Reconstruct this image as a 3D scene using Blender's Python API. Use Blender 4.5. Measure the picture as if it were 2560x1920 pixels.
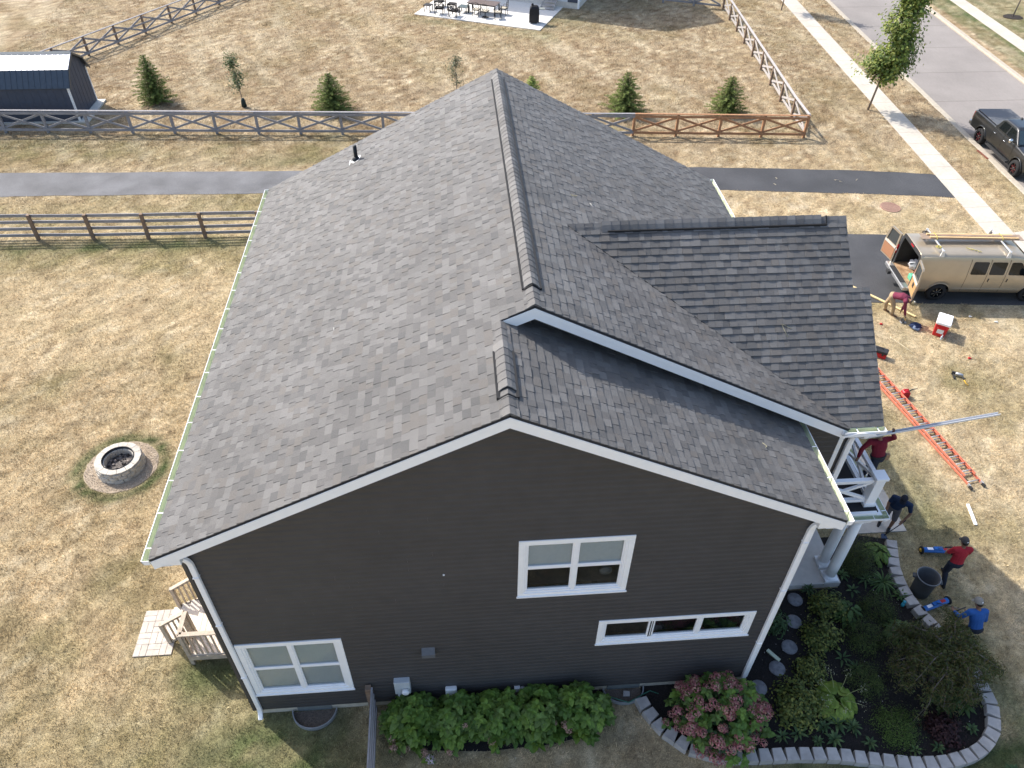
import bpy, bmesh, math, random
import numpy as np
from mathutils import Vector, Matrix
random.seed(7); RNG = np.random.default_rng(11)
for o in list(bpy.data.objects): bpy.data.objects.remove(o)
SC = bpy.context.scene
COL = SC.collection

# ---------------------------------------------------------------- camera
cam_d = bpy.data.cameras.new('camera'); cam = bpy.data.objects.new('camera', cam_d); COL.objects.link(cam)
YAW, PITCH, ROLL = math.radians(4.9695), math.radians(42.5562), math.radians(0.8911)
fw = Vector((math.sin(YAW)*math.cos(PITCH), math.cos(YAW)*math.cos(PITCH), -math.sin(PITCH)))
rt = Vector((math.cos(YAW), -math.sin(YAW), 0)); up = rt.cross(fw)
rt2 = math.cos(ROLL)*rt + math.sin(ROLL)*up; up2 = -math.sin(ROLL)*rt + math.cos(ROLL)*up
M = Matrix((rt2, up2, -fw)).transposed().to_4x4(); M.translation = Vector((5.263, -8.448, 18.150))
cam.matrix_world = M
cam_d.sensor_fit = 'HORIZONTAL'; cam_d.sensor_width = 36; cam_d.lens = 26.69
cam_d.clip_start = 0.1; cam_d.clip_end = 2000
SC.camera = cam

# ---------------------------------------------------------------- sky and sun
SUN_EL = math.radians(43.5); SX, SY = 0.755, -0.656          # light travels towards +x, -y
wd = bpy.data.worlds.new('World'); SC.world = wd; wd.use_nodes = True
nt = wd.node_tree; bg = nt.nodes['Background']
sk = nt.nodes.new('ShaderNodeTexSky'); sk.sky_type = 'NISHITA'; sk.sun_disc = False
sk.sun_elevation = SUN_EL; sk.sun_rotation = math.atan2(-SX, -SY)
sk.air_density = 1.0; sk.dust_density = 2.4; sk.ozone_density = 1.0
nt.links.new(sk.outputs[0], bg.inputs[0]); bg.inputs[1].default_value = 0.150
sd = bpy.data.lights.new('sun', 'SUN'); sd.energy = 3.2; sd.angle = math.radians(0.53); sd.color = (1.0, 0.95, 0.87)
so = bpy.data.objects.new('sun', sd); COL.objects.link(so)
ldir = Vector((SX*math.cos(SUN_EL), SY*math.cos(SUN_EL), -math.sin(SUN_EL)))
so.rotation_euler = ldir.to_track_quat('-Z', 'Y').to_euler(); so.location = (-20, 20, 40)
SC.view_settings.view_transform = 'Standard'; SC.view_settings.look = 'None'
SC.view_settings.gamma = 1; SC.view_settings.use_curve_mapping = False
SC.view_settings.exposure = 0.98

# ---------------------------------------------------------------- helpers
MATS = {}
def pm(name, col, rough=.75, var=.12, scale=14.0, bump=0.0, metal=0.0, spec=.3, attr=None, col2=None, detail=4, bscale=None, coat=0, stretch=None, var2=0, scale2=1.0):
    """procedural principled material: base colour broken up by noise, optional bump and per-piece colour attribute"""
    if name in MATS: return MATS[name]
    m = bpy.data.materials.new(name); m.use_nodes = True; t = m.node_tree; N = t.nodes; L = t.links
    b = N['Principled BSDF']; b.inputs['Roughness'].default_value = rough; b.inputs['Metallic'].default_value = metal
    b.inputs['Specular IOR Level'].default_value = spec
    if name == 'none' and 'Diffuse Roughness' in b.inputs: b.inputs['Diffuse Roughness'].default_value = 1.0
    if coat: b.inputs['Coat Weight'].default_value = coat; b.inputs['Coat Roughness'].default_value = .08
    geo = N.new('ShaderNodeNewGeometry'); vec = geo.outputs['Position']
    if stretch:
        mp = N.new('ShaderNodeMapping'); mp.inputs['Scale'].default_value = stretch; L.new(vec, mp.inputs[0]); vec = mp.outputs[0]
    nz = N.new('ShaderNodeTexNoise'); nz.inputs['Scale'].default_value = scale; nz.inputs['Detail'].default_value = detail
    L.new(vec, nz.inputs['Vector'])
    if attr:
        at = N.new('ShaderNodeAttribute'); at.attribute_name = attr; base = at.outputs['Color']
    else:
        rg = N.new('ShaderNodeRGB'); rg.outputs[0].default_value = (*col, 1); base = rg.outputs[0]
    if col2:
        mx0 = N.new('ShaderNodeMix'); mx0.data_type = 'RGBA'
        cr = N.new('ShaderNodeMapRange'); cr.inputs[1].default_value = .38; cr.inputs[2].default_value = .62
        L.new(nz.outputs['Fac'], cr.inputs[0]); L.new(cr.outputs[0], mx0.inputs['Factor'])
        L.new(base, mx0.inputs[6]); mx0.inputs[7].default_value = (*col2, 1); base = mx0.outputs[2]
    def vary(base, fac_out, amt):
        mr = N.new('ShaderNodeMapRange'); mr.inputs[1].default_value = .25; mr.inputs[2].default_value = .75
        mr.inputs[3].default_value = 1-amt; mr.inputs[4].default_value = 1+amt
        L.new(fac_out, mr.inputs[0])
        mu = N.new('ShaderNodeVectorMath'); mu.operation = 'SCALE'; L.new(base, mu.inputs[0]); L.new(mr.outputs[0], mu.inputs['Scale'])
        return mu.outputs[0]
    if var: base = vary(base, nz.outputs['Fac'], var)
    if var2:
        n2 = N.new('ShaderNodeTexNoise'); n2.inputs['Scale'].default_value = scale2; n2.inputs['Detail'].default_value = 3
        L.new(geo.outputs['Position'], n2.inputs['Vector']); base = vary(base, n2.outputs['Fac'], var2)
    L.new(base, b.inputs['Base Color'])
    if bump:
        bn = N.new('ShaderNodeBump'); bn.inputs['Strength'].default_value = bump; bn.inputs['Distance'].default_value = .02
        src = nz.outputs['Fac']
        if bscale:
            n3 = N.new('ShaderNodeTexNoise'); n3.inputs['Scale'].default_value = bscale; n3.inputs['Detail'].default_value = 3
            L.new(geo.outputs['Position'], n3.inputs['Vector']); src = n3.outputs['Fac']
        L.new(src, bn.inputs['Height']); L.new(bn.outputs[0], b.inputs['Normal'])
    MATS[name] = m; return m

def leafmat(name, trans=.25, rough=.55):
    """foliage: colour from the mesh's own 'tone' attribute, a little light passes through"""
    if name in MATS: return MATS[name]
    m = bpy.data.materials.new(name); m.use_nodes = True; t = m.node_tree; N = t.nodes; L = t.links
    b = N['Principled BSDF']; b.inputs['Roughness'].default_value = rough; b.inputs['Specular IOR Level'].default_value = .35
    at = N.new('ShaderNodeAttribute'); at.attribute_name = 'tone'; L.new(at.outputs['Color'], b.inputs['Base Color'])
    tr = N.new('ShaderNodeBsdfTranslucent'); L.new(at.outputs['Color'], tr.inputs['Color'])
    mx = N.new('ShaderNodeMixShader'); mx.inputs[0].default_value = trans
    L.new(b.outputs[0], mx.inputs[1]); L.new(tr.outputs[0], mx.inputs[2]); L.new(mx.outputs[0], N['Material Output'].inputs[0])
    MATS[name] = m; return m

def glassmat(name, tint=(.6, .68, .66), rough=.0):
    if name in MATS: return MATS[name]
    m = bpy.data.materials.new(name); m.use_nodes = True; t = m.node_tree; N = t.nodes; L = t.links
    N.remove(N['Principled BSDF'])
    tr = N.new('ShaderNodeBsdfTransparent'); tr.inputs[0].default_value = (*tint, 1)
    gl = N.new('ShaderNodeBsdfGlossy'); gl.inputs['Roughness'].default_value = rough
    lw = N.new('ShaderNodeLayerWeight'); lw.inputs[0].default_value = .5
    pw = N.new('ShaderNodeMath'); pw.operation = 'POWER'; L.new(lw.outputs['Facing'], pw.inputs[0]); pw.inputs[1].default_value = 4.0
    fr = N.new('ShaderNodeMath'); fr.operation = 'MULTIPLY_ADD'; L.new(pw.outputs[0], fr.inputs[0]); fr.inputs[1].default_value = .9; fr.inputs[2].default_value = .045
    mx = N.new('ShaderNodeMixShader'); L.new(fr.outputs[0], mx.inputs[0]); L.new(tr.outputs[0], mx.inputs[1]); L.new(gl.outputs[0], mx.inputs[2])
    L.new(mx.outputs[0], N['Material Output'].inputs[0]); MATS[name] = m; return m

def tag(o, label=None, cat=None, group=None, kind=None):
    if label: o['label'] = label
    if cat: o['category'] = cat
    if group: o['group'] = group
    if kind: o['kind'] = kind
    return o
def thing(name, loc, label, cat, group=None, rz=0):
    o = bpy.data.objects.new(name, None); COL.objects.link(o); o.location = loc; o.rotation_euler = (0, 0, rz)
    o.empty_display_size = .1
    return tag(o, label, cat, group)
def mw(o):
    """world matrix from stored transforms (no depsgraph needed)"""
    l = o.matrix_basis.copy()
    return (mw(o.parent) @ o.matrix_parent_inverse @ l) if o.parent else l
def link(o, parent=None, world=True):
    """parent keeps the object where its world-space mesh puts it"""
    COL.objects.link(o)
    if parent:
        o.parent = parent
        if world: o.matrix_parent_inverse = mw(parent).inverted()
    return o

class MB:
    def __init__(s): s.v = []; s.f = []; s.c = []; s.cur = None; s.sm = []
    def add(s, vs, fs, smooth=False):
        n = len(s.v); s.v += [tuple(p) for p in vs]; s.f += [tuple(i+n for i in f) for f in fs]
        s.c += [s.cur]*len(fs); s.sm += [smooth]*len(fs); return s
    def box(s, x0, x1, y0, y1, z0, z1):
        return s.add([(x0,y0,z0),(x1,y0,z0),(x1,y1,z0),(x0,y1,z0),(x0,y0,z1),(x1,y0,z1),(x1,y1,z1),(x0,y1,z1)],
            [(3,2,1,0),(4,5,6,7),(0,1,5,4),(1,2,6,5),(2,3,7,6),(3,0,4,7)])
    def beam(s, p, q, w, h, ref=(0,0,1)):
        p, q = Vector(p), Vector(q); d = (q-p).normalized(); r = d.cross(Vector(ref))
        if r.length < 1e-4: r = d.cross(Vector((1,0,0)))
        r.normalize(); u = r.cross(d); a = r*w/2; b = u*h/2
        vs = [e+i*a+j*b for e in (p,q) for i,j in ((-1,-1),(1,-1),(1,1),(-1,1))]
        return s.add(vs, [(3,2,1,0),(4,5,6,7),(0,1,5,4),(1,2,6,5),(2,3,7,6),(3,0,4,7)])
    def prism(s, poly, vec, smooth=False):
        """closed polygon (3d points) swept along vec"""
        n = len(poly); P = [Vector(p) for p in poly]; V = Vector(vec); vs = P+[p+V for p in P]
        fs = [tuple(range(n-1,-1,-1)), tuple(range(n,2*n))]+[(i,(i+1)%n,n+(i+1)%n,n+i) for i in range(n)]
        return s.add(vs, fs, smooth)
    def tube(s, pts, rad, n=8, cap=True, smooth=True, ref=None, flat=1.0):
        """tapered tube; rad per point (or (side, depth) pair); ref = side direction"""
        P = [Vector(p) for p in pts]; m = len(P)
        if not isinstance(rad, (list, tuple)): rad = [rad]*m
        vs = []; prev = Vector(ref) if ref is not None else None
        for i in range(m):
            d = (P[min(i+1,m-1)]-P[max(i-1,0)]).normalized()
            if prev is None:
                prev = d.orthogonal()
            a = (prev - d*prev.dot(d))
            if a.length < 1e-4: a = d.orthogonal()
            a.normalize(); b = d.cross(a); 
            if ref is None: prev = a
            r = rad[i]; ra, rb = (r if isinstance(r, (tuple, list)) else (r, r*flat))
            vs += [P[i]+a*ra*math.cos(2*math.pi*k/n)+b*rb*math.sin(2*math.pi*k/n) for k in range(n)]
        fs = [(i*n+k, i*n+(k+1)%n, (i+1)*n+(k+1)%n, (i+1)*n+k) for i in range(m-1) for k in range(n)]
        if cap: fs += [tuple(range(n-1,-1,-1)), tuple(range((m-1)*n, m*n))]
        return s.add(vs, fs, smooth)
    def lathe(s, prof, c=(0,0,0), n=24, axis='z', cap=True, smooth=True):
        """prof: list of (radius, height)"""
        vs = []
        for r, h in prof:
            for k in range(n):
                a = 2*math.pi*k/n; x, y = r*math.cos(a), r*math.sin(a)
                p = {'z': (x,y,h), 'y': (x,h,y), 'x': (h,x,y)}[axis]
                vs.append((p[0]+c[0], p[1]+c[1], p[2]+c[2]))
        m = len(prof)
        fs = [(i*n+k, i*n+(k+1)%n, (i+1)*n+(k+1)%n, (i+1)*n+k) for i in range(m-1) for k in range(n)]
        if cap: fs += [tuple(range(n-1,-1,-1)), tuple(range((m-1)*n, m*n))]
        return s.add(vs, fs, smooth)
    def ball(s, c, r, n=10, m=6, sz=(1,1,1)):
        return s.lathe2([(math.sin(math.pi*i/m)*r, -math.cos(math.pi*i/m)*r) for i in range(m+1)], c, n, sz)
    def lathe2(s, prof, c, n, sz):
        vs = []
        for r, h in prof:
            r = max(r, 1e-4)
            for k in range(n):
                a = 2*math.pi*k/n; vs.append((c[0]+r*math.cos(a)*sz[0], c[1]+r*math.sin(a)*sz[1], c[2]+h*sz[2]))
        m = len(prof)
        fs = [(i*n+k, i*n+(k+1)%n, (i+1)*n+(k+1)%n, (i+1)*n+k) for i in range(m-1) for k in range(n)]
        return s.add(vs, fs, True)
    def xf(s, M, start=0):
        s.v = s.v[:start]+[tuple(M @ Vector(p)) for p in s.v[start:]]; return s
    def mesh(s, name, mat):
        me = bpy.data.meshes.new(name); me.from_pydata(s.v, [], s.f); me.materials.append(mat)
        me.polygons.foreach_set('use_smooth', s.sm)
        if any(c is not None for c in s.c):
            a = me.color_attributes.new('tone', 'FLOAT_COLOR', 'CORNER'); buf = []
            for f, c in zip(s.f, s.c): buf += [*(c or (1,1,1)), 1.0]*len(f)
            a.data.foreach_set('color', buf)
        me.update(); return me
    def build(s, name, mat, parent=None, label=None, kind=None, bevel=0, world=True):
        o = bpy.data.objects.new(name, s.mesh(name, mat)); link(o, parent, world)
        if label: o['label'] = label
        if kind: o['kind'] = kind
        if bevel:
            b = o.modifiers.new('bevel', 'BEVEL'); b.width = bevel; b.segments = 2; b.limit_method = 'ANGLE'; b.angle_limit = math.radians(35)
        return o

CUBE = {}
def beam_obj(name, p, q, w, h, mat, parent, ref=(0,0,1)):
    """a straight squared timber as its own object, sharing one unit mesh per material"""
    if mat.name not in CUBE:
        CUBE[mat.name] = MB().box(-.5,.5,-.5,.5,-.5,.5).mesh('timber', mat)
    p, q = Vector(p), Vector(q); d = q-p; L = d.length; d.normalize(); r = d.cross(Vector(ref))
    if r.length < 1e-4: r = d.cross(Vector((1,0,0)))
    r.normalize(); u = r.cross(d)
    o = bpy.data.objects.new(name, CUBE[mat.name]); COL.objects.link(o)
    Mx = Matrix((r*w, d*L, u*h)).transposed().to_4x4(); Mx.translation = (p+q)/2
    o.parent = parent; o.matrix_parent_inverse = mw(parent).inverted(); o.matrix_basis = Mx
    return o
def np_mesh(name, V, F, mat, tone=None, parent=None, kind=None, smooth=False):
    """fast mesh from numpy arrays: V (n,3), F (m,k) all same k, tone per face (m,3)"""
    V = np.asarray(V, np.float32); F = np.asarray(F, np.int32); k = F.shape[1]
    me = bpy.data.meshes.new(name); me.vertices.add(len(V)); me.vertices.foreach_set('co', V.ravel())
    me.loops.add(F.size); me.loops.foreach_set('vertex_index', F.ravel())
    me.polygons.add(len(F)); me.polygons.foreach_set('loop_start', np.arange(0, F.size, k, dtype=np.int32))
    if smooth: me.polygons.foreach_set('use_smooth', np.ones(len(F), bool))
    me.materials.append(mat)
    if tone is not None:
        a = me.color_attributes.new('tone', 'FLOAT_COLOR', 'CORNER')
        c = np.ones((len(F), 4), np.float32); c[:, :3] = tone
        a.data.foreach_set('color', np.repeat(c, k, axis=0).ravel())
    me.update(calc_edges=True)
    o = bpy.data.objects.new(name, me); link(o, parent)
    if kind: o['kind'] = kind
    return o
def clip(poly, a, b, c):
    """keep a*x+b*y<=c"""
    out = []; n = len(poly)
    for i in range(n):
        p, q = poly[i], poly[(i+1)%n]; dp = a*p[0]+b*p[1]-c; dq = a*q[0]+b*q[1]-c
        if dp <= 1e-9: out.append(p)
        if (dp < -1e-9 and dq > 1e-9) or (dp > 1e-9 and dq < -1e-9):
            t = dp/(dp-dq); out.append((p[0]+t*(q[0]-p[0]), p[1]+t*(q[1]-p[1])))
    return out
def clip_convex(poly, conv):
    """conv counter-clockwise"""
    n = len(conv)
    for i in range(n):
        p, q = conv[i], conv[(i+1)%n]; ex, ey = q[0]-p[0], q[1]-p[1]
        poly = clip(poly, ey, -ex, ey*p[0]-ex*p[1])
        if len(poly) < 3: return []
    return poly
def area2(poly):
    return .5*sum(poly[i][0]*poly[(i+1)%len(poly)][1]-poly[(i+1)%len(poly)][0]*poly[i][1] for i in range(len(poly)))
def inside(x, y, poly):
    """vectorised point in polygon"""
    x = np.asarray(x); y = np.asarray(y); r = np.zeros(x.shape, bool); n = len(poly)
    for i in range(n):
        x0, y0 = poly[i]; x1, y1 = poly[(i+1)%n]
        if y0 == y1: continue
        r ^= ((y0 > y) != (y1 > y)) & (x < (x1-x0)*(y-y0)/(y1-y0)+x0)
    return r
_LAT = RNG.random((256, 256))
def vnoise(x, y, s, off=0):
    x = np.asarray(x)/s+off*17.3; y = np.asarray(y)/s+off*7.7
    xi = np.floor(x).astype(int); yi = np.floor(y).astype(int); fx = x-xi; fy = y-yi
    fx = fx*fx*(3-2*fx); fy = fy*fy*(3-2*fy); g = lambda a, b: _LAT[a & 255, b & 255]
    return (g(xi,yi)*(1-fx)+g(xi+1,yi)*fx)*(1-fy)+(g(xi,yi+1)*(1-fx)+g(xi+1,yi+1)*fx)*fy
def fbm(x, y, s, off=0, o=4):
    r = 0; a = .5
    for i in range(o): r = r+a*vnoise(x, y, s/2**i, off+i); a *= .5
    return r/(1-.5**o)
# ================================================================ the setting: ground, street, paths
def kx(y, off=0.0): return 33.75+.07*(np.asarray(y)-30.9)+off       # back edge of the near kerb; the street runs slightly askew
def PATH_F(x): return np.interp(x, [-400,-17,-2.5,17.6,25.7,29.5,31], [30.0,28.35,27.8,27.15,26.35,25.75,25.5])
def PATH_N(x): return np.interp(x, [-400,-17,-3.8,18.4,24.7,29.2,31], [27.6,25.95,25.57,24.7,24.0,23.35,23.15])
def drv_f(x): return 20.28-.085*(x-23)
def drv_n(x): return 15.12-.085*(x-22)
BED = [(9.25,-.25),(9.32,-.6),(9.62,-1.12),(10.1,-1.55),(10.8,-1.8),(11.8,-1.86),(12.6,-1.88),(13.4,-1.95),(14.2,-2.1),(15,-2.26),(15.8,-2.31),(16.5,-2.22),(17.05,-2.0),(17.45,-1.62),(17.67,-1.1),(17.7,-.4),(17.6,.2),(17.36,.85),(17.08,1.5),(16.97,2.1),(17.02,2.75),(17.2,3.3),(17.42,3.85),(16.6,4.06),(15.4,4.06),(15.3,2.4),(11.85,2.4),(11.85,.05),(9.3,.05)]
HEDGEBED = [(3.15,.05),(3.15,-.75),(3.7,-1.1),(5.4,-1.25),(7.0,-1.2),(8.1,-1.0),(8.35,-.2),(8.35,.05)]
HOUSE_FOOT = [(-.02,0),(11.92,0),(11.92,2.35),(15.33,2.35),(15.33,8.6),(12.9,8.6),(12.9,12.6),(-.02,12.6)]
PIT = (-5.52, 8.2)
def patio_pt(a, b): return (2.78+.914*a+.405*b, 52.48-.405*a+.914*b)
PATIO = [patio_pt(0,0), patio_pt(9.9,0), patio_pt(9.9,6.2), patio_pt(0,6.2)]
def lawn_mask(x, y):
    """True where grass grows"""
    m = np.ones(np.shape(x), bool)
    s = x-kx(y)
    m &= ~((s > -3.62) & (s < -2.32)); m &= ~((s > -.02) & (s < 7.9)); m &= ~((s > 10.15) & (s < 11.45))
    m &= ~((y > PATH_N(x)) & (y < PATH_F(x)) & (s < -3.0))
    m &= ~((x > 13) & (s < -3) & (y > drv_n(x)) & (y < drv_f(x))); m &= ~((s > -3) & (s < .2) & (y > drv_n(x)-.4) & (y < drv_f(x)+.4))
    m &= ~((x > 16.3) & (x < 18.08) & (y > 4.1) & (y < 15.2))
    for P in (BED, HOUSE_FOOT, PATIO): m &= ~inside(x, y, P)
    m &= ~(inside(x, y, HEDGEBED) & (vnoise(x, y, .2, 40) > .25))
    m &= ((x-PIT[0])**2/1.12**2+(y-PIT[1])**2/1.08**2) > 1
    m &= ~((x > -3.36) & (x < -2.38) & (y > 1.68) & (y < 3.0))
    m &= ((x-26.0)**2+(y-22.5)**2) > .5**2
    m &= ~((x > .85) & (x < 1.95) & (y > -.5) & (y < .1)); m &= ~((x > 8.3) & (x < 9.4) & (y > -.42) & (y < .1))
    return m
def lawn_tone(x, y):
    """colour of the lawn: dry straw with olive and green growth (albedo)"""
    x = np.asarray(x, float); y = np.asarray(y, float)
    straw = np.array([.54,.422,.255]); tan = np.array([.345,.264,.168]); brown = np.array([.235,.155,.085]); olive = np.array([.235,.205,.085]); green = np.array([.09,.125,.045]); pale = np.array([.69,.585,.41])
    n1 = fbm(x, y, 5.0, 1); n2 = fbm(x, y, 1.6, 2); n3 = fbm(x, y, .5, 3); n4 = fbm(x, y, 9.0, 4); n5 = fbm(x, y, .28, 5)
    L = lambda a, b, t: a+(b-a)*np.clip(t, 0, 1)[..., None]
    c = np.broadcast_to(straw, x.shape+(3,)).copy()
    far = np.clip((y-21)/10, 0, 1)
    c = L(c, tan, far*.75+(n3-.5)*1.2)                              # beyond the path the grass is browner
    right = np.clip((x-15)/6, 0, 1)*np.clip((24-y)/6, 0, 1); c = L(c, pale, right*.35*(n3+.3))
    c = L(c, brown, np.clip((n2-.58)*4, 0, 1)*(.28+.2*far)+np.clip((n5-.56)*5, 0, 1)*(.38+.42*far))
    c = L(c, pale, np.clip((.42-n5)*5, 0, 1)*.6)
    ol = np.clip((n1*.5+n2*.5-.50)*6, 0, 1)*.9+np.clip((fbm(x, y, .9, 12)-.55)*5, 0, 1)*.45*(1-far)
    strip = np.exp(-((y-24.2)/1.6)**2)*(x < 16)+np.exp(-((y-30.3)/1.4)**2)*(x < 6)*.9+np.exp(-((y-20.3)/1.5)**2)*(x < 6)*1.0
    ol = np.clip(ol*(.75-.25*far)+strip*(.35+n3*.7)*.85, 0, 1)
    c = L(c, olive, ol*(.18+.65*n3))
    mow = fbm(x*.94+y*.34, (y*.94-x*.34)*.22, .9, 14); c = L(c, pale*.82, np.clip((mow-.52)*4, 0, 1)*.45*far); c = L(c, brown, np.clip((.45-mow)*4, 0, 1)*.35*far)
    # greener growth: house corner, walls, shaded front, fire pit ring, fence foot, street verge by the garden
    d0 = np.hypot((x-.3)/2.6, (y+1.5)/2.2); gr = np.exp(-d0**2)*1.0
    d1 = np.abs(np.hypot((x-PIT[0])/1.14, (y-PIT[1])/1.1)-1.12); gr = gr+np.exp(-(d1/.15)**2)*(.8+.9*n2)
    gr = gr+np.exp(-((y-21.2)/.45)**2)*(x < -4)*.85*n2*1.6
    gr = gr+np.exp(-np.hypot((x+1.2)/1.3, (y-1.2)/.7)**2)*.8+np.exp(-np.hypot((x+.5)/.5, (y-8)/6)**2)*.3
    gr = gr+((x > 11) & (y < -1.8))*np.exp(-((y+2.6)/1.0)**2)*.95+np.exp(-((x-18.2)/.55)**2)*((y < .8) & (y > -4))*.75
    gr = gr+np.exp(-np.hypot((x-18.9)/1.0, (y-5.5)/3.2)**2)*.55+np.clip((n4-.60)*5, 0, 1)*.3*(y < 22)
    gr = gr+np.clip((n1-.62)*7, 0, 1)*.3*((y > 28.5) & (y < 32.3))
    gr = gr+((x-kx(y)) > 8.4)*(.55*n2+.25)+np.exp(-((x-kx(y)-10.0)/.25)**2)*.6
    c = L(c, green, np.clip(gr, 0, 1)*(.35+.9*n3))
    ny = np.exp(-np.hypot((x-13.5)/2.5, (y-51)/3)**2)*.5+np.exp(-((y-51.3+.44*(x-3))/.8)**2)*((x > 2) & (x < 13))*.5
    c = L(c, green*1.3, np.clip(ny, 0, 1)*n3)
    bare = np.clip(fbm(x, y, .7, 9)-.6, 0, 1)*6*np.exp(-((y-22.6)/1.2)**2)*((x > 17) & (x < 29)); c = L(c, np.array([.62,.52,.38]), bare*.7)
    return c*(.62+.76*fbm(x, y, .16, 6, 2))[..., None]

def axis(lo, hi, step, far):
    mid = np.arange(lo, hi+step, step); out = []; s = step*1.6; p = hi+step
    while p < far: p += s; out.append(p); s *= 1.35
    out = np.array(out); inn = lo-(out-hi); return np.concatenate([inn[::-1], mid, out])
gx = axis(-27, 56, .3, 900); gy = axis(-9, 66, .3, 900)
GX, GY = np.meshgrid(gx, gy); sK = GX-kx(GY)
GZ = np.where((sK > .16) & (sK < 7.66), -.30, 0.0)+(vnoise(GX, GY, 1.3, 20)-.5)*.0
nx_, ny_ = len(gx), len(gy)
idx = np.arange(nx_*ny_).reshape(ny_, nx_)
F = np.stack([idx[:-1,:-1], idx[:-1,1:], idx[1:,1:], idx[1:,:-1]], -1).reshape(-1, 4)
V = np.stack([GX, GY, GZ], -1).reshape(-1, 3)

def ground_mat():
    m = bpy.data.materials.new('dry_lawn_soil'); m.use_nodes = True; t = m.node_tree; N = t.nodes; L = t.links; b = N['Principled BSDF']
    b.inputs['Roughness'].default_value = .95; b.inputs['Specular IOR Level'].default_value = .1
    at = N.new('ShaderNodeAttribute'); at.attribute_name = 'tone'
    geo = N.new('ShaderNodeNewGeometry')
    def noise(sc, det, rough=.6):
        n = N.new('ShaderNodeTexNoise'); n.inputs['Scale'].default_value = sc; n.inputs['Detail'].default_value = det; n.inputs['Roughness'].default_value = rough
        L.new(geo.outputs['Position'], n.inputs['Vector']); return n.outputs['Fac']
    a = noise(7, 6, .7); c = noise(38, 4, .7)
    ad = N.new('ShaderNodeMath'); ad.operation = 'ADD'; L.new(a, ad.inputs[0]); L.new(c, ad.inputs[1])
    mr = N.new('ShaderNodeMapRange'); mr.inputs[1].default_value = .72; mr.inputs[2].default_value = 1.28; mr.inputs[3].default_value = .42; mr.inputs[4].default_value = 1.42
    L.new(ad.outputs[0], mr.inputs[0])
    sc = N.new('ShaderNodeVectorMath'); sc.operation = 'SCALE'; L.new(at.outputs['Color'], sc.inputs[0]); L.new(mr.outputs[0], sc.inputs['Scale'])
    L.new(sc.outputs[0], b.inputs['Base Color'])
    bn = N.new('ShaderNodeBump'); bn.inputs['Strength'].default_value = .9; bn.inputs['Distance'].default_value = .06
    L.new(ad.outputs[0], bn.inputs['Height']); L.new(bn.outputs[0], b.inputs['Normal'])
    return m
GM = ground_mat()
g_o = np_mesh('ground', V, F, GM, smooth=True); g_o['kind'] = 'structure'
tn = lawn_tone(GX, GY).reshape(-1, 3)
at = g_o.data.color_attributes.new('tone', 'FLOAT_COLOR', 'POINT'); buf = np.ones((len(tn), 4), np.float32); buf[:, :3] = tn; at.data.foreach_set('color', buf.ravel())

# blades: real tufts of dry grass, thinning with distance
def blades(name, x0, x1, y0, y1, dens, h, w, clump):
    A = (x1-x0)*(y1-y0); n = int(A*dens)
    x = RNG.uniform(x0, x1, n); y = RNG.uniform(y0, y1, n)
    keep = lawn_mask(x, y) & (vnoise(x, y, clump, 30) + .35*RNG.random(n) > .38)
    x = x[keep]; y = y[keep]; n = len(x)
    a = RNG.uniform(0, 2*np.pi, n); hh = h*RNG.uniform(.5, 1.3, n)*(.55+.9*vnoise(x, y, clump*1.7, 31)); ln = RNG.uniform(.2, 1.3, n)*hh
    ww = w*RNG.uniform(.6, 1.4, n); dx, dy = np.cos(a), np.sin(a)
    P0 = np.stack([x-dy*ww, y+dx*ww, np.full(n, -.003)], -1); P1 = np.stack([x+dy*ww, y-dx*ww, np.full(n, -.003)], -1); P2 = np.stack([x+dx*ln, y+dy*ln, hh], -1)
    V = np.stack([P0, P1, P2], 1).reshape(-1, 3); F = np.arange(3*n).reshape(-1, 3)
    tone = lawn_tone(x, y)*RNG.uniform(.6, 1.6, n)[:, None]
    return V, F, tone
parts = []
for args in (('a', -11.5, 0, -3.2, 13, 1250, .050, .007, .16), ('b', -18, 0, 13, 25.9, 480, .05, .010, .2), ('c', 0, 18, -3.6, 1.2, 1100, .048, .007, .16), ('d', 15, 26, -3.6, 15.2, 900, .048, .008, .18),
             ('e', 15, 34, 15, 31, 380, .05, .010, .2), ('f', -22, 16, 28, 33, 300, .05, .012, .22), ('g', -22, 34, 31, 44, 230, .06, .014, .25), ('h', -24, 37, 44, 58, 130, .065, .017, .3), ('i', 26, 32, 10, 18, 220, .045, .010, .2)):
    parts.append(blades(*args))
off = 0; Vs, Fs, Ts = [], [], []
for Vv, Ff, Tt in parts: Vs.append(Vv); Fs.append(Ff+off); Ts.append(Tt); off += len(Vv)
blade_m = leafmat('grass_blade', .3, .8)
gb = np_mesh('grass', np.concatenate(Vs), np.concatenate(Fs), blade_m, np.concatenate(Ts), kind='stuff')
tag(gb, 'short dry straw coloured lawn grass with green patches', 'grass')

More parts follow.
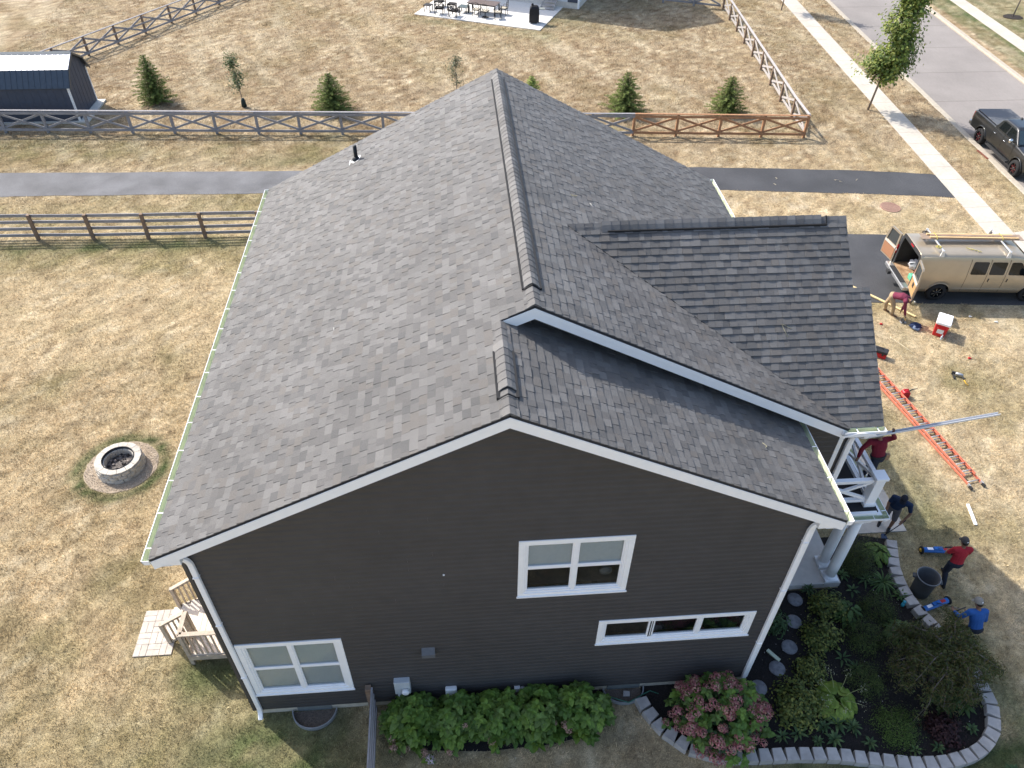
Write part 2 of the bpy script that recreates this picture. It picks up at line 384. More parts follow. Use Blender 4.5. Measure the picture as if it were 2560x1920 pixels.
# ---- street, kerbs, sidewalks
concrete = pm('pale_concrete', (.48,.435,.37), .85, .10, 6, .25, bscale=60, var2=.10, scale2=.9)
kerb_m = pm('kerb_concrete', (.40,.355,.285), .85, .14, 5, .25, bscale=40)
street_m = pm('street_surface', (.245,.222,.205), .9, .09, 30, .2, stretch=(1,.12,1), var2=.12, scale2=.35)
asph_m = pm('sealed_asphalt', (.060,.060,.063), .62, .22, 40, .4, bscale=120, var2=.28, scale2=.5)
asph2_m = pm('worn_asphalt_path', (.130,.130,.135), .8, .2, 30, .4, bscale=120, var2=.3, scale2=.7)
joint_m = pm('expansion_joint', (.16,.145,.12), .95, .1)
def strip(name, o0, o1, ys, z, mat, thick, kind='structure'):
    mb = MB()
    for i in range(len(ys)-1):
        a, b = ys[i], ys[i+1]
        mb.prism([(kx(a,o0), a, z), (kx(a,o1), a, z), (kx(b,o1), b, z), (kx(b,o0), b, z)], (0,0,-thick))
    o = mb.build(name, mat); 
    if kind: o['kind'] = kind
    return o
street = strip('street', .30, 7.52, [-120, 300], -.11, street_m, .15)
for yj in np.arange(12, 62, 4.6):
    MB().prism([(kx(yj,.34), yj, -.1075), (kx(yj,7.48), yj, -.1075), (kx(yj,7.48), yj+.035, -.1075), (kx(yj,.34), yj+.035, -.1075)], (0,0,-.002)).build('pavement_joint', joint_m, street)
def kerb(name, o0, o1, face):
    root = tag(bpy.data.objects.new(name, None), kind='structure'); COL.objects.link(root)
    y = -8.0
    while y < 62:
        b = y+3.0
        if name == 'kerb' and y < 28.2 < b: pass
        x0, x1 = (o0, o1)
        pts = [(x0,-.28),(x1,-.28),(x1,-.03 if face > 0 else .02),(x1-.05,.018),(x0+.03,.02),(x0,.0)] if face > 0 else [(x0,-.28),(x1,-.28),(x1,.0),(x1-.03,.02),(x0+.05,.018),(x0,-.03)]
        mb = MB(); ring = []
        for yy in (y+.006, b-.006): ring += [(float(kx(yy,px)), yy, pz) for px, pz in pts]
        n = len(pts); mb.add(ring, [tuple(range(n)), tuple(range(2*n-1,n-1,-1))]+[(i, n+i, n+(i+1)%n, (i+1)%n) for i in range(n)])
        mb.build('kerb_stone', kerb_m, root); y = b
    # continues beyond the frame in one piece each way
    strip(name+'_run', o0, o1, [-120, -8.02], .02, kerb_m, .3, None).parent = root
    strip(name+'_run', o0, o1, [62.02, 300], .02, kerb_m, .3, None).parent = root
kerb('kerb', 0.0, .38, 1); kerb('kerb_far', 7.44, 7.82, -1)
def walk(name, o0, o1, y0, y1, step):
    base = strip(name, o0+.02, o1-.02, [-120, 300], .006, joint_m, .08)
    y = y0
    while y < y1:
        b = y+step; c = random.uniform(.90, 1.06)
        mb = MB(); mb.prism([(kx(y+.008,o0), y+.008, .022), (kx(y+.008,o1), y+.008, .022), (kx(b-.008,o1), b-.008, .022), (kx(b-.008,o0), b-.008, .022)], (0,0,-.07))
        mb.build('slab', concrete, base); y = b
walk('sidewalk', -3.60, -2.33, 3, 62, 1.38); walk('sidewalk_far', 10.2, 11.42, 30, 62, 1.38)
# storm drain in the near kerb
dr = thing('storm_drain', (33.85,27.7,0), 'rusty storm drain grate let into the kerb beside the dark pickup', 'drain')
rust = pm('rusty_iron', (.17,.055,.035), .8, .3, 20, .3); black = pm('black_void', (.012,.012,.013), .9, .1)
MB().box(33.56,33.98,27.25,28.2,-.1045,-.098).build('pit', black, dr)
for i in range(7): MB().box(33.55+.065*i,33.58+.065*i,27.22,28.23,-.10,-.085).build('grate_bar', rust, dr)
MB().box(33.42,33.54,27.2,28.25,-.05,.034).build('hood', rust, dr, bevel=.01)
# path and drive
def sheet(name, xs, fn, ff, z, mat):
    vs = []; fs = []
    for x in xs: vs += [(x, float(fn(x)), z), (x, float(ff(x)), z), (x, float(fn(x)), z-.05), (x, float(ff(x)), z-.05)]
    for i in range(len(xs)-1):
        a = 4*i; b = a+4; fs += [(a,b,b+1,a+1), (a+2,b+2,b,a), (a+1,b+1,b+3,a+3)]
    o = MB().add(vs, fs).build(name, mat); o['kind'] = 'structure'; return o
jit = lambda x, s: .05*(vnoise(x, x*0+s, .6, 50)-.5)+.08*(vnoise(x, x*0+s, 2.2, 51)-.5)
xs = np.arange(-60, 7.5, .3); sheet('path', list(xs), lambda x: PATH_N(x)+jit(x, 1), lambda x: PATH_F(x)+jit(x, 2), .012, asph2_m)
xs = np.concatenate([np.arange(7.4, 29.9, .3), [30.12]]); sheet('path_by_street', list(xs), lambda x: PATH_N(x)+jit(x, 3), lambda x: PATH_F(x)+jit(x, 4)-max(0, x-29.6)*.35, .0125, asph_m)
xs = np.concatenate([np.arange(12.6, 29.6, .3), [29.75]]); sheet('driveway', list(xs), lambda x: drv_n(x)+jit(x, 5), lambda x: drv_f(x)+jit(x, 6), .014, asph_m)
ap = MB(); ya, yb = 14.1, 20.0
ap.prism([(kx(ya,-2.30), ya, .016), (kx(ya-.4,.0), ya-.4, .016), (kx(yb+.4,.0), yb+.4, .016), (kx(yb,-2.30), yb, .016)], (0,0,-.05)).build('driveway_apron', concrete)['kind'] = 'structure'
# front walk to the porch
fwk = MB().box(16.32,18.06,4.12,15.0,-.05,.004).build('front_walk', joint_m); fwk['kind'] = 'structure'
yy = 4.12
while yy < 14.6:
    MB().box(16.32,18.06,yy+.006,yy+1.495,-.04,.03).build('slab', concrete, fwk); yy += 1.5
# manhole cover
mh = thing('manhole_cover', (26.0,22.55,0), 'round reddish manhole cover in the grass between path and drive', 'manhole cover')
MB().lathe([(.47,0),(.47,.03),(.43,.034),(.43,.026),(.001,.028)], (26.0,22.55,0), 32, cap=False, smooth=False).build('cover', pm('rust_cover', (.30,.185,.14), .85, .2, 12, .2), mh)
mbm = MB()
for i in range(-3,4):
    h = math.sqrt(max(.40**2-(i*.11)**2, 0)); mbm.box(26.0-h,26.0+h,22.55+i*.11-.015,22.55+i*.11+.015,.025,.037)
mbm.build('tread', MATS['rust_cover'], mh)
# loose pale scraps left on the sealed path and drive
for i,(x,y) in enumerate([(21.4,25.6),(21.2,25.0),(24.4,25.3),(24.6,25.2),(25.6,25.4)]):
    mb = MB(); pts = [(x+.06*k*math.cos(.8*i+.5*k*random.uniform(-1,1)), y+.06*k*math.sin(.8*i+.4*k), .022) for k in range(4)]
    o = mb.tube(pts, .008, 5).build('straw_scrap', pm('straw_scrap', (.62,.55,.40), .9, .1))
    tag(o, 'thin pale straw scrap on the dark path, '+['first from the roof, at the far edge','first from the roof, at the near edge','middle one left of the pair','middle one right of the pair','nearest the sidewalk'][i], 'scrap', 'straw scraps on the asphalt path')
# ================================================================ the house
H = thing('house', (6,6,0), 'large dark brown sided house with grey shingle roofs and white trim', 'house')
ZE, SL, OX = 6.886, .504, .33; W = 11.895; XR1, XR2 = 5.9475, 6.546; ZR1 = ZE+SL*(XR1+OX); ZR2 = ZE+SL*(XR2+OX)
YF, YU, YM, YB = -.347, 1.967, 2.35, 12.92            # front rake, upper rake, main front wall, back rake
XE2, ZE2 = 13.236, 6.846; SL2 = (ZR2-ZE2)/(XE2-XR2)
CY, CZ, CS = 5.45, 9.81, .863; CE = 2.02               # cross gable ridge y, z, slope, near eave y
CFE = 2*CY-CE
siding = pm('brown_siding', (.055,.0525,.0535), .55, .10, 3, .12, bscale=90, spec=.35, var2=.10, scale2=.5)
white = pm('white_trim', (.87,.87,.87), .45, .03, 6, spec=.4)
white2 = pm('white_vinyl', (.87,.87,.88), .35, .03, 6, spec=.5)
gutter_in = pm('gutter_lining', (.58,.62,.45), .4, .10, 5, spec=.4)
deck_m = pm('roof_underlay', (.03,.03,.032), .9, .1)
soffit_m = pm('white_soffit', (.72,.72,.72), .6, .04, 4)
found_m = pm('foundation_concrete', (.52,.47,.38), .9, .15, 8, .2)
shingle_m = pm('asphalt_shingle', (1,1,1), .62, .22, 260, .6, attr='tone', detail=2, spec=.55, var2=.16, scale2=.8)
black_m = pm('ridge_vent_black', (.015,.015,.016), .7, .1)

# ---- roof planes: each maps (u along eave, s up the slope) to a point and a normal
def plane(o, u, v):
    o, u, v = Vector(o), Vector(u).normalized(), Vector(v).normalized(); n = u.cross(v); 
    if n.z < 0: n = -n
    return o, u, v, n
def uv(pl, p): d = Vector(p)-pl[0]; return (d.dot(pl[1]), d.dot(pl[2]))
zl = lambda x: ZE+SL*(x+OX); zr = lambda x: ZR1-SL*(x-XR1); zm = lambda x: ZR2-SL2*(x-XR2)
zc = lambda y: CZ-CS*(CY-y); zcf = lambda y: CZ-CS*(y-CY)
def mk(pl, pts):
    q = [uv(pl, p) for p in pts]
    return q if area2(q) > 0 else q[::-1]
PL = plane((-OX,YF,ZE), (0,1,0), (1,0,SL)); PR = plane((2*XR1+OX,YF,ZE), (0,1,0), (-1,0,SL))
PM_ = plane((XE2,YU,ZE2), (0,1,0), (-1,0,SL2)); PC = plane((7.5,CE,zc(CE)), (1,0,0), (0,1,CS)); PCF = plane((7.5,CFE,zcf(CFE)), (1,0,0), (0,-1,CS))
P3 = lambda f, l: [(x, y, f(x)) for x, y in l]; P3y = lambda f, l: [(x, y, f(y)) for x, y in l]
SLOPES = [
 (PL, [mk(PL, P3(zl, [(-OX,YF),(XR1,YF),(XR1,YB),(-OX,YB)])), mk(PL, P3(zl, [(XR1,YU),(XR2,YU),(XR2,YB),(XR1,YB)]))]),
 (PR, [mk(PR, P3(zr, [(XR1,YF),(2*XR1+OX,YF),(2*XR1+OX,YM),(XR1,YM)]))]),
 (PM_, [mk(PM_, P3(zm, [(XR2,YU),(XE2,YU),(XE2,CE+.05),(7.58,CY),(XR2,CY)])), mk(PM_, P3(zm, [(XR2,CY),(7.58,CY),(XE2,CFE),(XE2,YB),(XR2,YB)]))]),
 (PC, [mk(PC, P3y(zc, [(7.58,CY),(13.25,CE),(13.64,CE),(13.64,CY)])), mk(PC, P3y(zc, [(13.64,CE),(14.0,CE),(14.0,4.27),(13.64,4.27)]))]),
 (PCF, [mk(PCF, P3y(zcf, [(7.58,CY),(13.25,CFE),(14.0,CFE),(14.0,CY+1.18),(13.64,CY+1.18),(13.64,CY)][0:1]+[(13.25,CFE),(13.64,CFE),(13.64,CY)])), mk(PCF, P3y(zcf, [(13.64,CFE),(14.0,CFE),(14.0,CY+1.18),(13.64,CY+1.18)]))]),
]
roof_mb = MB()
for pl, polys in SLOPES:
    for q in polys:
        top = [pl[0]+pl[1]*a+pl[2]*b for a, b in q]
        roof_mb.prism([p-pl[3]*.002 for p in top], -pl[3]*.05)
ROOF = roof_mb.build('roof', deck_m, H)
TONES = [(.100,.0965,.0945)]*3+[(.121,.117,.114)]*4+[(.144,.140,.136)]*3+[(.119,.110,.102)]*2+[(.085,.084,.084)]
tabs = []
EXP = .160
for pl, polys in SLOPES:
    umin = min(a for q in polys for a, b in q); umax = max(a for q in polys for a, b in q); vmax = max(b for q in polys for a, b in q)
    r = 0; 
    while r*EXP < vmax:
        v0 = r*EXP-.01; v1 = (r+1)*EXP+.012; a = umin-random.uniform(0, .25)-.02; thick = False
        while a < umax+.02:
            w = random.choice([.11,.14,.16,.18,.2,.22,.25]); thick = not thick if random.random() < .8 else thick
            h = .023 if thick else .014
            for q in polys:
                qq = [(p[0], p[1]) for p in q]
                # shingles run 12 mm past eaves and rakes of the deck
                c = clip_convex([(a+.0015, v0), (a+w-.0015, v0), (a+w-.0015, v1), (a+.0015, v1)], qq)
                if len(c) >= 3 and area2(c) > .0004:
                    t = random.choice(TONES); k = random.uniform(.94, 1.06)
                    vb = []
                    for p, s in c: vb.append((p, s, .002+h*(1-(s-v0)/(v1-v0))))
                    n = len(vb)
                    top = [pl[0]+pl[1]*p+pl[2]*s+pl[3]*z for p, s, z in vb]; bot = [pl[0]+pl[1]*p+pl[2]*s-pl[3]*.001 for p, s, z in vb]
                    fs = [tuple(range(n))]+[(i, n+i, n+(i+1)%n, (i+1)%n) for i in range(n)]
                    tabs.append((top+bot, fs, (t[0]*k, t[1]*k, t[2]*k), top[0]))
            a += w
        r += 1
camv = Vector((5.263,-8.448,18.15))
tabs.sort(key=lambda t: (t[3]-camv).length)
field = MB()
for i, (vs, fs, col, p0) in enumerate(tabs):
    if i < 300 and len(vs) >= 8:
        mb = MB(); mb.cur = col; mb.add(vs, fs); mb.build('shingle', shingle_m, ROOF)
    else:
        field.cur = col; field.add(vs, fs)
field.build('shingle_field', shingle_m, ROOF, kind='stuff')
# ---- ridge caps over a black vent strip
def ridge(p, q, sa, sb, n_from, n_to, lift=.0, wid=.185, vent=None):
    """p->q ridge line; sa, sb: down-slope directions on either side"""
    p, q = Vector(p), Vector(q); d = (q-p); L = d.length; d.normalize(); sa = Vector(sa).normalized(); sb = Vector(sb).normalized()
    up = -(sa+sb).normalized(); exp = .19; n = int(L/exp)
    for i in range(n):
        t = i*exp; inv = vent and vent[0] <= t <= vent[1]
        l = .055 if inv else .014; t0 = random.choice(TONES[:10]); k = random.uniform(1.05, 1.2); mb = MB(); mb.cur = tuple(c*k for c in t0)
        prof = [(sa, wid, -.018+l*.6), (sa, wid*.45, .004+l), (None, 0, .012+l), (sb, wid*.45, .004+l), (sb, wid, -.018+l*.6)]
        vs = []
        for e, dz in ((t, 0.010), (t+exp+.012, .0)):
            for s, m_, z in prof: vs.append(p+d*e+(s*m_ if s else Vector())+up*(z+dz+.006))
        for e, dz in ((t, 0), (t+exp+.012, -.004)):
            for s, m_, z in prof: vs.append(p+d*e+(s*m_ if s else Vector())+up*(z-.004))
        fs = [(j, j+1, j+6, j+5) for j in range(4)]+[(j, 10+j, 11+j, j+1) for j in range(4)]+[(0,5,15,10),(4,14,19,9)]+[(5+j,6+j,16+j,15+j) for j in range(4)]
        mb.add(vs, fs); mb.build('ridge_cap', shingle_m, ROOF)
    if vent:
        for s in (sa, sb):
            a = p+d*vent[0]+s*(wid-.012)+up*.016; b = p+d*vent[1]+s*(wid-.012)+up*.012
            MB().beam(a, b, .05, .06, up).build('vent_strip', black_m, ROOF)
        a = p+d*(vent[0]-.012)
        MB().add([a+sa*(wid+.01)-up*.01, a+sa*(wid+.01)+up*.03, a+up*.058, a+sb*(wid+.01)+up*.03, a+sb*(wid+.01)-up*.01]+[v+d*.02 for v in (a+sa*(wid+.01)-up*.01, a+sa*(wid+.01)+up*.03, a+up*.058, a+sb*(wid+.01)+up*.03, a+sb*(wid+.01)-up*.01)],
            [(0,1,2,3,4),(9,8,7,6,5),(0,5,6,1),(1,6,7,2),(2,7,8,3),(3,8,9,4)]).build('vent_end', black_m, ROOF)
ridge((XR2,YU,ZR2), (XR2,YB,ZR2), (-1,0,-SL), (1,0,-SL2), 0, 0, vent=(.55, 10.3))
ridge((XR1,YF,ZR1), (XR1,YU+.03,ZR1), (-1,0,-SL), (1,0,-SL), 0, 0, vent=(.42, 1.55))
ridge((13.64,CY,CZ), (7.45,CY,CZ), (0,-1,-CS), (0,1,-CS), 0, 0, vent=(.45, 5.2))
# valley strip between main slope and cross gable: cut shingle ends with a dark seam
for f in (-1, 1):
    y0 = CE+.06 if f < 0 else CFE-.06
    MB().beam((13.2, y0, zm(13.2)+.012), (7.6, CY+f*.02, zm(7.6)+.012), .03, .016, (.3, f*-.4, .85)).build('valley_seam', deck_m, ROOF)
# plumbing vent on the left slope
vp = Vector((2.54,11.75,zl(2.54))); 
MB().tube([vp+Vector((0,0,-.05)), vp+Vector((0,0,.42))], [.055,.055], 14).build('vent_pipe', pm('black_pvc', (.012,.014,.016), .4, .1), ROOF)
MB().lathe([(.12,.0),(.10,.05),(.065,.10),(.062,.10)], (vp.x,vp.y,vp.z), 16, cap=False).build('vent_boot', MATS['black_pvc'], ROOF)
fl = MB(); a, b = vp.x-.2, vp.x+.13
fl.add([(a,vp.y-.15,zl(a)+.016),(b,vp.y-.15,zl(b)+.016),(b,vp.y+.15,zl(b)+.016),(a,vp.y+.15,zl(a)+.016)], [(0,1,2,3)]).build('vent_flashing', pm('galvanised', (.55,.57,.60), .4, .1, metal=.6), ROOF)

# ---- rake boards, soffits, fascia
def rake(name, p, q, h, dep=.03, y_in=None, mat=white):
    """board under the roof edge in a plane of constant y, from p to q (top edge), height h, soffit back to y_in"""
    (x0,y0,z0), (x1,y1,z1) = p, q
    mb = MB().prism([(x0,y0,z0),(x1,y1,z1),(x1,y1,z1-h),(x0,y0,z0-h)], (0,dep,0)); mb.build(name, mat, H)
    mb = MB().prism([(x0,y0-.012,z0),(x1,y1-.012,z1),(x1,y1-.012,z1-h*.42),(x0,y0-.012,z0-h*.42)], (0,.011,0)); mb.build('rake_moulding', mat, H)
    if y_in is not None:
        MB().prism([(x0,y0+dep,z0-h+.03),(x1,y1+dep,z1-h+.03),(x1,y1+dep,z1-h+.05),(x0,y0+dep,z0-h+.05)], (0,y_in-y0-dep-.002,0)).build('soffit', soffit_m, H)
T = .055
rake('rake_board', (-OX+.02,YF,zl(-OX+.02)-T), (XR1,YF,ZR1-T), .235, y_in=0)
rake('rake_board', (XR1,YF,ZR1-T), (2*XR1+OX-.02,YF,zr(2*XR1+OX-.02)-T), .235, y_in=0)
rake('rake_board', (XR1-.22,YU,zl(XR1-.22)-T+.045), (XR2,YU,ZR2-T), .235, y_in=None)
rake('rake_board', (XR2,YU,ZR2-T), (XE2-.02,YU,zm(XE2-.02)-T), .235, y_in=YM)
rake('rake_board', (-OX+.02,YB-.03,zl(-OX+.02)-T), (XR2,YB-.03,ZR2-T), .235, y_in=None); rake('rake_board', (XR2,YB-.03,ZR2-T), (XE2-.02,YB-.03,zm(XE2-.02)-T), .235, y_in=None)
def xrake(p, q, h, xin):
    (x0,y0,z0), (x1,y1,z1) = p, q
    MB().prism([(x0,y0,z0),(x1,y1,z1),(x1,y1,z1-h),(x0,y0,z0-h)], (-.03,0,0)).build('rake_board', white, H)
xrake((13.62,4.27,zc(4.27)-.06), (13.62,CY,CZ-.06), .2, 0); xrake((13.98,CE+.02,zc(CE+.02)-.06), (13.98,4.27,zc(4.27)-.06), .2, 0)
xrake((13.62,CY,CZ-.06), (13.62,CY+1.18,zc(4.27)-.06), .2, 0); xrake((13.98,CY+1.18,zc(4.27)-.06), (13.98,CFE-.02,zc(CE+.02)-.06), .2, 0)
# fascia + soffit under level eaves, boxed returns at the front corners
MB().box(-OX+.01,-OX+.035,YF+.03,YB-.04,ZE-.25,ZE-.06).build('fascia', white, H); MB().box(-OX+.036,0,YF+.03,YB-.04,ZE-.25,ZE-.235).build('soffit', soffit_m, H)
MB().box(2*XR1+OX-.035,2*XR1+OX-.01,YF+.03,YM-.01,ZE-.25,ZE-.06).build('fascia', white, H); MB().box(W,2*XR1+OX-.036,YF+.03,YM-.01,ZE-.25,ZE-.235).build('soffit', soffit_m, H)
MB().box(XE2-.035,XE2-.01,CFE+.05,YB-.04,ZE2-.25,ZE2-.06).build('fascia', white, H); MB().box(12.9,XE2-.036,CFE+.05,YB-.04,ZE2-.25,ZE2-.235).build('soffit', soffit_m, H)
MB().box(13.2,13.97,CE+.01,CE+.035,zc(CE)-.25,zc(CE)-.06).build('fascia', white, H); MB().box(13.2,13.97,CE+.036,YM,zc(CE)-.25,zc(CE)-.235).build('soffit', soffit_m, H)
for s in (-1, 1):   # eave return: the white wedge that closes the overhang at the gable foot
    xo = -OX+.036 if s < 0 else 2*XR1+OX-.036; xi = .16 if s < 0 else W-.16
    MB().prism([(xo,YF+.031,ZE-.232),(xi,YF+.031,ZE-.232),(xi,YF+.031,(zl(xi) if s < 0 else zr(xi))-.29),(xo,YF+.031,ZE-.10)], (0,-YF-.036,0)).build('eave_return', white, H)

# ---- gutters
def gutter(p, q, out, hang=.75, cap=(1,1), wd=.125, dp=.115, n_off=.25):
    """K gutter along p->q (top inner edge), out = outward horizontal unit vector"""
    p, q, out = Vector(p), Vector(q), Vector(out); d = q-p; L = d.length; d.normalize(); Z = Vector((0,0,1))
    g = MB(); g.prism([p+out*wd+Z*0, p+out*(wd+.012), p+out*(wd+.012)-Z*.05, p+out*(wd-.02)-Z*dp, p-Z*dp, p-Z*(dp-.004), p+out*(wd-.024)-Z*(dp-.004), p+out*(wd-.004)-Z*.05], d*L)
    for e, c in ((0, cap[0]), (L-.006, cap[1])):
        if c: b = p+d*e; g.prism([b+Z*.0-out*.0, b+out*(wd+.013), b+out*(wd+.013)-Z*.05, b+out*(wd-.019)-Z*(dp+.001), b-Z*(dp+.001)], d*.006)
    go = g.build('gutter', white2, H)
    li = MB(); li.prism([p+out*.001-Z*.004, p+out*.004-Z*.004, p+out*.004-Z*(dp-.012), p+out*(wd-.029)-Z*(dp-.012), p+out*(wd-.009)-Z*.05, p+out*(wd-.006)-Z*.008, p+out*(wd-.0045)-Z*.008, p+out*(wd-.0065)-Z*.05, p+out*(wd-.0245)-Z*(dp-.006), p+out*.001-Z*(dp-.006)], d*(L-.02))
    li.xf(Matrix.Translation(d*.01)); li.build('lining', gutter_in, go)
    t = n_off
    while t < L-.1:
        a = p+d*t; MB().beam(a-Z*.012, a+out*(wd+.006)-Z*.004, .02, .006).build('hanger', white2, go); t += hang
    return go
gutter((-OX-.001,YF-.01,ZE-.012), (-OX-.001,YB,ZE-.012), (-1,0,0), .78, n_off=.28)
gutter((2*XR1+OX+.001,YF-.01,ZE-.012), (2*XR1+OX+.001,YM-.02,ZE-.012), (1,0,0), .82)
gutter((XE2+.001,CFE+.1,ZE2-.012), (XE2+.001,YB,ZE2-.012), (1,0,0), .8)
gutter((13.1,CE-.001,zc(CE)-.012), (14.02,CE-.001,zc(CE)-.012), (0,-1,0), .45, n_off=.3)
zk = zc(CE)
MB().prism([(13.10,CE-.145,zk-.125),(13.82,CE-.145,zk-.125),(13.78,CE-.145,zk-.07),(13.45,CE-.145,zk-.01),(13.12,CE-.145,zk-.085)], (0,-.015,0)).build('eave_cover_plate', white, H)
# ---- downspouts
def downspout(pts, w=.105, h=.075, ref=(0,1,0)):
    mb = MB(); P = [Vector(p) for p in pts]
    # rounded square section swept along the path with corner smoothing
    path = [P[0]]
    for i in range(1, len(P)-1):
        a, b, c = P[i-1], P[i], P[i+1]; r = min(.12, (b-a).length*.45, (c-b).length*.45)
        for t in (0, .25, .5, .75, 1):
            e = b+(a-b).normalized()*r; f = b+(c-b).normalized()*r; path.append((1-t)**2*e+2*t*(1-t)*b+t*t*f)
    path.append(P[-1]); n = 4; vs = []
    for i, p in enumerate(path):
        d = (path[min(i+1,len(path)-1)]-path[max(i-1,0)]).normalized(); u = d.cross(Vector(ref)).normalized() if abs(d.dot(Vector(ref))) < .98 else Vector((1,0,0)); v = u.cross(d)
        vs += [p+u*w/2*i_+v*h/2*j_ for i_, j_ in ((-1,-.7),(-.7,-1),(.7,-1),(1,-.7),(1,.7),(.7,1),(-.7,1),(-1,.7))]
    m = len(path); mb.add(vs, [(8*i+k, 8*i+(k+1)%8, 8*i+8+(k+1)%8, 8*i+8+k) for i in range(m-1) for k in range(8)]+[tuple(range(7,-1,-1)), tuple(range(8*m-8, 8*m))])
    return mb.build('downspout', white2, H)
D1 = downspout([(-OX-.06,YF+.30,ZE-.12),(-OX-.06,YF+.30,ZE-.27),(.13,-.11,ZE-.36),(.16,-.062,ZE-.55),(.16,-.062,.32),(.16,-.20,.16)])
D2 = downspout([(2*XR1+OX+.06,YF+.32,ZE-.12),(2*XR1+OX+.06,YF+.32,ZE-.27),(W-.08,-.10,ZE-.40),(W-.10,-.062,ZE-.6),(W-.10,-.062,.32),(W-.10,-.20,.16)])
D3 = downspout([(13.66,CE-.06,zc(CE)-.12),(13.66,CE-.06,zc(CE)-.26),(13.60,YM-.09,zc(CE)-.5),(13.60,YM-.062,zc(CE)-.75),(13.60,YM-.062,3.42)])
for x in (.16, W-.10):
    for z in (2.0, 4.2, 5.9): MB().box(x-.06,x+.06,-.115,-.018,z-.012,z+.012).build('strap', white2, D1 if x < 1 else D2)
# corner boards
MB().box(W-.045,W+.022,-.034,.06,.26,ZE-.24).build('corner_board', white, H); MB().box(13.64,13.722,YM-.034,YM+.06,3.3,zc(CE)-.24).build('corner_board', white, H)
MB().box(13.36,13.46,YM-.040,YM-.02,3.3,zc(CE)-.24).build('corner_board', white, H)
MB().box(-.02,.05,-.034,.06,.26,ZE-.24).build('corner_board', siding, H)

# ---- walls: core + clapboards laid course by course, cut to gable line and openings
WINS = {'A': (.225,2.448,1.041,3.290), 'B': (6.171,8.397,4.495,6.385), 'V': (7.962,11.44,2.357,3.341)}
CASE = .115
OPEN = [(a+CASE*.6, b-CASE*.6, c+CASE*.6, d-CASE*.6) for a,b,c,d in WINS.values()]
gable = lambda x: min(zl(x), zr(x))-.06
core = MB()
xsb = sorted({.02, XR1, W-.02, *[o[0] for o in OPEN], *[o[1] for o in OPEN]})
for a, b in zip(xsb[:-1], xsb[1:]):
    cuts = sorted((o[2], o[3]) for o in OPEN if o[0] <= a+1e-6 and o[1] >= b-1e-6); z = .28
    for c0, c1 in cuts:
        core.prism([(a,.005,z),(b,.005,z),(b,.005,c0),(a,.005,c0)], (0,.15,0)); z = c1
    core.prism([(a,.005,z),(b,.005,z),(b,.005,gable(b)),(a,.005,gable(a))], (0,.15,0))
WALL = core.build('front_wall', siding, H)
CEXP = .152
def course_boards(parent, z0, z1, xa, xb, toppoly, y, openings, sgn=-1, mbjoin=None, botpoly=None):
    r = 0
    while z0+r*CEXP < z1:
        za = z0+r*CEXP; zb = za+CEXP+.012
        ivs = [(xa, xb)]
        for o in openings:
            if o[3] > za and o[2] < zb-.012:
                ivs = [i for s, e in ivs for i in ((s, min(e, o[0])), (max(s, o[1]), e)) if i[1]-i[0] > .03]
        for s, e in ivs:
            joint = random.uniform(s+.8, e-.8) if e-s > 4.5 else None
            for s2, e2 in ([(s, joint), (joint+.0008, e)] if joint else [(s, e)]):
                poly = [(s2, za), (e2, za), (e2, zb), (s2, zb)]
                for conv in toppoly: poly = clip(poly, *conv) if len(poly) >= 3 else []
                if len(poly) < 3 or abs(area2(poly)) < .002: continue
                zc0 = za+.62*CEXP; lo_ = clip(poly, 0, 1, zc0); hi_ = clip(poly, 0, -1, -zc0); vs_, fs = [], []
                for pc in (lo_, hi_):
                    if len(pc) < 3: continue
                    n = len(pc); b0 = len(vs_)
                    vs_ += [(px, y+sgn*(.024 if pz <= zc0+1e-6 else .024-.022*(pz-zc0)/(zb-zc0)), pz) for px, pz in pc]+[(px, y, pz) for px, pz in pc]
                    fs += [tuple(b0+i for i in range(n))]+[(b0+i, b0+n+i, b0+n+(i+1)%n, b0+(i+1)%n) for i in range(n)]
                fr, bk = vs_, []
                if mbjoin is not None: mbjoin.add(fr+bk, fs)
                else: MB().add(fr+bk, fs).build('clapboard', siding, parent)
        r += 1
course_boards(WALL, .27, ZR1, .05, W-.05, [(-SL, 1, zl(0)-.235-.02), (SL, 1, zr(0)-.235-.02)], 0, OPEN)
# main front gable above the lower roof
MW = MB().prism([(XR1-.2,YM+.005,zr(XR1)-.4),(12.2,YM+.005,zr(12.2)-.3),(12.2,YM+.005,3.22),(13.70,YM+.005,3.22),(13.70,YM+.005,6.55),(XE2,YM+.005,zm(XE2)-.07),(XR2,YM+.005,ZR2-.07),(XR1-.2,YM+.005,zl(XR1-.2)-.06)], (0,.15,0)).build('upper_front_wall', siding, H)
course_boards(MW, 3.25, ZR2, XR1-.1, 13.64, [(-SL, 1, zl(0)-.3), (SL2, 1, zm(0)-.29)], YM, [(XR1-.2,12.28,0,6.62)])
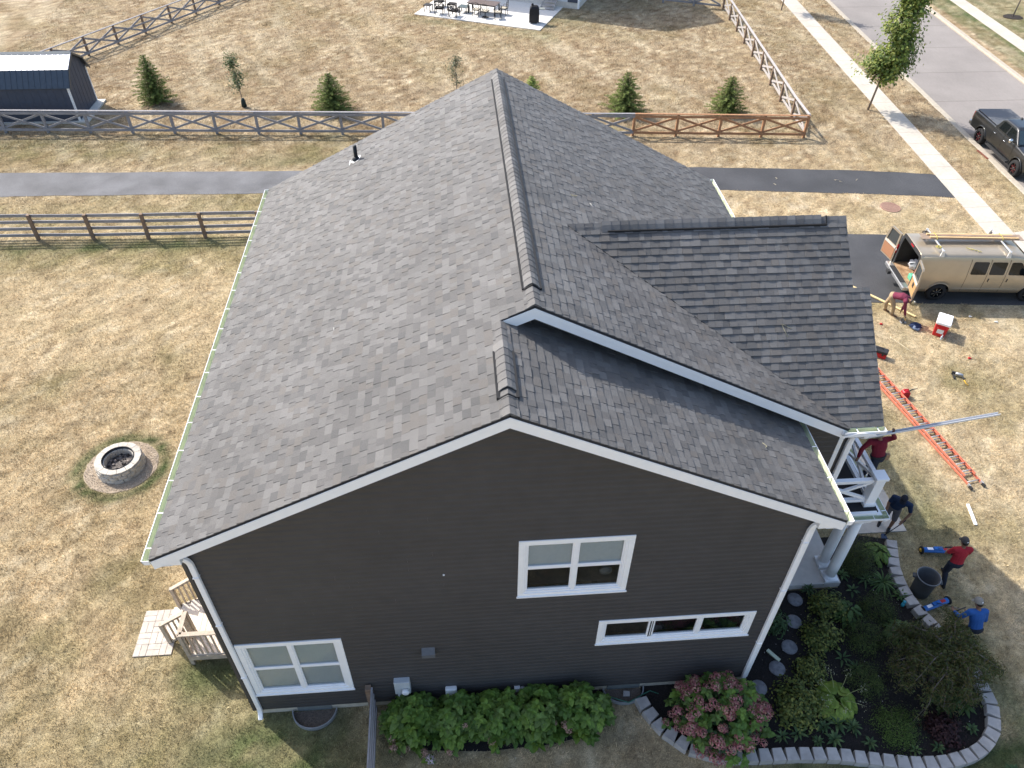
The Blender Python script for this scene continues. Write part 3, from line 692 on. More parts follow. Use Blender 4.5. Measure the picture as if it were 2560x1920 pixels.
# remaining walls: plain core with joined courses
def side_wall(name, p, q, z0, z1, nrm):
    p, q = Vector(p), Vector(q); d = (q-p); L = d.length; d.normalize(); n = Vector(nrm)
    mb = MB().prism([p+Vector((0,0,z0))-n*.005, q+Vector((0,0,z0))-n*.005, q+Vector((0,0,z1))-n*.005, p+Vector((0,0,z1))-n*.005], -n*.14); wo = mb.build(name, siding, H)
    mb = MB(); r = 0
    while z0+r*CEXP < z1:
        a, b = z0+r*CEXP, min(z0+(r+1)*CEXP+.012, z1)
        mb.add([p+n*.02+Vector((0,0,a)), q+n*.02+Vector((0,0,a)), q+n*.004+Vector((0,0,b)), p+n*.004+Vector((0,0,b)), p+Vector((0,0,a)), q+Vector((0,0,a))], [(0,1,2,3),(4,5,1,0)]); r += 1
    mb.build('clapboards', siding, wo, kind='stuff')
side_wall('left_wall', (0,.06,0), (0,12.57,0), .28, ZE-.236, (-1,0,0)); side_wall('right_wall', (W,.06,0), (W,2.34,0), .28, ZE-.236, (1,0,0))
side_wall('porch_wall', (12.9,2.5,0), (12.9,12.57,0), .28, ZE2-.236, (1,0,0)); side_wall('bay_wall', (13.7,YM+.06,0), (13.7,8.54,0), 3.26, 6.6, (1,0,0))
MB().prism([(13.55,2.45,6.55),(13.55,8.45,6.55),(13.55,CY+.02,9.6)], (-.15,0,0)).build('bay_gable', siding, H)
MB().prism([(0,12.45,.28),(12.9,12.45,.28),(12.9,12.45,ZE2-.1),(XR2,12.45,ZR2-.08),(0,12.45,ZE-.1)], (0,.12,0)).build('back_wall', siding, H)
MB().box(.02,W-.02,.02,.2,-.1,.282).build('foundation', found_m, H); MB().box(.02,.2,.2,12.4,-.1,.278).build('foundation', found_m, H); MB().box(W-.2,W-.02,.2,2.4,-.1,.278).build('foundation', found_m, H); MB().box(12.7,12.88,2.4,12.4,-.1,.278).build('foundation', found_m, H)
MB().box(11.9,13.62,YM+.02,YM+.14,.28,3.2).build('porch_side_wall', siding, H)

# ---- windows
glass = glassmat('window_glass', (.88,.90,.90)); room_m = pm('dark_room', (.045,.048,.05), .9, .2, 2); blind_m = pm('blind_slat', (.62,.61,.58), .6, .05)
def ring(mb, x0, x1, z0, z1, w, y0, y1):
    mb.box(x0,x1,y0,y1,z1-w,z1).box(x0,x1,y0,y1,z0,z0+w).box(x0,x0+w,y0,y1,z0+w,z1-w).box(x1-w,x1,y0,y1,z0+w,z1-w); return mb
def window(x0, x1, z0, z1, n, double, blind):
    root = ring(MB(), x0, x1, z0, z1, CASE, -.045, .0).build('window', white, H, bevel=.006)
    i0, i1, j0, j1 = x0+CASE, x1-CASE, z0+CASE, z1-CASE
    ring(MB(), i0-.001, i1+.001, j0-.001, j1+.001, .05, -.022, .07).build('frame', white2, root)
    i0 += .05; i1 -= .05; j0 += .05; j1 -= .05; mul = .085; w = (i1-i0-mul*(n-1))/n
    MB().box(x0-.02,x1+.02,-.075,-.046,z0-.0,z0+.03).build('sill', white, root)
    for k in range(n):
        a = i0+k*(w+mul); b = a+w
        if k: MB().box(a-mul,a,-.018,.06,j0,j1).build('mullion', white2, root)
        if double:
            mid = (j0+j1)/2
            MB().box(a,b,-.002,.055,mid-.022,mid+.022).build('meeting_rail', white2, root)
            panes = [(mid+.022, j1), (j0, mid-.022)]
        else: panes = [(j0, j1)]
        for q, (c, d) in enumerate(panes):
            ring(MB(), a, b, c, d, .03, .004, .045).build('sash', white2, root)
            MB().box(a+.03,b-.03,.022,.027,c+.03,d-.03).build('pane', glass, root)
        if blind:
            bl = MB(); z = j1-.01; lo = j0+.03 if blind > 1 else (j0+j1)/2+.05
            while z > lo:
                bl.prism([(a+.004,.062,z),(b-.004,.062,z),(b-.004,.044,z-.036),(a+.004,.044,z-.036)], (0,.002,.001)); z -= .062
            bl.box(a+.004,b-.004,.046,.07,lo-.012,lo+.012); bl.build('blind', blind_m, root, kind='stuff')
    MB().add([(i0-.05,.16,j0-.05),(i1+.05,.16,j0-.05),(i1+.05,.16,j1+.05),(i0-.05,.16,j1+.05),(i0-.05,1.4,j0-.6),(i1+.05,1.4,j0-.6),(i1+.05,1.4,j1+.2),(i0-.05,1.4,j1+.2)], [(0,1,5,4),(1,2,6,5),(2,3,7,6),(3,0,4,7),(4,5,6,7)]).build('interior', room_m, root)
    return root
window(*WINS['A'], 2, True, 2); wb = window(*WINS['B'], 2, True, 1); wv = window(*WINS['V'], 3, False, 0)
# the slider's dark track and the fan standing behind the upper right pane
MB().box(9.12,9.15,-.0195,.02,2.53,3.17).build('track', black_m, wv); MB().box(9.17,9.19,-.0195,.02,2.53,3.17).build('track', black_m, wv)
fan = MB(); fan.lathe([(.02,0),(.13,.02),(.13,.06),(.02,.08)], (8.0,.19,4.86), 18, axis='y'); fan.build('desk_fan', pm('fan_grey', (.10,.11,.115), .4), wb)

# ---- things fixed to the wall
pvc = pm('grey_pvc', (.45,.48,.50), .45, .06, 9); pvcw = pm('utility_white', (.72,.73,.73), .4, .05, 9)
mt = MB().box(3.38,3.74,-.16,-.02,.86,1.40).build('meter_box', pvc, H, bevel=.012)
MB().lathe([(.085,-.17),(.085,-.24),(.06,-.26)], (3.63,0,1.05), 18, axis='y').build('meter', pvcw, mt); MB().tube([(3.46,-.08,.86),(3.46,-.08,.1)], .045, 12).build('conduit', pvc, mt); MB().tube([(3.64,-.07,.86),(3.64,-.07,.70)], .02, 8).build('conduit', pvcw, mt)
ub = MB().box(4.53,4.80,-.14,-.02,.48,.84).build('utility_box', pvcw, H, bevel=.03); MB().box(4.515,4.815,-.15,-.138,.50,.62).build('cover', pvcw, ub, bevel=.004)
sp = MB().box(6.16,6.30,-.10,-.02,.42,.60).build('outlet_cover', pvcw, H, bevel=.01); MB().tube([(6.36,-.03,.5),(6.36,-.16,.52),(6.42,-.2,.46)], [.06,.075,.05], 12).build('vent_hood', pvcw, sp)
ev = MB().prism([(4.10,-.02,2.68),(4.10,-.15,2.56),(4.10,-.15,2.44),(4.10,-.02,2.40)], (.29,0,0)).build('exhaust_vent', pm('vent_grey', (.11,.115,.125), .5), H); MB().box(4.07,4.42,-.026,-.019,2.38,2.72).build('flange', siding, ev)
MB().ball((4.72,-.03,5.43), .022, 8, 5).build('cable_cap', white2, H)
# window wells
galv = pm('galvanised_well', (.34,.36,.38), .45, .15, 8, metal=.4)
for i,(x0,x1,dy) in enumerate(((.86,1.92,.48),(8.34,9.36,.40))):
    pts = []; n = 18; cx = (x0+x1)/2; rx = (x1-x0)/2
    ou = [(cx-rx*math.cos(math.pi*k/n), -.01-dy*math.sin(math.pi*k/n)) for k in range(n+1)]
    inn = [(cx-(rx-.025)*math.cos(math.pi*k/n), -.01-(dy-.025)*math.sin(math.pi*k/n)) for k in range(n+1)]
    wl = MB()
    for k in range(n):
        (a,b),(c,d),(e,f),(g,h) = ou[k],ou[k+1],inn[k+1],inn[k]; zt, zb = (.12, -.6)
        wl.add([(a,b,zt),(c,d,zt),(e,f,zt),(g,h,zt),(a,b,zb),(c,d,zb),(e,f,zb),(g,h,zb)], [(0,1,2,3),(0,4,5,1),(3,2,6,7)])
    wo = wl.build('window_well', galv, H)
    MB().prism([(p[0],p[1],.008) for p in ou], (0,0,-.006)).build('well_gravel', pm('well_gravel', (.13,.105,.085), .95, .5, 45, .8), wo)
    MB().box(cx-.4,cx+.4,-.005,.018,.02,.26).build('basement_window', pm('well_glass', (.16,.18,.18), .25), wo)
# ---- porch: slab, columns, flat roof deck with gutter, balcony rail
slab_m = pm('porch_concrete', (.55,.51,.46), .85, .10, 5, .15, bscale=50)
MB().box(12.9,15.33,2.45,8.9,-.05,.2).build('porch_slab', slab_m, H, bevel=.015)
for x,y in ((15.06,2.64),(15.06,3.10),(15.06,6.0),(15.06,8.6)):
    c = MB().lathe([(.135,.36),(.142,.9),(.138,1.8),(.118,2.78)], (x,y,0), 28).build('column', white, H)
    MB().box(x-.19,x+.19,y-.19,y+.19,.2,.29).build('plinth', white, c, bevel=.008); MB().lathe([(.17,.29),(.185,.31),(.18,.335),(.15,.345),(.15,.37)], (x,y,0), 28).build('base_ring', white, c); MB().lathe([(.118,2.74),(.15,2.77),(.16,2.80),(.16,2.83)], (x,y,0), 28).build('capital', white, c)
MB().box(12.92,15.30,2.48,8.75,2.832,3.10).build('porch_beam', white, H, bevel=.01); MB().box(12.92,15.44,2.42,8.85,3.10,3.2).build('porch_fascia', white, H)
rubber = pm('black_membrane', (.022,.022,.024), .75, .2, 7, .1); MB().box(13.72,15.36,2.52,8.82,3.2,3.235).build('porch_roof', rubber, H); MB().box(13.72,15.30,2.43,2.515,3.2,3.27).build('drip_edge', white, H)
gutter((13.74,2.42,3.215), (15.57,2.42,3.215), (0,-1,0), .6, wd=.12); gutter((15.45,2.30,3.212), (15.45,8.85,3.212), (1,0,0), .75, wd=.12)
B = MB().box(15.06,15.30,2.68,2.92,3.236,4.22).build('balcony_newel', white, H, bevel=.006)
MB().box(15.02,15.34,2.64,2.96,4.22,4.30).build('cap', white, B, bevel=.012); MB().box(15.035,15.325,2.655,2.945,3.236,3.34).build('foot', white, B, bevel=.008)
def xrail(p, q, z0, z1):
    p, q = Vector(p), Vector(q); Z = Vector((0,0,1)); r = MB().beam(p+Z*(z1-.05), q+Z*(z1-.05), .11, .10).build('balcony_rail', white, H, bevel=.008)
    MB().beam(p+Z*(z0+.05), q+Z*(z0+.05), .09, .09).build('bottom_rail', white, r)
    MB().beam(p+Z*(z0+.10), q+Z*(z1-.11), .06, .075).build('cross_brace', white, r)
    d = (q-p).cross(Z).normalized()*.004; MB().beam(p+Z*(z1-.11)+d, q+Z*(z0+.10)+d, .066, .075).build('cross_brace', white, r)
xrail((13.73,2.80,0), (15.06,2.80,0), 3.33, 4.16); xrail((15.18,2.92,0), (15.18,4.55,0), 3.33, 4.16); xrail((15.18,4.8,0), (15.18,6.5,0), 3.33, 4.16); xrail((15.18,6.75,0), (15.18,8.4,0), 3.33, 4.16)
for y in (4.68,6.62,8.52): MB().box(15.08,15.28,y-.11,y+.11,3.236,4.26).build('balcony_newel', white, H, bevel=.006)
# ---- small scraps left on the roof
straw = pm('scrap_straw', (.52,.47,.30), .9, .1); pale = pm('pale_scrap', (.75,.73,.68), .8, .1)
def scrap(x, y, z, n, sz, m, lab):
    pts = [(x+random.uniform(-sz,sz), y+random.uniform(-sz,sz)) for _ in range(n)]
    mb = MB(); mb.tube([(a,b,z(a,b)+.03) for a,b in pts], .005, 5); tag(mb.build('roof_scrap', m), lab, 'scrap')
scrap(7.95,7.0,lambda a,b: zm(a),4,.1,straw,'curled straw scrap lying on the roof beside the far ridge'); scrap(8.4,6.95,lambda a,b: zm(a),3,.07,pale,'tiny pale scrap lying on the main right roof slope')
scrap(10.9,1.0,lambda a,b: zr(a),4,.1,straw,'thin straw curl lying on the lower right roof slope'); scrap(12.1,3.6,lambda a,b: zc(b),4,.12,straw,'bent straw strand lying on the dark cross gable roof')
scrap(2.6,4.0,lambda a,b: zl(a),2,.08,pale,'short pale sliver lying on the big left roof slope')
# ================================================================ fences, shed, trees
wood_g = pm('weathered_grey_wood', (.27,.26,.265), .85, .22, 8, .3, stretch=(1,1,3), var2=.12, scale2=1.3)
wood_w = pm('sunlit_tone_wood', (.42,.39,.37), .85, .18, 8, .3)  # paler wood; the street fence's sunlit look is put into this colour
wood_b = pm('new_brown_wood', (.36,.19,.10), .8, .25, 8, .3)
wood_p = pm('post_brown_wood', (.22,.155,.11), .85, .25, 9, .3)
def fence_run(name, posts, mat, postmat, label, style, h=1.2, mats=None, first=True, last=True, pw=.13):
    x0, y0 = posts[0]; root = thing(name, (x0, y0, 0), label, 'fence')
    for i, (x, y) in enumerate(posts):
        if (i == 0 and not first) or (i == len(posts)-1 and not last): continue
        j = random.uniform(-.012, .012)
        beam_obj('post', (x, y, -.05), (x+j, y+j, h+.02), pw, pw, postmat, root, (1,0,0))
    for (a, b), (c, d) in zip(posts[:-1], posts[1:]):
        A, B_ = Vector((a,b,0)), Vector((c,d,0)); dr = (B_-A).normalized(); n = Vector((dr.y,-dr.x,0)); Z = Vector((0,0,1)); mm = mat
        jj = lambda: Z*random.uniform(-.012, .012)
        if style == 'x':
            beam_obj('top_rail', A+Z*(h+.04)-n*0, B_+Z*(h+.04), .14, .04, mm, root)
            beam_obj('top_rail', A+Z*(h-.07)+jj()+n*.085, B_+Z*(h-.07)+jj()+n*.085, .04, .13, mm, root)
            beam_obj('bottom_rail', A+Z*.22+jj()+n*.085, B_+Z*.22+jj()+n*.085, .04, .13, mm, root)
            p = A+dr*.05; q = B_-dr*.05
            beam_obj('cross_brace', p+Z*.30, q+Z*(h-.15), .04, .11, mm, root); beam_obj('cross_brace', p+Z*(h-.15)+n*.042, q+Z*.30+n*.042, .04, .11, mm, root)
        elif style == 'xm':
            beam_obj('top_rail', A+Z*(h+.03), B_+Z*(h+.03), .13, .04, mm, root); beam_obj('middle_rail', A+Z*.72+n*.08, B_+Z*.72+n*.08, .04, .10, mm, root); beam_obj('bottom_rail', A+Z*.2+n*.08, B_+Z*.2+n*.08, .04, .12, mm, root)
            beam_obj('cross_brace', A+Z*.22, B_+Z*(h-.1), .04, .11, mm, root)
            beam_obj('cross_brace', A+Z*(h-.1)+n*.042, B_+Z*.22+n*.042, .04, .11, mm, root)
        else:
            for z in (.20, .52, .84, 1.14): beam_obj('rail', A+Z*z*h/1.2+jj()-n*.085, B_+Z*z*h/1.2+jj()-n*.085, .04, .135, mm, root)
    return root
def seq(p, q, n): return [(p[0]+(q[0]-p[0])*i/n, p[1]+(q[1]-p[1])*i/n) for i in range(n+1)]
fence_run('crossbuck_fence', seq((-25.7,33.55),(15.15,31.0),18), wood_g, wood_g, 'long weathered grey crossbuck fence passing behind the house', 'x', last=False)
fence_run('crossbuck_fence', seq((15.15,31.0),(24.55,30.28),4), wood_b, wood_b, 'new brown crossbuck fence ending at the corner near the street', 'x')
fence_run('crossbuck_fence', [(24.62,30.42)]+seq((24.72,32.75),(26.45,52.8),8), wood_w, wood_p, 'pale sunlit crossbuck fence running beside the street sidewalk', 'x', first=False)
fence_run('crossbuck_fence', seq((-22.0,38.4),(-9.6,59.6),10), wood_g, wood_p, 'grey crossbuck fence slanting away behind the shed', 'xm')
fence_run('crossbuck_fence', [(26.3,52.95),(24.4,53.75),(22.2,54.7),(20.0,55.65)], wood_g, wood_g, 'short grey fence at the top edge meeting the pale sunlit fence', 'x', first=False)
fence_run('rail_fence', [(-18.0,21.98),(-15.5,21.95),(-13.07,21.9),(-10.69,21.8),(-8.31,21.72),(-5.85,21.68),(-3.4,21.66),(-.95,21.62),(1.5,21.6)], wood_g, wood_p, 'four board grey rail fence with brown posts beside the left lawn', 'r', h=1.22)
fence_run('rail_fence', [(2.78,-.12),(2.80,-2.5),(2.82,-4.9)], wood_g, wood_p, 'grey board fence running from the brown wall toward the bottom edge', 'r', h=1.2)

# ---- shed with a gambrel metal roof
sh = thing('garden_shed', (-18,35.7,0), 'navy garden shed with a gambrel metal roof at the far left fence', 'shed')
navy = pm('navy_siding', (.066,.076,.102), .6, .1, 5); shw = pm('shed_white', (.8,.8,.78), .5, .04); metal_d = pm('dark_ribbed_metal', (.075,.09,.105), .34, .1, 6, metal=.5)
X0, X1 = -23.4, -15.35; Y0, Y1, YR = 34.25, 37.15, 35.7
gam = [(Y0,.12),(Y1,.12),(Y1,2.08),(Y1-.45,2.72),(YR,3.28),(Y0+.45,2.72),(Y0,2.08)]
MB().prism([(X1,y,z) for y,z in gam], (X0-X1,0,0)).build('wall', navy, sh)
for x in np.arange(X1-.4, X0, -.41): MB().box(x-.012,x+.012,Y0-.008,Y0+.001,.14,2.06).build('batten', navy, sh)
for y in np.arange(Y0+.3, Y1, .41):
    zt = np.interp(y, [Y0,Y0+.45,YR,Y1-.45,Y1], [2.08,2.72,3.28,2.72,2.08]); MB().box(X1-.001,X1+.008,y-.012,y+.012,.14,zt-.02).build('batten', navy, sh)
for y in (Y0, Y1): MB().box(X1-.07,X1+.03,y-.02 if y < 35 else y-.07,y+.07 if y < 35 else y+.02,.1,2.05).build('corner_board', shw, sh)
MB().box(X0,X1+.45,Y0-.12,Y1+.12,-.02,.10).build('base', pm('shed_pad', (.6,.58,.52), .9, .1), sh)
bright = pm('bare_ribbed_metal', (.62,.65,.70), .28, .06, 6, metal=.75)
def gpanel(a, b, mat, nm):
    (ya,za),(yb,zb) = a, b; n = Vector((0, -(zb-za), yb-ya)).normalized(); n = n if n.z > 0 else -n
    e = Vector((0,0,0)); mb = MB()
    P = [Vector((X0,ya,za)), Vector((X1+.18,ya,za)), Vector((X1+.18,yb,zb)), Vector((X0,yb,zb))]
    mb.prism([p+n*.012 for p in P], n*.02); po = mb.build(nm, mat, sh)
    for x in np.arange(X0+.1, X1+.17, .30): MB().beam((x,ya+n.y*.038,za+n.z*.038), (x,yb+n.y*.038,zb+n.z*.038), .035, .018, n).build('rib', mat, po)
gpanel((YR-.0,3.29), (Y0+.42,2.72), bright, 'upper_roof'); gpanel((Y0+.42,2.71), (Y0-.14,1.94), metal_d, 'lower_roof'); gpanel((YR+.0,3.288), (Y1-.42,2.72), bright, 'upper_roof'); gpanel((Y1-.42,2.71), (Y1+.14,1.94), metal_d, 'lower_roof')
MB().prism([(X1+.16,YR-.16,3.26),(X1+.16,YR,3.36),(X1+.16,YR+.16,3.26)], (X0-X1-.16,0,0)).build('ridge_cap', metal_d, sh)
for a, b in (((YR,3.27),(Y0+.42,2.70)), ((Y0+.42,2.70),(Y0-.14,1.92)), ((YR,3.27),(Y1-.42,2.70)), ((Y1-.42,2.70),(Y1+.14,1.92))): MB().beam((X1+.19,a[0],a[1]-.02), (X1+.19,b[0],b[1]-.02), .03, .10).build('roof_trim', metal_d, sh)

# ---- foliage generators (numpy, one mesh per crown)
def leaf_cloud(pos, nrm, size, tones, asp=.55, curl=.25, up=None):
    """folded leaves: two triangles each along a random in-plane direction"""
    n = len(pos); r = RNG.normal(size=(n,3)); nrm = nrm/np.linalg.norm(nrm, axis=1)[:,None]
    t = r-nrm*(r*nrm).sum(1)[:,None]; t /= np.linalg.norm(t, axis=1)[:,None]; b = np.cross(nrm, t); s = np.asarray(size).reshape(-1,1)
    p0 = pos-t*s*.5; p2 = pos+t*s*.5-nrm*s*curl*.5; p1 = pos+b*s*asp*.5+nrm*s*curl*.35; p3 = pos-b*s*asp*.5+nrm*s*curl*.35
    V = np.stack([p0,p1,p2,p3],1).reshape(-1,3); i = np.arange(n)*4
    F = np.stack([np.stack([i,i+1,i+2],-1), np.stack([i,i+2,i+3],-1)],1).reshape(-1,3)
    return V, F, np.repeat(tones, 2, axis=0)
def tonemix(n, cols, w=None, j=.25):
    c = np.array(cols)[RNG.choice(len(cols), n, p=w)]; return c*RNG.uniform(1-j, 1+j, (n,1))
LEAF = leafmat('leaf_green', .30); NEED = leafmat('needle_green', .12, .7)
bark = pm('grey_bark', (.22,.18,.15), .9, .3, 25, .5); bark2 = pm('brown_bark', (.10,.075,.055), .9, .3, 25, .5)
def spruce(x, y, h, r, label, group, seed, bright=1.0):
    rg = np.random.default_rng(seed); root = thing('spruce_tree', (x,y,0), label, 'spruce', group)
    MB().tube([(x,y,-.05),(x,y,h*.5),(x,y,h*.97)], [.07*h/2.5,.04,.008], 8).build('trunk', bark2, root)
    P, N, S, T = [], [], [], []; tip = []
    nw = int(h/.13)
    for w in range(nw):
        f = w/nw; z = .10+f*(h-.15); R = r*(1-f)**.62*(rg.uniform(.74,1.15)); nb = max(4, int(11*(1-f)+4)); a0 = rg.uniform(0, 6.28)
        for k in range(nb):
            a = a0+6.283*k/nb+rg.uniform(-.25,.25); L = R*rg.uniform(.62,1.15)+.05; ns = max(4, int(L/.035)); lift = .35+.5*f
            for j in range(ns):
                t = (j+.6)/ns; bx, by, bz = math.cos(a)*L*t, math.sin(a)*L*t, z+L*t*lift*.25-.10*t*t*L+.10*t*t*(1-f)
                side = (1-t)*.16*L+.035
                for q in range(5):
                    o = rg.normal(size=3)*np.array([side*.55,side*.55,.022]); P.append((x+bx+o[0], y+by+o[1], bz+o[2]))
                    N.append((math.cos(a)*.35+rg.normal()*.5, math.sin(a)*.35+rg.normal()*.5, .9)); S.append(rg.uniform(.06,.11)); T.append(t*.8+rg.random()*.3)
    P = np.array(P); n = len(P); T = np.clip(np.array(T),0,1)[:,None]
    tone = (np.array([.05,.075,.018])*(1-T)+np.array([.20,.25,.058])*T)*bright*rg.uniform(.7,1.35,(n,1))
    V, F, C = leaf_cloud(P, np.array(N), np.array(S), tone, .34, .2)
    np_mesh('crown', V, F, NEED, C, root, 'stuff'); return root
G = 'young spruces in the yard beyond the fence'
spruce(-11.95,37.0,2.75,1.15,'tall narrow spruce beside the navy shed',G,1); spruce(-1.55,35.1,2.25,1.3,'broad spruce left of the roof with the slender tree to its left',G,2)
spruce(9.95,35.3,1.85,.8,'small bright spruce just behind the right side of the roof peak',G,3,1.7); spruce(15.25,34.1,2.4,1.25,'dense spruce behind the join of grey and brown fence',G,4); spruce(21.2,33.75,2.2,1.15,'spruce nearest the pale sunlit street fence',G,5)
def branchy(root, x, y, h, r, z0, nb, lean=(0,0), col=bark, tr=.03):
    tips = []; mb = MB(); top = Vector((x+lean[0], y+lean[1], h))
    pts = [Vector((x,y,-.05)), Vector((x+lean[0]*.3,y+lean[1]*.3,h*.35)), Vector((x+lean[0]*.65,y+lean[1]*.65,h*.7)), top]
    mb.tube(pts, [tr,tr*.8,tr*.5,.006], 8); mb.build('trunk', col, root); lm = MB()
    for i in range(nb):
        f = random.uniform(0,1); z = z0+(h-z0)*f; b = Vector((x+lean[0]*z/h, y+lean[1]*z/h, z)); a = random.uniform(0,6.28); L = r*(1-.55*f)*random.uniform(.5,1.05)
        e = b+Vector((math.cos(a)*L, math.sin(a)*L, L*random.uniform(.5,1.1))); lm.tube([b,(b+e)/2+Vector((0,0,.03)),e], [tr*.35,tr*.22,.004], 5); tips.append((b,e))
    lm.build('branches', col, root); return tips
def leaf_tree(name, x, y, h, r, z0, nb, nl, size, cols, label, cat, group=None, lean=(0,0), tr=.03, spread=.12, col=bark, shape=None):
    root = thing(name, (x,y,0), label, cat, group); tips = branchy(root, x, y, h, r, z0, nb, lean, col, tr)
    P = []
    for i in range(nl):
        b, e = random.choice(tips); t = random.uniform(.25,1.08); p = b+(e-b)*t; s = spread*(.5+t); P.append((p.x+random.gauss(0,s), p.y+random.gauss(0,s), p.z+random.gauss(0,s*.9)))
    P = np.array(P); n = len(P); ctr = np.stack([x+lean[0]*P[:,2]/h, y+lean[1]*P[:,2]/h, P[:,2]-.4], -1); N = (P-ctr)*.8+RNG.normal(size=(n,3))*.35+np.array([0,0,.35])
    V, F, C = leaf_cloud(P, N, RNG.uniform(.7,1.3,n)*size, tonemix(n, cols), .62, .25); np_mesh('crown', V, F, LEAF, C, root, 'stuff'); return root
MAPLE = [tuple(1.35*q for q in c) for c in [(.12,.165,.03),(.16,.20,.038),(.085,.13,.028),(.22,.24,.055),(.065,.10,.022),(.15,.17,.035)]]
leaf_tree('street_tree', 29.75,33.75,6.9,1.4,1.35,170,10500,.19,MAPLE,'tall leaning green street tree beside the near sidewalk','tree',lean=(.75,.1),tr=.065,spread=.17)
ap_c = [(.10,.14,.05),(.15,.19,.08),(.22,.25,.14),(.07,.11,.035)]
yt = leaf_tree('young_tree', -6.72,35.95,2.75,.62,.95,46,950,.115,ap_c,'slender young tree with a dark watering bag round its trunk','tree',lean=(-.22,.1),tr=.028,spread=.10)
MB().lathe([(.10,0),(.15,.05),(.14,.25),(.11,.42),(.06,.52)], (-6.72,35.95,0), 14).build('watering_bag', pm('green_bag', (.014,.028,.026), .6, .2), yt)
leaf_tree('young_tree', 5.6,34.9,2.9,.62,1.2,40,420,.10,[(.13,.15,.08),(.19,.20,.12),(.09,.115,.05)],'thin sparse sapling showing above the left slope of the roof','tree',tr=.026,spread=.10)
leaf_tree('street_tree', 30.95,52.4,5.5,1.0,1.6,90,2600,.17,MAPLE,'young street tree with only its thin trunk inside the top edge','tree',lean=(.3,.4),tr=.05)
ft = leaf_tree('street_tree', 48.35,50.2,5.0,1.0,1.7,80,2200,.17,MAPLE,'young tree with a mulch ring across the street','tree',lean=(.5,.3),tr=.055)
mul = MB(); n = 28; mul.prism([(48.3+.72*math.cos(6.283*k/n)*random.uniform(.9,1.1), 50.15+.62*math.sin(6.283*k/n)*random.uniform(.9,1.1), .035) for k in range(n)], (0,0,-.05)); mul.build('mulch_ring', pm('dark_mulch', (.035,.028,.023), .95, .5, 40, .9), ft)
# ================================================================ garden in front of the house
mulch_m = pm('black_mulch', (.020,.017,.016), .95, .6, 55, 1.0)
bedo = MB().prism([(x,y,.03) for x,y in BED], (0,0,-.06)).build('garden_bed', mulch_m); bedo['kind'] = 'structure'
hb = MB().prism([(x,y,.012) for x,y in HEDGEBED], (0,0,-.03)).build('hedge_bed', mulch_m); hb['kind'] = 'structure'
# mulch chips
n = 16000; x = RNG.uniform(9.2,17.8,n); y = RNG.uniform(-2.4,4.1,n); k = inside(x,y,BED); x, y = x[k], y[k]; n = len(x)
P = np.stack([x,y,RNG.uniform(.032,.055,n)],-1); V, F, C = leaf_cloud(P, RNG.normal(size=(n,3))*.5+np.array([0,0,1]), RNG.uniform(.02,.055,n), tonemix(n,[(.018,.015,.014),(.03,.024,.02),(.05,.04,.034),(.012,.011,.011)],None,.4), .35, .1)
tag(np_mesh('mulch_chips', V, F, leafmat('mulch_chip',0,.95), C, kind='stuff'), 'dark shredded mulch covering the garden bed', 'mulch')
# fallen pale petals and scraps in the bed and on the shaded lawn
n = 260; x = RNG.uniform(11.9,17.5,n); y = RNG.uniform(-2.2,3.9,n); k = inside(x,y,BED); x, y = x[k], y[k]
x = np.concatenate([x, RNG.normal(17.35,.22,70), RNG.normal(17.55,.25,60), RNG.uniform(3.3,8.5,22)]); y = np.concatenate([y, RNG.normal(1.75,.22,70), RNG.normal(.55,.25,60), RNG.uniform(-1.9,-1.2,22)]); n = len(x)
V, F, C = leaf_cloud(np.stack([x,y,RNG.uniform(.05,.09,n)],-1), RNG.normal(size=(n,3))*.4+np.array([0,0,1]), RNG.uniform(.02,.05,n), tonemix(n,[(.55,.52,.48),(.42,.36,.24),(.30,.22,.12)]), .5, .1)
tag(np_mesh('fallen_petals', V, F, LEAF, C, kind='stuff'), 'pale fallen petals and dry leaf bits scattered over the bed', 'petals')
# retaining blocks: tapered blocks laid end to end along the outer curve of the bed
block_m = pm('grey_retaining_block', (.40,.375,.35), .9, .14, 7, .5, bscale=45, var2=.14, scale2=2.4)
edge = thing('garden_edging', (16,-2.2,0), 'curved edging of pale grey retaining blocks round the garden bed', 'garden edging')
curve = [(9.2,-.3),(9.30,-.6),(9.62,-1.12),(10.1,-1.55),(10.8,-1.80),(11.8,-1.86),(12.6,-1.88),(13.4,-1.95),(14.2,-2.1),(15,-2.26),(15.8,-2.31),(16.5,-2.22),(17.05,-2.0),(17.45,-1.62),(17.67,-1.1),(17.7,-.4),(17.6,.2),(17.36,.85),(17.08,1.5),(16.97,2.1),(17.02,2.75),(17.2,3.3),(17.44,3.92)]
def resample(pts, step):
    P = [Vector((a,b,0)) for a,b in pts]; d = [0]
    for a, b in zip(P[:-1], P[1:]): d.append(d[-1]+(b-a).length)
    out = []; t = 0
    while t <= d[-1]:
        i = max(j for j in range(len(d)) if d[j] <= t); i = min(i, len(P)-2); f = (t-d[i])/(d[i+1]-d[i]); out.append(P[i].lerp(P[i+1], f)); t += step
    return out
rs = resample(curve, .315)
blk = MB()
def block_mesh(k):
    mb = MB(); w0, w1, dp, hh = .150, .112, .15, .205
    # tapered top view, chamfered front lip
    out = [(-w0,-dp),(w0,-dp),(w1,dp),(-w1,dp)]
    vs = [(a,b,0) for a,b in out]+[(a*.985,b if b > 0 else b+.008,hh-.02) for a,b in out]+[(a*.95,b*.93,hh) for a,b in out]
    mb.add(vs, [(3,2,1,0)]+[(i,(i+1)%4,4+(i+1)%4,4+i) for i in range(4)]+[(4+i,4+(i+1)%4,8+(i+1)%4,8+i) for i in range(4)]+[(8,9,10,11)])
    return mb.mesh('retaining_block', block_m)
BLK = block_mesh(0)
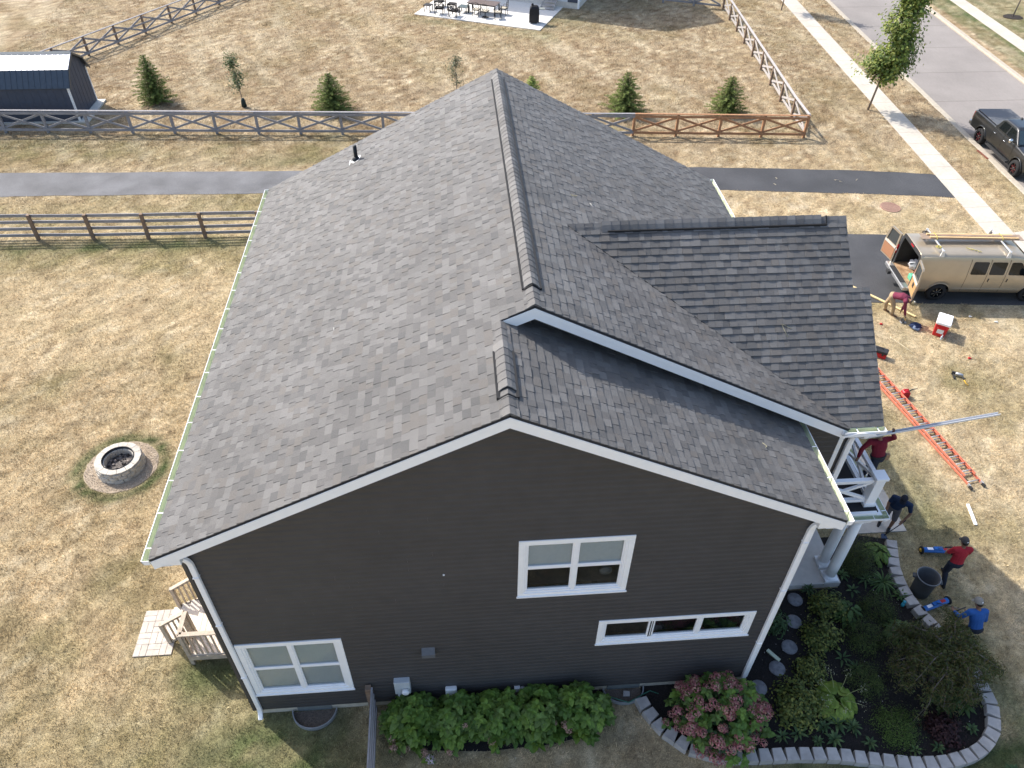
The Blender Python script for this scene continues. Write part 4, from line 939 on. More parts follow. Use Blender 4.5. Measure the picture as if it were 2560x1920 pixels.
for i, (a, b) in enumerate(zip(rs[:-1], rs[1:])):
    c = (a+b)/2; d = (b-a); ang = math.atan2(d.y, d.x)
    for lvl in (0,):
        o = bpy.data.objects.new('retaining_block', BLK); COL.objects.link(o); o.parent = edge; o.matrix_parent_inverse = mw(edge).inverted()
        o.location = (c.x, c.y, -.01+random.uniform(-.006,.006)); o.rotation_euler = (random.uniform(-.02,.02), random.uniform(-.02,.02), ang+random.uniform(-.05,.05))
# stepping stones
step_m = pm('stepping_stone', (.30,.30,.31), .9, .35, 9, .4, col2=(.14,.14,.15))
for i,((x,y),lab) in enumerate(zip([(13.96,2.11),(13.70,1.47),(13.33,.77),(12.82,.23),(12.20,-.23)], ['round grey stepping stone nearest the porch slab','round grey stepping stone second from the porch','round grey stepping stone in the middle of its row','round grey stepping stone second from the pink hydrangea','round grey stepping stone next to the pink hydrangea'])):
    mb = MB(); mb.lathe([(.20,.025),(.205,.05),(.195,.065),(.001,.068)], (x,y,0), 26, cap=False); tag(mb.build('stepping_stone', step_m), lab, 'stepping stone', 'stepping stones in the garden bed')
tag(MB().beam((12.72,.72,.07), (12.95,.42,.05), .09, .045).build('downspout_offcut', gutter_in), 'short pale green gutter offcut lying by the stepping stones', 'offcut')

# ---- plants
def leaf_mesh(name, L, Wd, col, droop=.35, fold=.15, n=4, mat=None):
    mb = MB(); vs = []
    for i in range(n+1):
        t = i/n; w = Wd*math.sin(math.pi*(.08+.92*t)**.8)*.5 if i < n else 0.002; z = -droop*L*t*t+.25*L*t; x = L*t*(1-.1*t)
        vs += [(x,-w,z+fold*w*2),(x,0,z),(x,w,z+fold*w*2)]
    k = random.uniform(.85,1.15)
    for i in range(n):
        for j in range(2):
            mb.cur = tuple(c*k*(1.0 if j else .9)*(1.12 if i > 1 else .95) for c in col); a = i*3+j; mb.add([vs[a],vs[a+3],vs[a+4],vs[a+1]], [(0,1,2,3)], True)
    return mb.mesh(name, mat or LEAF)
def place(me, name, parent, loc, rz, tilt=0, sc=1.0, roll=0):
    o = bpy.data.objects.new(name, me); COL.objects.link(o); o.parent = parent; o.matrix_parent_inverse = mw(parent).inverted()
    o.location = loc; o.rotation_euler = (roll, tilt, rz); o.scale = (sc,sc,sc); return o
def rosette_mesh(col, L=.15, n=8):
    mb = MB()
    for k in range(n):
        ring = k//4; a = k*2.4+random.uniform(-.3,.3); l = L*(1.1-.38*ring)*random.uniform(.85,1.15); w = l*.62; el = .12+.45*ring; kk = random.uniform(.8,1.25)
        vs = []; d = Vector((math.cos(a), math.sin(a), 0)); s = Vector((-math.sin(a), math.cos(a), 0))
        for t, ww in ((0,.05),(.3,.85),(.6,1),(.85,.55),(1,.02)):
            c = d*l*t+Vector((0,0,l*(el*t-.45*t*t)+.02*ring)); vs += [c-s*w*ww*.5+Vector((0,0,w*.10*ww)), c, c+s*w*ww*.5+Vector((0,0,w*.10*ww))]
        for i in range(4):
            for j in range(2):
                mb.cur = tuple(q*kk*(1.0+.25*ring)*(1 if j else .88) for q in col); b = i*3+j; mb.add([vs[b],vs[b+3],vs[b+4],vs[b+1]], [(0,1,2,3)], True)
    return mb.mesh('leaf_rosette', LEAF)
def bloom_mesh(cols, R=.10, n=90):
    d = RNG.normal(size=(n,3)); d /= np.linalg.norm(d,axis=1)[:,None]; d[:,2] = np.abs(d[:,2])*.9-.1
    return leaf_cloud(d*R*RNG.uniform(.75,1.05,(n,1)), d+RNG.normal(size=(n,3))*.25, RNG.uniform(.028,.045,n), tonemix(n,cols,None,.25), .9, .1)
def mesh_of(V, F, C, name, mat):
    o = np_mesh(name, V, F, mat, C); me = o.data; bpy.data.objects.remove(o); return me
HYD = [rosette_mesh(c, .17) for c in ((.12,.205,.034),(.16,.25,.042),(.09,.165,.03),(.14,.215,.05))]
BR = [mesh_of(*bloom_mesh([(.50,.31,.25),(.58,.39,.31),(.40,.24,.18)]), 'bloom', LEAF) for _ in range(3)]
PK = [mesh_of(*bloom_mesh([(.46,.17,.18),(.56,.25,.24),(.36,.12,.14),(.52,.33,.24)]), 'bloom', LEAF) for _ in range(4)]
# the hedge is five hydrangea bushes grown together
hcx = [3.75,4.75,5.75,6.75,7.7]; hlab = ['leftmost green hydrangea bush by the small fence with brown blooms','second green hydrangea bush from the small fence','middle green hydrangea bush of the row below the wall','fourth green hydrangea bush from the small fence','rightmost green hydrangea bush by the coiled hose']
for i, cx in enumerate(hcx):
    root = thing('hydrangea_bush', (cx,-.65,0), hlab[i], 'hydrangea', 'green hydrangeas below the brown wall'); rx, ry, hz = .66, .60, .92-.08*(i in (1,2))
    cy = -.63; sm = MB()
    for k in range(70):
        for tries in range(30):
            a = random.uniform(0,6.283); e = math.acos(random.uniform(.02,1)); p = Vector((cx+rx*math.sin(e)*math.cos(a)*random.uniform(.85,1.1), cy+ry*math.sin(e)*math.sin(a)*random.uniform(.85,1.1), .14+hz*math.cos(e)*random.uniform(.75,1.05)))
            if p.y < -.07: break
        dv = Vector((p.x-cx, p.y-cy, .35+p.z*.5)); place(random.choice(HYD), 'leaf_rosette', root, p, random.uniform(0,6.283), math.atan2(math.hypot(dv.x,dv.y),dv.z)*.45*(1 if random.random() < .5 else -1)*.5, random.uniform(.8,1.25), math.atan2(-dv.y, dv.z)*-.55)
        if k % 3 == 0: sm.tube([(cx+random.uniform(-.12,.12), cy+random.uniform(-.1,.1), 0), (p.x,p.y,p.z-.02)], [.012,.006], 5)
    sm.build('stems', bark2, root)
    P_ = RNG.normal(size=(520,3)); P_ /= np.linalg.norm(P_,axis=1)[:,None]; P_[:,2] = np.abs(P_[:,2]); rad = RNG.uniform(.45,.92,(520,1)); Q = P_*rad*np.array([rx,ry,hz])+np.array([cx,cy,.1]); Q[:,1] = np.minimum(Q[:,1], -.06)
    V, F, C = leaf_cloud(Q, P_+np.array([0,0,.7]), RNG.uniform(.10,.16,520), tonemix(520,[(.10,.17,.03),(.14,.22,.038),(.075,.13,.025)]), .6, .2); np_mesh('inner_foliage', V, F, LEAF, C, root, 'stuff')
    for (bx,by,bz) in {0: [(3.28,-.95,.42),(3.32,-1.12,.32),(3.36,-.8,.5),(3.62,-1.2,.38),(4.0,-1.3,.3)], 1: [(4.95,-.95,.78),(4.6,-1.3,.25)], 2: [(5.55,-1.2,.42)], 3: [(7.0,-1.0,.62),(7.25,-1.02,.58)], 4: [(7.35,-1.1,.5)]}[i]:
        place(random.choice(BR), 'bloom', root, (bx,by,bz), random.uniform(0,6), 0, random.uniform(.85,1.2))
ph = thing('flower_sprig', (4.12,-1.42,0), 'single pale pink bloom on low leaves in front of the hydrangea hedge', 'flower')
place(mesh_of(*bloom_mesh([(.62,.50,.55),(.7,.6,.63)]), 'bloom', LEAF), 'bloom', ph, (4.15,-1.42,.2), 0, 0, 1.15); place(HYD[1], 'leaf_rosette', ph, (4.1,-1.38,.1), 1, 0, .9)
# pink hydrangea
root = thing('pink_hydrangea', (10.9,-1.0,0), 'big hydrangea covered in dusty pink blooms at the house corner', 'hydrangea'); sm = MB()
for k in range(190):
    a = random.uniform(0,6.283); e = math.acos(random.uniform(-.05,1)); p = Vector((10.92+1.18*math.sin(e)*math.cos(a)*random.uniform(.7,1.08), -.98+1.02*math.sin(e)*math.sin(a)*random.uniform(.7,1.08), .25+1.0*max(0,math.cos(e))*random.uniform(.8,1.1)))
    if p.y > -.12 and p.x < 11.9: p.y = -.12
    if k < 105: place(random.choice(PK), 'bloom', root, (p.x,p.y,p.z+.04), random.uniform(0,6), random.uniform(-.4,.4), random.uniform(.95,1.5))
    else: place(random.choice(HYD), 'leaf_rosette', root, p, random.uniform(0,6.3), random.uniform(-.4,.4), random.uniform(.8,1.1))
    if k % 3 == 0: sm.tube([(11.05+random.uniform(-.2,.2),-.98+random.uniform(-.2,.2),0), p], [.014,.006], 5)
sm.build('stems', bark2, root)
P_ = RNG.normal(size=(1300,3)); P_ /= np.linalg.norm(P_,axis=1)[:,None]; P_[:,2] = np.abs(P_[:,2]); Q = P_*RNG.uniform(.4,.95,(1300,1))*np.array([1.15,1.0,1.02])+np.array([10.92,-.98,.1]); kk = (Q[:,1] < -.08) | (Q[:,0] > 11.95); Q, P_ = Q[kk], P_[kk]; nq = len(Q)
V, F, C = leaf_cloud(Q, P_+np.array([0,0,.6]), RNG.uniform(.09,.15,nq), tonemix(nq,[(.06,.12,.036),(.09,.165,.045),(.045,.09,.03)]), .6, .2); np_mesh('inner_foliage', V, F, LEAF, C, root, 'stuff')

def shrub(x, y, r, h, n, size, cols, label, name='shrub', asp=.6, shape=1.0, group=None, up=.5, core=.35):
    root = thing(name, (x,y,0), label, 'shrub', group); sm = MB()
    for k in range(7): a = k*.9; sm.tube([(x+.03*math.cos(a),y+.03*math.sin(a),0),(x+.55*r*math.cos(a),y+.55*r*math.sin(a),h*.75)], [.012,.004], 5)
    sm.build('stems', bark2, root)
    d = RNG.normal(size=(n,3)); d /= np.linalg.norm(d,axis=1)[:,None]; d[:,2] = np.abs(d[:,2])
    lob = 1+.22*np.sin(3*np.arctan2(d[:,1],d[:,0])+x*5)+.12*np.sin(7*np.arctan2(d[:,1],d[:,0])+y*9)
    cl = RNG.normal(size=(max(6,n//60),3)); cl /= np.linalg.norm(cl,axis=1)[:,None]; cl[:,2] = np.abs(cl[:,2]); pick = RNG.integers(0,len(cl),n); mixk = (RNG.random(n) < .62)[:,None]
    d2 = np.where(mixk, cl[pick]+RNG.normal(size=(n,3))*.20, d); d2 /= np.linalg.norm(d2,axis=1)[:,None]; d2[:,2] = np.abs(d2[:,2])
    rad = RNG.uniform(core,1.05,n)**.6; Q = d2*(rad*lob)[:,None]*np.array([r,r,h])+np.array([x,y,.03])
    tone = tonemix(n, cols)
    V, F, C = leaf_cloud(Q, d2+RNG.normal(size=(n,3))*.35+np.array([0,0,up]), RNG.uniform(.7,1.3,n)*size, tone, asp, .2); np_mesh('foliage', V, F, LEAF, C, root, 'stuff'); return root
YG = [(.11,.145,.034),(.16,.19,.042),(.08,.11,.03),(.25,.25,.055)]; DK = [(.058,.088,.020),(.085,.120,.026),(.042,.066,.017),(.12,.15,.032)]; PER = [(.08,.14,.05),(.12,.18,.065),(.055,.10,.036)]
shrub(16.0,3.05,.50,1.05,4200,.055,[(.062,.080,.020),(.09,.11,.026),(.045,.062,.017)],'rounded dark evergreen bush right beside the porch columns','evergreen_bush',.3)
shrub(14.72,1.75,.50,.55,1500,.075,YG,'yellow tinged low shrub nearest the porch slab corner')
shrub(14.22,.92,.50,.50,1500,.075,YG,'yellow tinged low shrub beside the middle stepping stones')
shrub(13.62,.10,.42,.45,1100,.07,YG,'small olive shrub below the yellow tinged ones')
shrub(13.0,-.75,.62,.60,2000,.08,YG,'wide olive shrub left of the lime hosta')
shrub(15.35,.85,.58,.55,3600,.045,DK,'dark feathery evergreen in the middle of the bed','evergreen_bush',.3)
shrub(14.86,-.30,.50,.50,3000,.045,DK,'dark feathery evergreen right of the lime hosta','evergreen_bush',.3)
shrub(15.12,-1.45,.58,.50,3400,.045,[(.085,.14,.022),(.12,.19,.032),(.06,.10,.018)],'green feathery evergreen near the front edging','evergreen_bush',.3)
shrub(16.05,1.65,.52,.45,3000,.045,DK,'dark feathery evergreen by the upper edging blocks','evergreen_bush',.3)
shrub(16.25,-1.55,.45,.35,1100,.08,[(.045,.016,.018),(.03,.012,.014),(.06,.022,.02)],'low burgundy leaved shrub near the edging curve','burgundy_shrub',.5)
shrub(13.15,1.45,.36,.5,500,.10,PER,'loose green perennial against the brown wall below the downspout','perennial',.4)
def strap_plant(x, y, n, L, Wd, cols, label, cat='perennial', name='perennial', droop=.5, group=None, st=.85):
    root = thing(name, (x,y,0), label, cat, group); ms = [leaf_mesh('leaf', L*random.uniform(.85,1.1), Wd, c, droop) for c in cols for _ in range(2)]
    for k in range(n):
        a = k*2.39996+random.uniform(-.2,.2); f = (k+.5)/n; place(random.choice(ms), 'leaf', root, (x+.03*math.cos(a),y+.03*math.sin(a),.05+.12*(1-f)), a, -(st-(st-.08)*f), .72+.38*f)
    return root
def dome_plant(x, y, r, h, n, L, Wd, cols, label, name='hosta', cat='hosta'):
    """broad leaves on arching stalks, overlapping like roof tiles"""
    root = thing(name, (x,y,0), label, cat); ms = [leaf_mesh('leaf', L*random.uniform(.85,1.12), Wd*random.uniform(.9,1.1), c, .45, .10, 5) for c in cols for _ in range(3)]; sm = MB()
    for k in range(n):
        f = math.sqrt((k+.5)/n); a = k*2.39996+random.uniform(-.25,.25); q = r*f*.62; z = h*(1-.62*f*f)+random.uniform(-.03,.03)
        p = (x+q*math.cos(a), y+q*math.sin(a), z); place(random.choice(ms), 'leaf', root, p, a+random.uniform(-.35,.35), .30+.25*f+random.uniform(-.15,.15), random.uniform(.8,1.15), random.uniform(-.3,.3)); sm.tube([(x,y,.02),(x+q*.5*math.cos(a),y+q*.5*math.sin(a),z*.75),p], [.008,.007,.005], 5)
    sm.build('leaf_stalks', pm('stalk_green', (.12,.17,.05), .7), root); return root
LIME = [(.155,.215,.035),(.19,.25,.045),(.12,.18,.03)]
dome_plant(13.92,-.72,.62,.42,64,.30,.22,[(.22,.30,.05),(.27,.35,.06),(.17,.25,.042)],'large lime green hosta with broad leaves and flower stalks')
hs = [o for o in COL.objects if o.name.startswith('hosta') and o.parent is None][0]
for i in range(7):
    a = i*.9; pts = [(13.92,-.72,.15),(13.92+.3*math.cos(a),-.72+.3*math.sin(a),.55),(13.92+.5*math.cos(a),-.72+.52*math.sin(a),.72)]; st = MB().tube(pts, [.007,.006,.004], 5); st.build('flower_stalk', pm('stalk', (.30,.32,.14), .8), hs)
    Q = np.array(pts[-1])+RNG.normal(size=(26,3))*np.array([.06,.06,.05]); V, F, C = leaf_cloud(Q, RNG.normal(size=(26,3)), np.full(26,.035), tonemix(26,[(.45,.46,.33),(.36,.34,.2)])); np_mesh('flower_spike', V, F, LEAF, C, hs, 'stuff')
HG = [(.075,.135,.036),(.10,.17,.045),(.06,.11,.03)]
dome_plant(16.78,3.35,.48,.36,52,.26,.11,[(.13,.21,.045),(.17,.25,.05)],'bright arching hosta between the round bush and the edging')
strap_plant(16.52,2.42,46,.50,.045,HG,'grassy daylily clump beside the upper edging','daylily','daylily',.9)
dome_plant(15.15,1.55,.5,.42,44,.24,.12,HG,'broad leaved green perennial behind the middle evergreen','perennial','perennial')
dome_plant(16.32,.95,.48,.34,46,.27,.12,[(.09,.16,.045),(.14,.20,.07)],'green hosta at the weeping tree toward the edging')
strap_plant(17.0,-1.0,26,.34,.12,[(.07,.12,.03)],'small bright perennial under the weeping tree by the edging curve')
strap_plant(16.55,-.95,24,.34,.12,[(.06,.105,.03)],'small green perennial under the weeping tree beside the trunk')
strap_plant(16.85,2.0,18,.22,.06,HG,'tiny leafy plant tucked against the upper edging blocks')
low = [(13.4,-1.30),(13.75,-1.25),(14.1,-1.35),(12.35,-1.45),(12.75,-1.4),(13.55,-1.6),(14.35,-1.75),(13.15,-1.62),(14.55,.35),(16.1,2.55),(15.6,2.25),(15.9,-1.95),(15.35,-1.98),(16.9,-1.6),(14.75,.05),(14.4,2.35),(17.35,-2.6),(15.5,2.75)]
HINT = ['nearest the lime hosta', 'just right of the wide olive shrub', 'between the lime hosta and the front edging', 'left end by the pink hydrangea', 'second along the front edging from the pink hydrangea', 'third along the front edging from the pink hydrangea', 'below the lime hosta close to the front edging', 'under the wide olive shrub', 'between the small olive shrub and the dark evergreen', 'beside the round bush and the daylily', 'in the open mulch beside the porch slab', 'right of the green feathery evergreen by the edging', 'below the green feathery evergreen at the edging', 'at the inside of the edging curve', 'right of the small olive shrub', 'at the corner of the porch slab', 'on the grass outside the edging curve', 'between the round bush and the porch slab']
for i,(x,y) in enumerate(low):
    strap_plant(x, y, random.randint(8,20), random.uniform(.14,.26), random.uniform(.05,.08), PER, 'small leafy sprig '+HINT[i], 'ground cover', 'ground_cover', .5, 'sprigs of ground cover in the mulch')
# weeping tree: crooked limbs, hanging curtains of thin olive leaves
root = thing('weeping_tree', (16.55,-.35,0), 'weeping tree with bare crooked limbs and olive brown curtains of leaves', 'tree'); lm = MB(); tips = []
c0 = Vector((16.55,-.35,0)); MB().tube([c0, c0+Vector((.03,.05,.5)), c0+Vector((-.02,.1,1.0)), c0+Vector((.05,.12,1.3))], [.06,.05,.045,.035], 8).build('trunk', bark, root)
for k in range(17):
    a = k*2.4+random.uniform(-.3,.3); R = random.uniform(.8,1.6); b = c0+Vector((.02,.1,random.uniform(.85,1.3))); ps = [b]
    for t in (.25,.5,.75,1): ps.append(b+Vector((math.cos(a)*R*t+random.uniform(-.07,.07), math.sin(a)*R*t*.95+random.uniform(-.07,.07), .34*math.sin(math.pi*min(t*1.1,1))-.45*t*t)))
    lm.tube(ps, [.026,.021,.016,.011,.005], 6)
    for t in range(1,5):
        for q in range(5):
            p = ps[t-1].lerp(ps[t], random.random()); d = Vector((random.uniform(-.35,.35), random.uniform(-.35,.35), -random.uniform(.15,.6))); e = p+d; lm.tube([p,p+Vector((d.x*.7,d.y*.7,.02)),e], [.006,.005,.003], 4); tips.append((p,p+Vector((d.x*.7,d.y*.7,.02)),e))
lm.build('limbs', pm('silver_bark', (.15,.125,.11), .9, .25, 30), root)
n = 22000; P = []
for i in range(n):
    p, m_, e = random.choice(tips); t = random.random(); q = (p.lerp(m_, t*2) if t < .5 else m_.lerp(e, t*2-1)); P.append((q.x+random.gauss(0,.06), q.y+random.gauss(0,.06), max(.08,q.z+random.gauss(0,.05))))
P = np.array(P); V, F, C = leaf_cloud(P, RNG.normal(size=(n,3))+np.array([0,0,.6]), RNG.uniform(.06,.11,n), tonemix(n,[(.085,.105,.030),(.115,.125,.034),(.065,.09,.026),(.14,.11,.04),(.08,.09,.03)]), .28, .2); np_mesh('crown', V, F, LEAF, C, root, 'stuff')
gz = thing('garden_ornament', (16.78,1.72,0), 'small turquoise garden ornament by the upper edging', 'ornament')
MB().lathe([(.03,.03),(.05,.08),(.045,.16),(.02,.2)], (16.78,1.72,0), 12).build('body', pm('turquoise_glaze', (.05,.32,.42), .25), gz); MB().ball((16.78,1.72,.24), .045).build('head', MATS['turquoise_glaze'], gz)
# hose coiled by the window well
mb = MB(); pts = [(8.15,-.35,.03),(8.35,-.15,.06),(8.6,-.28,.13),(8.9,-.42,.16),(9.25,-.25,.14),(9.5,-.12,.06),(9.7,-.2,.04)]
tag(mb.tube(pts, .014, 6).build('garden_hose', pm('green_hose', (.05,.16,.11), .5)), 'thin green garden hose looped over the right window well', 'hose')
for (x,y,l) in ((8.9,-.08,'loose grey stone in the right window well'),): tag(MB().prism([(x-.09,y-.13,.02),(x+.08,y-.15,.02),(x+.1,y-.02,.02),(x-.06,y,.02)],(0,0,.07)).build('loose_stone', block_m, bevel=.015), l, 'stone')

# ================================================================ back yard: fire pit, pavers, deck
px, py = PIT
pit = thing('fire_pit', (px,py,0), 'round pale block fire pit with a black steel liner', 'fire pit')
blk_l = pm('pale_wall_block', (.50,.46,.40), .9, .14, 8, .5, bscale=40, var2=.16, scale2=4)
steel = pm('black_steel', (.02,.02,.022), .5, .2, 10)
for lvl in range(3):
    nb = 16; R0, R1 = .42, .70+.012*(2-lvl)
    for k in range(nb):
        a0 = 6.2832*(k+.5*(lvl%2))/nb+.008; a1 = a0+6.2832/nb-.016; z0 = .118*lvl; z1 = z0+.114; rr = R1+random.uniform(-.012,.012)
        P = lambda r, a, z: (px+r*math.cos(a), py+r*math.sin(a), z); am = (a0+a1)/2
        MB().prism([P(R0,a0,z0),P(R0,am,z0),P(R0,a1,z0),P(rr-.015,a1,z0),P(rr,am+.08,z0),P(rr,am-.08,z0),P(rr-.015,a0,z0)], (0,0,z1-z0)).build('wall_block', blk_l, pit, bevel=.008)
nb = 14
for k in range(nb):
    a0 = 6.2832*k/nb+.006; a1 = a0+6.2832/nb-.012; P = lambda r, a: (px+r*math.cos(a), py+r*math.sin(a), .356); am = (a0+a1)/2
    MB().prism([P(.475,a0),P(.475,am),P(.475,a1),P(.675,a1),P(.685,am),P(.675,a0)], (0,0,.055)).build('cap_block', blk_l, pit, bevel=.006)
MB().lathe([(.465,.05),(.465,.43),(.475,.435),(.475,.428),(.45,.42),(.45,.05)], (px,py,0), 40, cap=False).build('steel_liner', steel, pit)
ash = MB(); n = 16
ash.prism([(px+.45*math.cos(6.2832*k/n), py+.45*math.sin(6.2832*k/n), .13) for k in range(n)], (0,0,-.05)); ash.build('ash_bed', pm('grey_ash', (.14,.125,.115), .95, .6, 18, 1.0), pit)
for k in range(42):
    a, r = random.uniform(0,6.28), .4*math.sqrt(random.random()); x, y = px+r*math.cos(a), py+r*math.sin(a); s = random.uniform(.02,.055)
    MB().ball((x,y,.135+s*.4), s, 6, 4, (random.uniform(.7,1.4),1,random.uniform(.5,.9))).build('charcoal', pm('charcoal_grey', (.05,.045,.043), .95, .5, 30) if k%3 else pm('ash_lump', (.30,.26,.23), .95, .3, 20), pit)
gv = MB(); n = 48; gv.prism([(px+1.10*math.cos(6.2832*k/n)*random.uniform(.98,1.02), py+1.06*math.sin(6.2832*k/n)*random.uniform(.98,1.02), .012) for k in range(n)], (0,0,-.03)); gvo = gv.build('gravel_ring', pm('tan_gravel', (.42,.34,.25), .95, .35, 60, .8)); tag(gvo, 'ring of tan gravel round the fire pit', 'gravel', kind='stuff')
n = 7000; a = RNG.uniform(0,6.2832,n); r = np.sqrt(RNG.uniform(.7**2,1.09**2,n)); P = np.stack([px+r*np.cos(a), py+r*.97*np.sin(a), RNG.uniform(.012,.02,n)],-1)
V, F, C = leaf_cloud(P, RNG.normal(size=(n,3))*.6+np.array([0,0,1]), RNG.uniform(.012,.028,n), tonemix(n,[(.45,.36,.27),(.34,.27,.20),(.56,.48,.39),(.25,.2,.16)]), .8, .3); np_mesh('gravel_stones', V, F, leafmat('gravel_chip',0,.9), C, gvo, 'stuff')
# paver pad in basket weave
pad = thing('paver_pad', (-2.87,2.34,0), 'small pad of pale basket weave pavers at the foot of the deck steps', 'paver pad')
pav_m = pm('pale_paver', (.50,.445,.385), .9, .12, 9, .3, bscale=60, var2=.14, scale2=5)
MB().box(-3.36,-2.40,1.68,2.98,-.02,.012).build('sand_bed', pm('joint_sand', (.30,.25,.19), .95, .2), pad)
ux = .16; nxp, nyp = 6, 8
for i in range(3):
    for j in range(4):
        x0, y0 = -3.36+i*.32, 1.68+j*.325
        for k in range(2):
            if (i+j)%2: bx = (x0+.004,x0+.316,y0+.004+k*.1625,y0+.158+k*.1625)
            else: bx = (x0+.004+k*.16,x0+.156+k*.16,y0+.004,y0+.321)
            dz = random.uniform(-.003,.003); MB().box(*bx,0,.035+dz).build('paver', pav_m, pad, bevel=.004)
# deck and steps
deckw = pm('pale_deck_wood', (.64,.56,.47), .8, .16, 9, .2, stretch=(1,6,1)); railw = pm('weathered_rail_wood', (.44,.37,.29), .85, .2, 10, .2)
dk = thing('back_deck', (-.9,2.8,0), 'small wooden back deck with baluster rails and steps to the lawn', 'deck')
y = 1.40
for k in range(13): MB().box(-1.80+.138*k,-1.80+.138*k+.13,1.40,4.1,.42,.455).build('plank', deckw, dk)
MB().box(-1.82,-1.78,1.38,4.12,.25,.42).build('rim', railw, dk); MB().box(-1.8,-.02,1.36,1.40,.25,.42).build('rim', railw, dk)
for x,y in ((-1.78,1.42),(-1.78,2.02),(-1.78,3.05),(-1.78,4.05),(-.08,1.42)): MB().box(x-.045,x+.045,y-.045,y+.045,0,1.36).build('post', railw, dk)
def balus(p, q, n, z0a, z1a, z0b, z1b):
    p, q = Vector(p), Vector(q)
    MB().beam(p+Vector((0,0,z1a)), q+Vector((0,0,z1b)), .11, .035).build('handrail', railw, dk); MB().beam(p+Vector((0,0,z1a-.05)), q+Vector((0,0,z1b-.05)), .035, .07).build('top_rail', railw, dk); MB().beam(p+Vector((0,0,z0a)), q+Vector((0,0,z0b)), .035, .07).build('bottom_rail', railw, dk)
    for k in range(n):
        t = (k+.5)/n; b = p.lerp(q, t); MB().beam(b+Vector((0,0,z0a+(z0b-z0a)*t)), b+Vector((0,0,z1a-.05+(z1b-z1a)*t)), .035, .035, (1,0,0)).build('baluster', railw, dk)
balus((-1.78,1.42,0), (-.08,1.42,0), 13, .36, 1.38, .36, 1.38); balus((-1.78,1.42,0), (-1.78,2.02,0), 4, .52, 1.38, .52, 1.38); balus((-1.78,3.05,0), (-1.78,4.05,0), 7, .52, 1.38, .52, 1.38)
balus((-1.82,2.03,0), (-2.52,2.03,0), 5, .40, 1.36, .06, .86); balus((-1.82,3.05,0), (-2.52,3.05,0), 5, .40, 1.36, .06, .86)
for k in range(3): MB().box(-1.85-.26*k-.27,-1.85-.26*k,2.06,3.02,.30-.14*k,.335-.14*k).build('tread', deckw, dk)
for x,y in ((-2.50,2.03),(-2.50,3.05)): MB().box(x-.045,x+.045,y-.045,y+.045,0,.90).build('post', railw, dk)
hv = thing('air_conditioner', (-.75,4.9,0), 'grey air conditioner unit beside the left wall just past the deck', 'air conditioner')
ac = pm('ac_grey', (.25,.27,.28), .5, .1); MB().box(-1.2,-.4,4.5,5.3,.05,.85).build('casing', ac, hv, bevel=.03); MB().lathe([(.30,.86),(.31,.875),(.05,.88)], (-.8,4.9,0), 24).build('fan_grille', steel, hv); MB().box(-1.3,-.3,4.4,5.4,-.02,.05).build('pad', found_m, hv)
# ================================================================ vehicles
tyre_m = pm('black_tyre', (.018,.018,.019), .8, .15, 20, .2); rimb = pm('gloss_black_rim', (.02,.02,.022), .25, .1, spec=.6); chrome = pm('chrome', (.70,.71,.72), .18, .05, metal=1.0); dglass = pm('tinted_glass', (.008,.010,.011), .06, .1, spec=.35)
redlens = pm('red_lens', (.42,.012,.018), .2, .1, spec=.6); seam_m = pm('panel_gap', (.02,.017,.014), .8, .1); dplast = pm('dark_plastic', (.035,.036,.038), .6, .1)
def interp(x, xs, ys): return float(np.interp(x, xs, ys))
def loft(xs, zb, zt, yp, wf, nlow=9, rnd=.12):
    """body shell from cross sections; open underneath. returns MB"""
    secs = []
    for x in xs:
        b, t, w = zb(x), zt(x), wf(x); e = t-min(rnd, (t-b)*.4); half = []
        for k in range(nlow): z = b+(e-b)*k/(nlow-1); half.append((yp(z)*w, z))
        ye = half[-1][0]; half += [(ye-.035,e+(t-e)*.62),(ye-.12,t-.014),(ye*.55,t-.003),(0,t)]
        secs.append([(x,-y,z) for y,z in half]+[(x,y,z) for y,z in half[-2::-1]])
    n = len(secs[0]); mb = MB(); vs = [p for s in secs for p in s]
    mb.add(vs, [(i*n+k,(i+1)*n+k,(i+1)*n+k+1,i*n+k+1) for i in range(len(secs)-1) for k in range(n-1)], True)
    return mb, secs
def wheel(parent, M, x, y, r, w, spoke, accent=None):
    s = -1 if y < 0 else 1
    prof = [(r*.62,-w/2),(r*.90,-w/2),(r*.985,-w*.36),(r,-w*.2),(r,w*.2),(r*.985,w*.36),(r*.90,w/2),(r*.62,w/2)]
    wo = MB().lathe(prof, (x,y,r), 32, axis='y', cap=False).xf(M).build('wheel', tyre_m, parent)
    MB().lathe([(r*.64,-w*.42),(r*.64,w*.42),(r*.58,w*.42),(r*.55,0),(r*.55,-w*.42)], (x,y,r), 28, axis='y', cap=False).xf(M).build('rim', rimb, wo)
    MB().lathe([(r*.56,0),(.001,0)], (x,y,r), 24, axis='y', cap=False).xf(M).build('brake_disc', seam_m, wo)
    yo = y+s*w*.40
    for k in range(7):
        a = 6.2832*k/7; d = (math.cos(a), math.sin(a)); mb = MB().beam((x+d[0]*r*.10,yo,r+d[1]*r*.10), (x+d[0]*r*.60,yo-s*.01,r+d[1]*r*.60), .055, .02, (0,1,0)); mb.xf(M).build('spoke', spoke, wo)
        if accent: MB().beam((x+d[0]*r*.2+.0,yo+s*.006,r+d[1]*r*.2), (x+d[0]*r*.5,yo+s*.001,r+d[1]*r*.5), .010, .02, (0,1,0)).xf(M).build('spoke_accent', accent, wo)
    MB().lathe([(.05,s*-.02),(.05,s*.015),(.001,s*.02)], (x,yo,r), 12, axis='y', cap=False).xf(M).build('hub_cap', spoke, wo)
